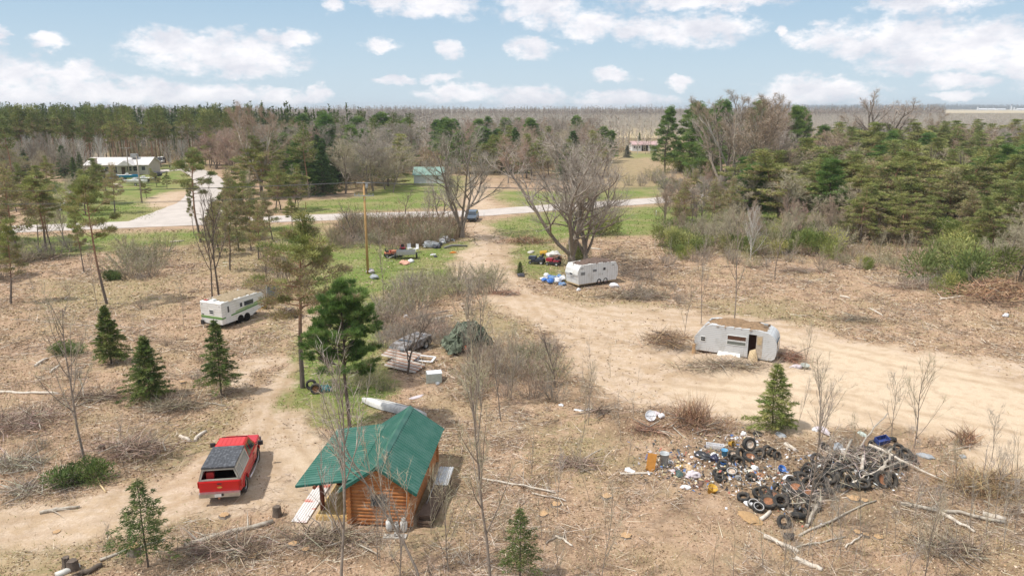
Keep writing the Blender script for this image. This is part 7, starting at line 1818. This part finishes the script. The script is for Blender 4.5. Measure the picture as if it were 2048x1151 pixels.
# ---- soft and hard junk
def lump(name, cat, px, py, size, m, label, seed=0, rough=.35, z=0.0, group=None, flat=.3):
    """crumpled bag / cloth / rock like lump resting on the ground"""
    p = gpz(px, py); g = random.Random(seed + int(px * 7 + py)); b = MB(); n1, n2 = 12, 8; vs = []; sx, sy, sz = size
    for i in range(n2 + 1):
        th = math.pi * i / n2
        for j in range(n1):
            ph = 2 * math.pi * j / n1; x, y, zz = math.sin(th) * math.cos(ph), math.sin(th) * math.sin(ph), math.cos(th)
            k = 1 + rough * (float(vnoise(x * 2 + seed, y * 2 + zz * 2 + px, .9, seed)) - .5) * 1.6 + g.uniform(-.5, .5) * rough * .45
            vs.append((x * k * sx / 2, y * k * sy / 2, max(zz * k * sz / 2, -sz * flat) + sz * flat))
    b.add(vs, [(i * n1 + j, (i + 1) * n1 + j, (i + 1) * n1 + (j + 1) % n1, i * n1 + (j + 1) % n1) for i in range(n2) for j in range(n1)], smooth=False)
    o = b.build(name, m); o.location = (p.x, p.y, p.z + z - .01); o.rotation_euler[2] = g.random() * 6; tag(o, label, cat, group); return o


def col(name, c, r=.6): return mat(name, c, r, var=.12, scale=5)


wht, lav, blu = col('white_plastic', (.74, .74, .76), .45), col('pinkish_white_cloth', (.62, .55, .57), .8), col('blue_plastic', (.05, .17, .50), .45)
bl2, dkc, tan_, pnk = col('faded_blue_cloth', (.16, .27, .46), .8), col('dark_cloth', (.07, .07, .085), .85), col('tan_cloth', (.55, .40, .24), .85), col('salmon_board', (.60, .33, .24), .8)
yel_, org, tea, gry = col('yellow_plastic', (.60, .36, .05), .55), col('orange_wood', (.62, .28, .06), .6), col('teal_tarp', (.02, .15, .16), .6), col('grey_plastic', (.34, .36, .38), .5)
for a in (('plastic_bag', 'bag', 1385, 952, (.8, .6, .45), lav, 'pinkish white crumpled bag in the middle of the trash left of the tyres'), ('cloth', 'cloth', 1376, 935, (.7, .5, .25), tan_, 'tan crumpled cloth behind the pinkish white bag'), ('cloth', 'cloth', 1360, 932, (.5, .35, .2), col('mustard_cloth', (.62, .42, .13), .8), 'mustard yellow cloth at the top left of the trash patch'),
    ('tarp', 'tarp', 1358, 948, (.7, .4, .2), col('dark_teal_cloth', (.07, .11, .10), .8), 'dark teal scrap left of the pinkish white bag'), ('trash_bag', 'bag', 1405, 912, (1.1, .6, .3), col('black_bag', (.035, .035, .038), .35), 'crumpled black plastic bag at the left end of the tyre heap'), ('trash_bag', 'bag', 1429, 918, (.5, .45, .4), col('navy_bag', (.05, .05, .09), .4), 'navy and white bag between the black plastic bag and the tyres'),
    ('plastic_bag', 'bag', 1427, 911, (.4, .3, .3), wht, 'white scrap on top of the navy bag'), ('cloth', 'cloth', 1372, 973, (.5, .35, .15), wht, 'white rag at the front of the trash patch'), ('plastic_bag', 'bag', 1414, 957, (.25, .2, .15), wht, 'small white lump left of the lower tyres'), ('cloth', 'cloth', 1395, 968, (.9, .4, .12), col('brown_cloth', (.20, .12, .09), .9), 'flat brown cloth strip behind the yellow bucket'),
    ('cloth', 'cloth', 1340, 922, (.5, .3, .1), wht, 'white scraps between the clear bin and the trash patch'), ('cloth', 'cloth', 1345, 941, (.5, .3, .14), lav, 'pale pink rag in front of the clear bin'), ('plastic_bag', 'bag', 1362, 912, (.3, .2, .14), wht, 'small white cup behind the trash patch'), ('plastic_bag', 'bag', 1259, 938, (.7, .4, .16), wht, 'white papers left of the upright orange board'),
    ('cloth', 'cloth', 1296, 918, (.35, .3, .5), col('purple_grey_cloth', (.20, .18, .26), .8), 'purple grey bundle behind the upright orange board'), ('rag', 'cloth', 1575, 967, (.6, .4, .3), wht, 'white rag on the tyre behind the slim pale tree'), ('rag', 'cloth', 1497, 1010, (.5, .35, .2), wht, 'white rag left of the bluish ringed tyre'), ('soil_clump', 'soil', 1514, 955, (1.2, .7, .2), col('rust_soil', (.34, .15, .06), .9), 'patch of rust orange soil above the lone flat tyre'),
    ('rag', 'cloth', 1509, 942, (.4, .4, .35), wht, 'white cardboard scrap behind the rust orange soil'), ('soil_clump', 'sawdust', 1500, 1036, (1.2, .7, .14), col('sawdust', (.44, .28, .14), .95), 'orange sawdust heap below the ringed tyres'), ('rag', 'cloth', 1521, 961, (.5, .35, .12), wht, 'white scraps right of the lone flat tyre'), ('rag', 'cloth', 1561, 957, (.25, .2, .1), wht, 'white scrap below the blue bucket'),
    ('metal_scrap', 'scrap', 1562, 872, (.7, .5, .2), gry, 'pale grey scrap right of the top tyre'), ('rag', 'cloth', 1487, 868, (.45, .35, .3), wht, 'white bundle above the big upright wheel'), ('trash_bag', 'bag', 1645, 865, (1.0, .6, .35), lav, 'mixed white and dark trash bundle above the tyre dump'), ('trash_bag', 'bag', 1632, 862, (.5, .4, .25), wht, 'white piece left of the mixed trash bundle'),
    ('trash_bag', 'bag', 1675, 898, (1.0, .5, .3), gry, 'grey crumpled sheet above the slanted row of tyres'), ('rag', 'cloth', 1688, 908, (.8, .5, .3), wht, 'white and pink rags right of the slanted row of tyres'), ('rag', 'cloth', 1655, 928, (.4, .3, .2), wht, 'white rag touching the slanted row of tyres'), ('rag', 'cloth', 1611, 943, (.5, .3, .12), col('cream_cloth', (.62, .60, .48), .8), 'cream rag left of the slanting tyre'),
    ('plastic_bag', 'bag', 1725, 868, (.8, .4, .12), col('pale_mint', (.52, .58, .52), .7), 'pale mint plastic scrap above the tyre dump'), ('metal_scrap', 'scrap', 1850, 915, (.9, .5, .25), gry, 'blue grey sheet scrap right of the tyre dump'), ('rag', 'cloth', 1925, 915, (.3, .3, .2), gry, 'small grey lump near the sandy edge on the right'), ('plastic_bag', 'bag', 1323, 843, (.5, .35, .3), wht, 'white bent piece on the mud bank, right of the wheel cover'),
    ('trash_bag', 'bag', 1312, 838, (.7, .4, .3), lav, 'pale rags between the wheel cover and the bent piece'), ('rag', 'cloth', 1592, 740, (.9, .5, .35), lav, 'white and dark bundle right of the silver camper'), ('rag', 'cloth', 1465, 742, (.35, .3, .3), lav, 'pinkish can lump in the dirt before the silver camper'), ('rag', 'cloth', 1497, 740, (.5, .3, .16), wht, 'white scraps in the dirt before the camper door'),
    ('trash_bag', 'bag', 650, 783, (.9, .6, .55), tea, 'dark teal bag beside the two tyres at the pine foot'), ('tarp_bundle', 'tarp', 862, 494, (2.2, 1.4, 1.1), gry, 'grey tarp mound on the grass left of the white bags'), ('trash_bag', 'bag', 874, 496, (1.0, .8, .6), dkc, 'black bag right of the grey tarp mound'), ('trash_bag', 'bag', 880, 491, (.9, .6, .5), dkc, 'second black bag touching the white bags'),
    ('plastic_bag', 'bag', 881, 488, (1.3, 1.0, .9), wht, 'smaller round white bag on the grass'), ('plastic_bag', 'bag', 889, 484, (1.5, 1.2, 1.1), wht, 'larger round white bag on the grass'), ('metal_scrap', 'scrap', 903, 481, (1.6, .6, .4), gry, 'grey scrap pile behind the white bags'), ('plastic_scrap', 'scrap', 906, 505, (.9, .4, .25), col('orange_plastic', (.75, .25, .03), .5), 'orange plastic bit on the grass by the drive'),
    ('plastic_scrap', 'scrap', 866, 508, (1.0, .5, .1), wht, 'flat white scrap on the grass'), ('bag', 'bag', 871, 512, (.5, .4, .3), dkc, 'small dark green lump on the grass'), ('trash_bag', 'bag', 741, 545, (1.0, .8, .7), lav, 'pinkish white bundle at the foot of the yellow utility pole'), ('trash_bag', 'bag', 748, 556, (1.2, .8, .6), gry, 'grey bundle right of the foot of the yellow utility pole'),
    ('board_pile', 'boards', 809, 527, (1.8, 1.1, .5), pnk, 'pinkish slab pile on the grass below the cart'), ('plastic_bag', 'bag', 822, 524, (.9, .7, .5), wht, 'white lump right of the pinkish slab pile'), ('trash_bag', 'bag', 1042, 552, (.9, .7, .5), dkc, 'dark bag beside the tiny spruce seedling'), ('cloth', 'junk', 1062, 505, (1.5, .7, .35), col('cream_junk', (.58, .55, .48), .8), 'cream junk left of the yellow barrel'),
    ('trash_bag', 'bag', 1108, 513, (2.0, 1.4, 1.0), col('off_white_cover', (.66, .64, .60), .6), 'off white cover beside the maple trunk'), ('wood_heap', 'wood', 1113, 518, (1.4, 1.0, .7), col('red_brown_wood', (.36, .20, .13), .9), 'red brown wood heap below the off white cover'), ('plastic_bag', 'bag', 1228, 572, (1.2, .8, .6), wht, 'white bag in the brush right of the dented camper'), ('plastic_bag', 'bag', 1157, 579, (.5, .4, .35), wht, 'small white bag at the front corner of the dented camper'),
    ('metal_scrap', 'scrap', 2012, 632, (.8, .5, .35), wht, 'white scrap below the big orange root pile'), ('metal_scrap', 'scrap', 875, 765, (.9, .4, .15), gry, 'flat grey scrap in front of the grey box'), ('rag', 'cloth', 832, 795, (1.1, .4, .1), lav, 'pale torn cloth strip behind the canoe'), ('plastic_bag', 'bag', 812, 634, (.5, .4, .3), wht, 'white lump in the brush above the junk car'), ('soil_clump', 'rock pile', 232, 374, (4.2, 2.8, 1.0), col('pale_rubble', (.55, .47, .38), .9), 'pale rubble heap in the yard before the ranch house'),
    ('tarp_bundle', 'tarp', 229, 360, (2.6, 2.2, 1.5), col('bright_blue_tarp', (.02, .22, .62), .5), 'bright blue tarp bundle beside the blue boat'), ('trash_bag', 'bag', 212, 358, (2.0, 1.5, 1.3), dkc, 'dark heap left of the bright blue tarp'), ('junk_heap', 'junk', 312, 352, (3.0, 2.2, 1.6), dkc, 'dark junk heap behind the white boats'), ('junk_heap', 'junk', 350, 327, (4.0, 1.5, .8), pnk, 'reddish junk row on the lawn right of the white van'), ('junk_heap', 'junk', 148, 388, (4.0, 2.0, .8), col('stone_grey', (.36, .32, .29), .9), 'grey stone heap left of the pale rubble heap')):
    lump(*a)
def scraps():
    g = np.random.default_rng(9); n = 2600; c = [(1390, 945), (1450, 925), (1500, 960), (1560, 985), (1650, 950), (1720, 945), (1340, 930), (1480, 885)]
    q = np.array([tuple(gp(*p)[:2]) for p in c])[g.integers(0, len(c), n)] + g.normal(0, 1, (n, 2)) * [.9, 1.1]; P = np.column_stack([q, ground_z(q[:, 0], q[:, 1]) + g.random(n) * .18]); V = leafs(P, g.normal(size=(n, 3)) * [1, 1, .5], g.uniform(.08, .3, n), g.uniform(.05, .16, n), g)
    cl_ = pick([(.72, .72, .74), (.10, .10, .10), (.50, .42, .34), (.30, .20, .13), (.12, .22, .45), (.60, .50, .30), (.45, .14, .10), (.05, .05, .05)], n, g, [.2, .24, .16, .16, .05, .07, .04, .08])
    tag(fast_mesh('trash_scraps', V, 4, LIT, np.repeat(cl_, 4, 0)), 'small mixed scraps of trash strewn among the tyres', 'trash', kind='stuff')


scraps()
rn = random.Random(12)
for k in range(16):
    c_ = [wht, blu, wht, bl2, wht][k % 5]; px, py = rn.gauss(1103, 11), rn.gauss(560, 4.2)
    lump('trash_bag', 'bag', px, py, (rn.uniform(.6, 1.1), rn.uniform(.5, .8), rn.uniform(.35, .6)), c_, ('white' if c_ is wht else 'blue') + ' trash bag in the blue and white pile left of the dented camper', k, group=('white' if c_ is wht else 'blue') + ' bags of the pile by the dented camper', z=rn.uniform(0, .25))
lump('trash_bag', 'bag', 1124, 570, (.9, .7, .45), bl2, 'faded blue bag lying apart at the camper corner')
for k, (px, py) in enumerate(((1122, 812), (1154, 823), (1162, 825), (1177, 826))):
    lump('crushed_can', 'litter', px, py, (.4, .3, .1), wht, ('flat white piece at the left end of the row on the mud bank', 'white piece, second from left in the row on the mud bank', 'white piece, third from left in the row on the mud bank', 'white piece at the right end of the row on the mud bank')[k])


def bucket(px, py, r, h, m, label, rot=(0, 0, 0), z=0, name='bucket', hollow=True):
    p = gpz(px, py); t = empty(name, (p.x, p.y, p.z + z)); t.rotation_euler = [R(v) for v in rot]; tag(t, label, 'bucket')
    b = MB(); b.lathe([(0, 0), (r * .8, 0), (r, h), (r * 1.06, h), (r * 1.06, h - .03), (r * .96, h - .04), (r * .76, .02), (0, .02)], 18); b.build('body', m, t)
    b = MB(); b.tube([(r * math.cos(a), 0, h + .5 * r * math.sin(a) * -.3) for a in [math.pi * k / 8 for k in range(9)]], .01, 5); b.build('handle', grey_metal, t)


bucket(1328, 930, .24, .75, col('milky_plastic', (.50, .53, .54), .35), 'tall milky plastic bin at the left of the trash'); bucket(1422, 982, .22, .35, yel_, 'yellow bucket in front of the trash patch', (20, 10, 0)); bucket(1459, 888, .17, .25, yel_, 'yellow pail behind the tyre heap', (70, 0, 40), .12)
bucket(1559, 950, .19, .28, blu, 'blue bucket on bare ground between the tyre heaps', (30, 15, 0), .05); bucket(1446, 932, .17, .22, blu, 'blue pot sitting in the open tyre', (10, 0, 0), .14); bucket(1448, 917, .17, .32, col('sky_blue_plastic', (.12, .40, .66), .4), 'sky blue jug among the tyres', (0, 0, 0), .28); bucket(1567, 1076, .14, .4, black_m, 'small black can lying at the front of the dump', (80, 0, 60), .13)
bucket(528, 612, .35, .9, col('orange_yellow', (.62, .34, .06), .6), 'tilted orange barrel right of the striped camper', (35, 20, 0), .1); bucket(1080, 510, .3, .9, yel_, 'yellow barrel lying in the grass beyond the black mower', (85, 0, 80), .3); bucket(1300, 849, .3, .08, wht, 'round white wheel cover on the mud bank', (55, 0, 0), .25, 'wheel_cover')
bucket(1501, 950, .22, .06, col('cream_lid', (.66, .62, .52), .6), 'round cream lid above the lone flat tyre', (10, 0, 0), .05, 'lid'); bucket(1476, 957, .16, .05, grey_metal, 'small pale metal ring left of the lone flat tyre', (8, 0, 0), .04, 'metal_ring'); bucket(1609, 738, .3, .3, col('grey_green_bin', (.45, .47, .42), .6), 'pale grey tub on the sand right of the silver camper', (8, 0, 0), 0)


def crate(px, py, size, m, label, rot=0, name='crate', cat='crate', open_=True, z=0, tilt=(0, 0)):
    p = gpz(px, py); t = empty(name, (p.x, p.y, p.z + z), R(rot)); t.rotation_euler = (R(tilt[0]), R(tilt[1]), R(rot)); tag(t, label, cat); x, y, h = size; th = .03
    b = MB(); b.box((0, 0, th / 2), (x, y, th)); b.build('bottom', m, t); b = MB()
    for s in (-1, 1): b.box((0, s * (y / 2 - th / 2), h / 2 + th / 2), (x, th, h)); b.box((s * (x / 2 - th / 2), 0, h / 2 + th / 2), (th, y - 2 * th - .004, h))
    b.build('sides', m, t)
    if not open_: b = MB(); b.box((.03, .02, h + th), (x * .96, y * .9, .03), R(4)); b.build('lid', wht, t)


crate(1762, 895, (.7, .42, .25), col('blue_crate_plastic', (.04, .07, .24), .6), 'blue plastic crate on top of the tyre dump', 12, z=.30, tilt=(18, -8)); crate(868, 762, (1.05, .8, .62), col('grey_green_metal', (.42, .45, .40), .6), 'grey metal box with a shifted white lid among the brush', 8, 'metal_box', 'box', False)
crate(1300, 940, (.45, .08, .9), org, 'upright orange board box left of the trash', -8, 'cabinet', 'cabinet', True, 0, (-8, 6)); crate(548, 600, (1.2, 1.0, 1.5), col('dull_grey_box', (.22, .23, .22), .8), 'dull grey box behind the striped camper', 25, 'appliance', 'appliance')
crate(1430, 893, (.95, .3, .25), wht, 'long white foam box left of the yellow pail', -18, 'foam_box', 'box')

# rusty roofing sheets and a white door frame near the junk car
pale_sheet = mat('pale_roofing', (.52, .47, .42), .7, var=.2, scale=2)
rusty_sheet = mat('rusty_roofing', (.36, .17, .095), .8, var=.25, scale=2, col2=(.24, .12, .07))
for k, (px, py, zz, lab) in enumerate(((762, 722, .35, 'rusty ribbed roofing sheet on top of the pile right of the white pine'), (768, 736, .12, 'rusty ribbed roofing sheet at the bottom of the pile right of the white pine'))):
    a = gpz(px, py); b = MB(); sheet(b, (a.x, a.y, zz + .1), (2.4, -1.1 - .2 * k, -.1), (.45, 1.0, .12), 7, .2, .07, .09, alt=True); tag(b.build('roofing_sheet', [rusty_sheet, pale_sheet]), lab, 'metal sheet')
a = gpz(812, 742); b = MB()
for k in range(5): b.tube([a + Vector((.16 * k, .05 * k, .12)), a + Vector((.16 * k + .35, .6 + .05 * k, .2))], .08, 8)
tag(b.build('tile_stack', col('pale_tile', (.50, .48, .46), .8)), 'row of pale ridge tiles at the right end of the roofing sheets', 'tiles')
a = gpz(802, 722); b = MB(); e1, e2 = Vector((2.3, -.7, 0)), Vector((.2, .8, .1))
for p_, q_ in ((Vector(), e1), (e2, e1 + e2), (Vector(), e2), (e1, e1 + e2), (e1 * .5, e1 * .5 + e2)): beam(b, a + p_ + Vector((0, 0, .2)), a + q_ + Vector((0, 0, .2)), .16, .05)
tag(b.build('door_frame', wht), 'white wooden frame lying beside the roofing sheets', 'frame')


# ---- small machines and furniture in the grass
def mower(px, py, rz, m, label, s=1.0):
    p = gp(px, py); t = empty('lawn_tractor', (p.x, p.y, .0), R(rz)); tag(t, label, 'lawn tractor')
    b = MB(); b.rbox((.55 * s, 0, .62 * s), (.8 * s, .55 * s, .38 * s), .08, axis='Y'); b.rbox((-.35 * s, 0, .55 * s), (.7 * s, .75 * s, .2 * s), .05, axis='Y'); b.build('hood', m, t)
    b = MB(); b.rbox((-.4 * s, 0, .78 * s), (.4 * s, .42 * s, .12 * s), .04); b.box((-.6 * s, 0, .95 * s), (.08 * s, .42 * s, .34 * s)); b.build('seat', black_m, t)
    b = MB(); b.box((.1 * s, 0, .28 * s), (.8 * s, 1.0 * s, .14 * s)); b.build('deck', black_m, t)
    b = MB(); b.tube([(.15 * s, 0, .7 * s), (-.02 * s, 0, 1.0 * s)], .02, 6); b.lathe([(.15, -.015), (.18, 0), (.15, .015), (.13, 0)], 12, M=Matrix.Translation((-.03 * s, 0, 1.0 * s)), closed=True); b.build('steering_wheel', black_m, t)
    for x, r_ in ((-.5, .26), (.7, .18)):
        for q in (-1, 1): wt, wr = MB(), MB(); wheel_parts(wt, wr, r_ * s, .18 * s, (x * s, q * .4 * s, r_ * s), 'Y', .55); w = wt.build('wheel', tyre_m, t); wr.build('rim', grey_metal, w)


tr_red = col('tractor_red', (.38, .05, .04), .6); tr_or = col('tractor_orange', (.55, .20, .11), .7)
mower(781, 514, 20, tr_or, 'faded orange lawn tractor left of the cart on the grass', 1.0); mower(793, 512, 200, tr_red, 'red lawn tractor touching the faded orange one', .95); mower(805, 502, 100, col('dark_red', (.30, .03, .05), .5), 'dark red riding mower behind the cart', .9)
mower(1075, 527, 160, col('black_blue', (.05, .06, .09), .4), 'black riding mower on the grass right of the dirt drive', 1.1); mower(1108, 530, 150, col('maroon', (.36, .03, .05), .4), 'maroon riding mower beside the maple trunk', 1.0)
p = gp(812, 516); t = empty('utility_cart', (p.x, p.y, 0), R(8)); tag(t, 'grey two wheeled cart in the middle of the grass', 'cart')
b = MB(); b.box((0, 0, .55), (2.3, 1.3, .06)); b.box((0, .64, .75), (2.3, .04, .35)); b.box((0, -.64, .75), (2.3, .04, .35)); b.box((1.14, 0, .75), (.04, 1.24, .35)); b.build('bed', grey_metal, t)
b = MB(); b.tube([(-1.1, 0, .5), (-2.2, -.6, .15)], .04, 6); b.build('tow_bar', grey_metal, t)
for s in (-1, 1): wt, wr = MB(), MB(); wheel_parts(wt, wr, .36, .2, (s * 1.3, -.2, .36), 'X', .5); w = wt.build('wheel', tyre_m, t); wr.build('rim', grey_metal, w)


def chair(px, py, rz, label, tip=0):
    p = gp(px, py); t = empty('plastic_chair', (p.x, p.y, .0), R(rz)); t.rotation_euler[0] = R(tip); tag(t, label, 'chair'); b = MB(); b.box((0, 0, .45), (.55, .5, .05)); b.build('seat', wht, t)
    b = MB(); b.box((0, .27, .75), (.5, .04, .55)); b.build('backrest', wht, t)
    for x in (-.25, .25):
        for y in (-.22, .22): b = MB(); b.tube([(x * 1.15, y * 1.15, 0), (x, y, .43)], .03, 6); b.build('leg', wht, t)


chair(820, 503, 30, 'white plastic chair on the grass, left of two'); chair(832, 504, -40, 'white plastic chair on the grass, right of two')
a, c_ = gp(888, 497), gp(935, 493); b = MB(); b.tube([a + Vector((0, 0, .12)), a.lerp(c_, .3) + Vector((0, .5, .25)), a.lerp(c_, .6) + Vector((0, .4, .2)), c_ + Vector((0, 0, .1))], [.14, .16, .15, .1], 8); tag(b.build('drain_pipe', col('grey_pipe', (.20, .19, .18), .7)), 'dark curved drain pipe lying on the grass near the drive', 'pipe')


def boat(px, py, L, rz, m, label, trailer=True, m2=None):
    p = gp(px, py); t = empty('boat', (p.x, p.y, 0), R(rz)); tag(t, label, 'boat'); n, k = 12, 8; vs = []
    for i in range(n + 1):
        s = i / n; w = .85 * (1 - max(0, s - .45) ** 2 * 3.1) ** .5 if s < .99 else .05; z0 = .55 + .25 * max(0, s - .6) ** 1.3
        for j in range(k + 1):
            a_ = math.pi * j / k; vs.append(((s - .45) * L, w * math.cos(a_), z0 + .75 - .75 * math.sin(a_) ** .6))
    b = MB(); b.add(vs, [(i * (k + 1) + j, (i + 1) * (k + 1) + j, (i + 1) * (k + 1) + j + 1, i * (k + 1) + j + 1) for i in range(n) for j in range(k)] + [tuple(range(k + 1))], smooth=True); b.build('hull', m, t)
    b = MB(); b.box((0, 0, 1.28), (L * .55, 1.4, .08)); b.box((.1 * L, 0, 1.5), (.5, 1.2, .4)); b.build('deck', m2 or white_m, t)
    b = MB(); b.box((-L * .48, 0, 1.3), (.4, .4, .8)); b.build('outboard_motor', black_m, t)
    b = MB(); b.box((0, 0, .4), (L * .9, .12, .12)); b.box((0, 0, .35), (.1, 1.7, .1)); b.build('trailer_frame', grey_metal, t)
    for s in (-1, 1): wt, wr = MB(), MB(); wheel_parts(wt, wr, .32, .18, (-.2, s * .95, .32), 'Y', .55); w = wt.build('wheel', tyre_m, t); wr.build('rim', grey_metal, w)


boat(250, 360, 6.2, 8, col('boat_blue', (.02, .26, .52), .35), 'blue and white boat on a trailer in the yard before the ranch house'); boat(275, 371, 6.5, 170, white_m, 'white boat on a trailer near the yard utility pole'); boat(292, 366, 5.5, 175, col('off_white_boat', (.60, .60, .58), .5), 'off white boat behind the white boat in the yard')
boat(128, 420, 6.0, 6, grey_metal, 'silver boat on a trailer at the roadside yard on the left')
for k, (px, lab) in enumerate(((612, 'short wooden marker post beyond the road'), (968, 'thin white post beside the road right of the parked car'), (1312, 'small roadside post before the right woods'))):
    p = gp(px, 418 if k == 0 else 436); b = MB(); b.tube([(p.x, p.y, 0), (p.x, p.y, 1.3)], .07 if k == 0 else .04, 6); tag(b.build('marker_post', yel if k == 0 else white_m), lab, 'post')


# ---------------------------------------------------------------- haze: thin spring air, densest over the far woods
def haze():
    b = MB(); b.box((0, 3000, 17.5), (66000, 7800, 40)); hm = bpy.data.materials.new('thin_air'); hm.use_nodes = True; nt = hm.node_tree; nt.nodes.clear()
    o_ = nt.nodes.new('ShaderNodeOutputMaterial'); v = nt.nodes.new('ShaderNodeVolumePrincipled'); v.inputs['Color'].default_value = (.80, .87, .95, 1); v.inputs['Density'].default_value = .00016
    v.inputs['Anisotropy'].default_value = .1; nt.links.new(v.outputs[0], o_.inputs['Volume'])
    tag(b.build('haze', hm), 'thin pale haze over the distant land', 'haze', kind='stuff')


haze()
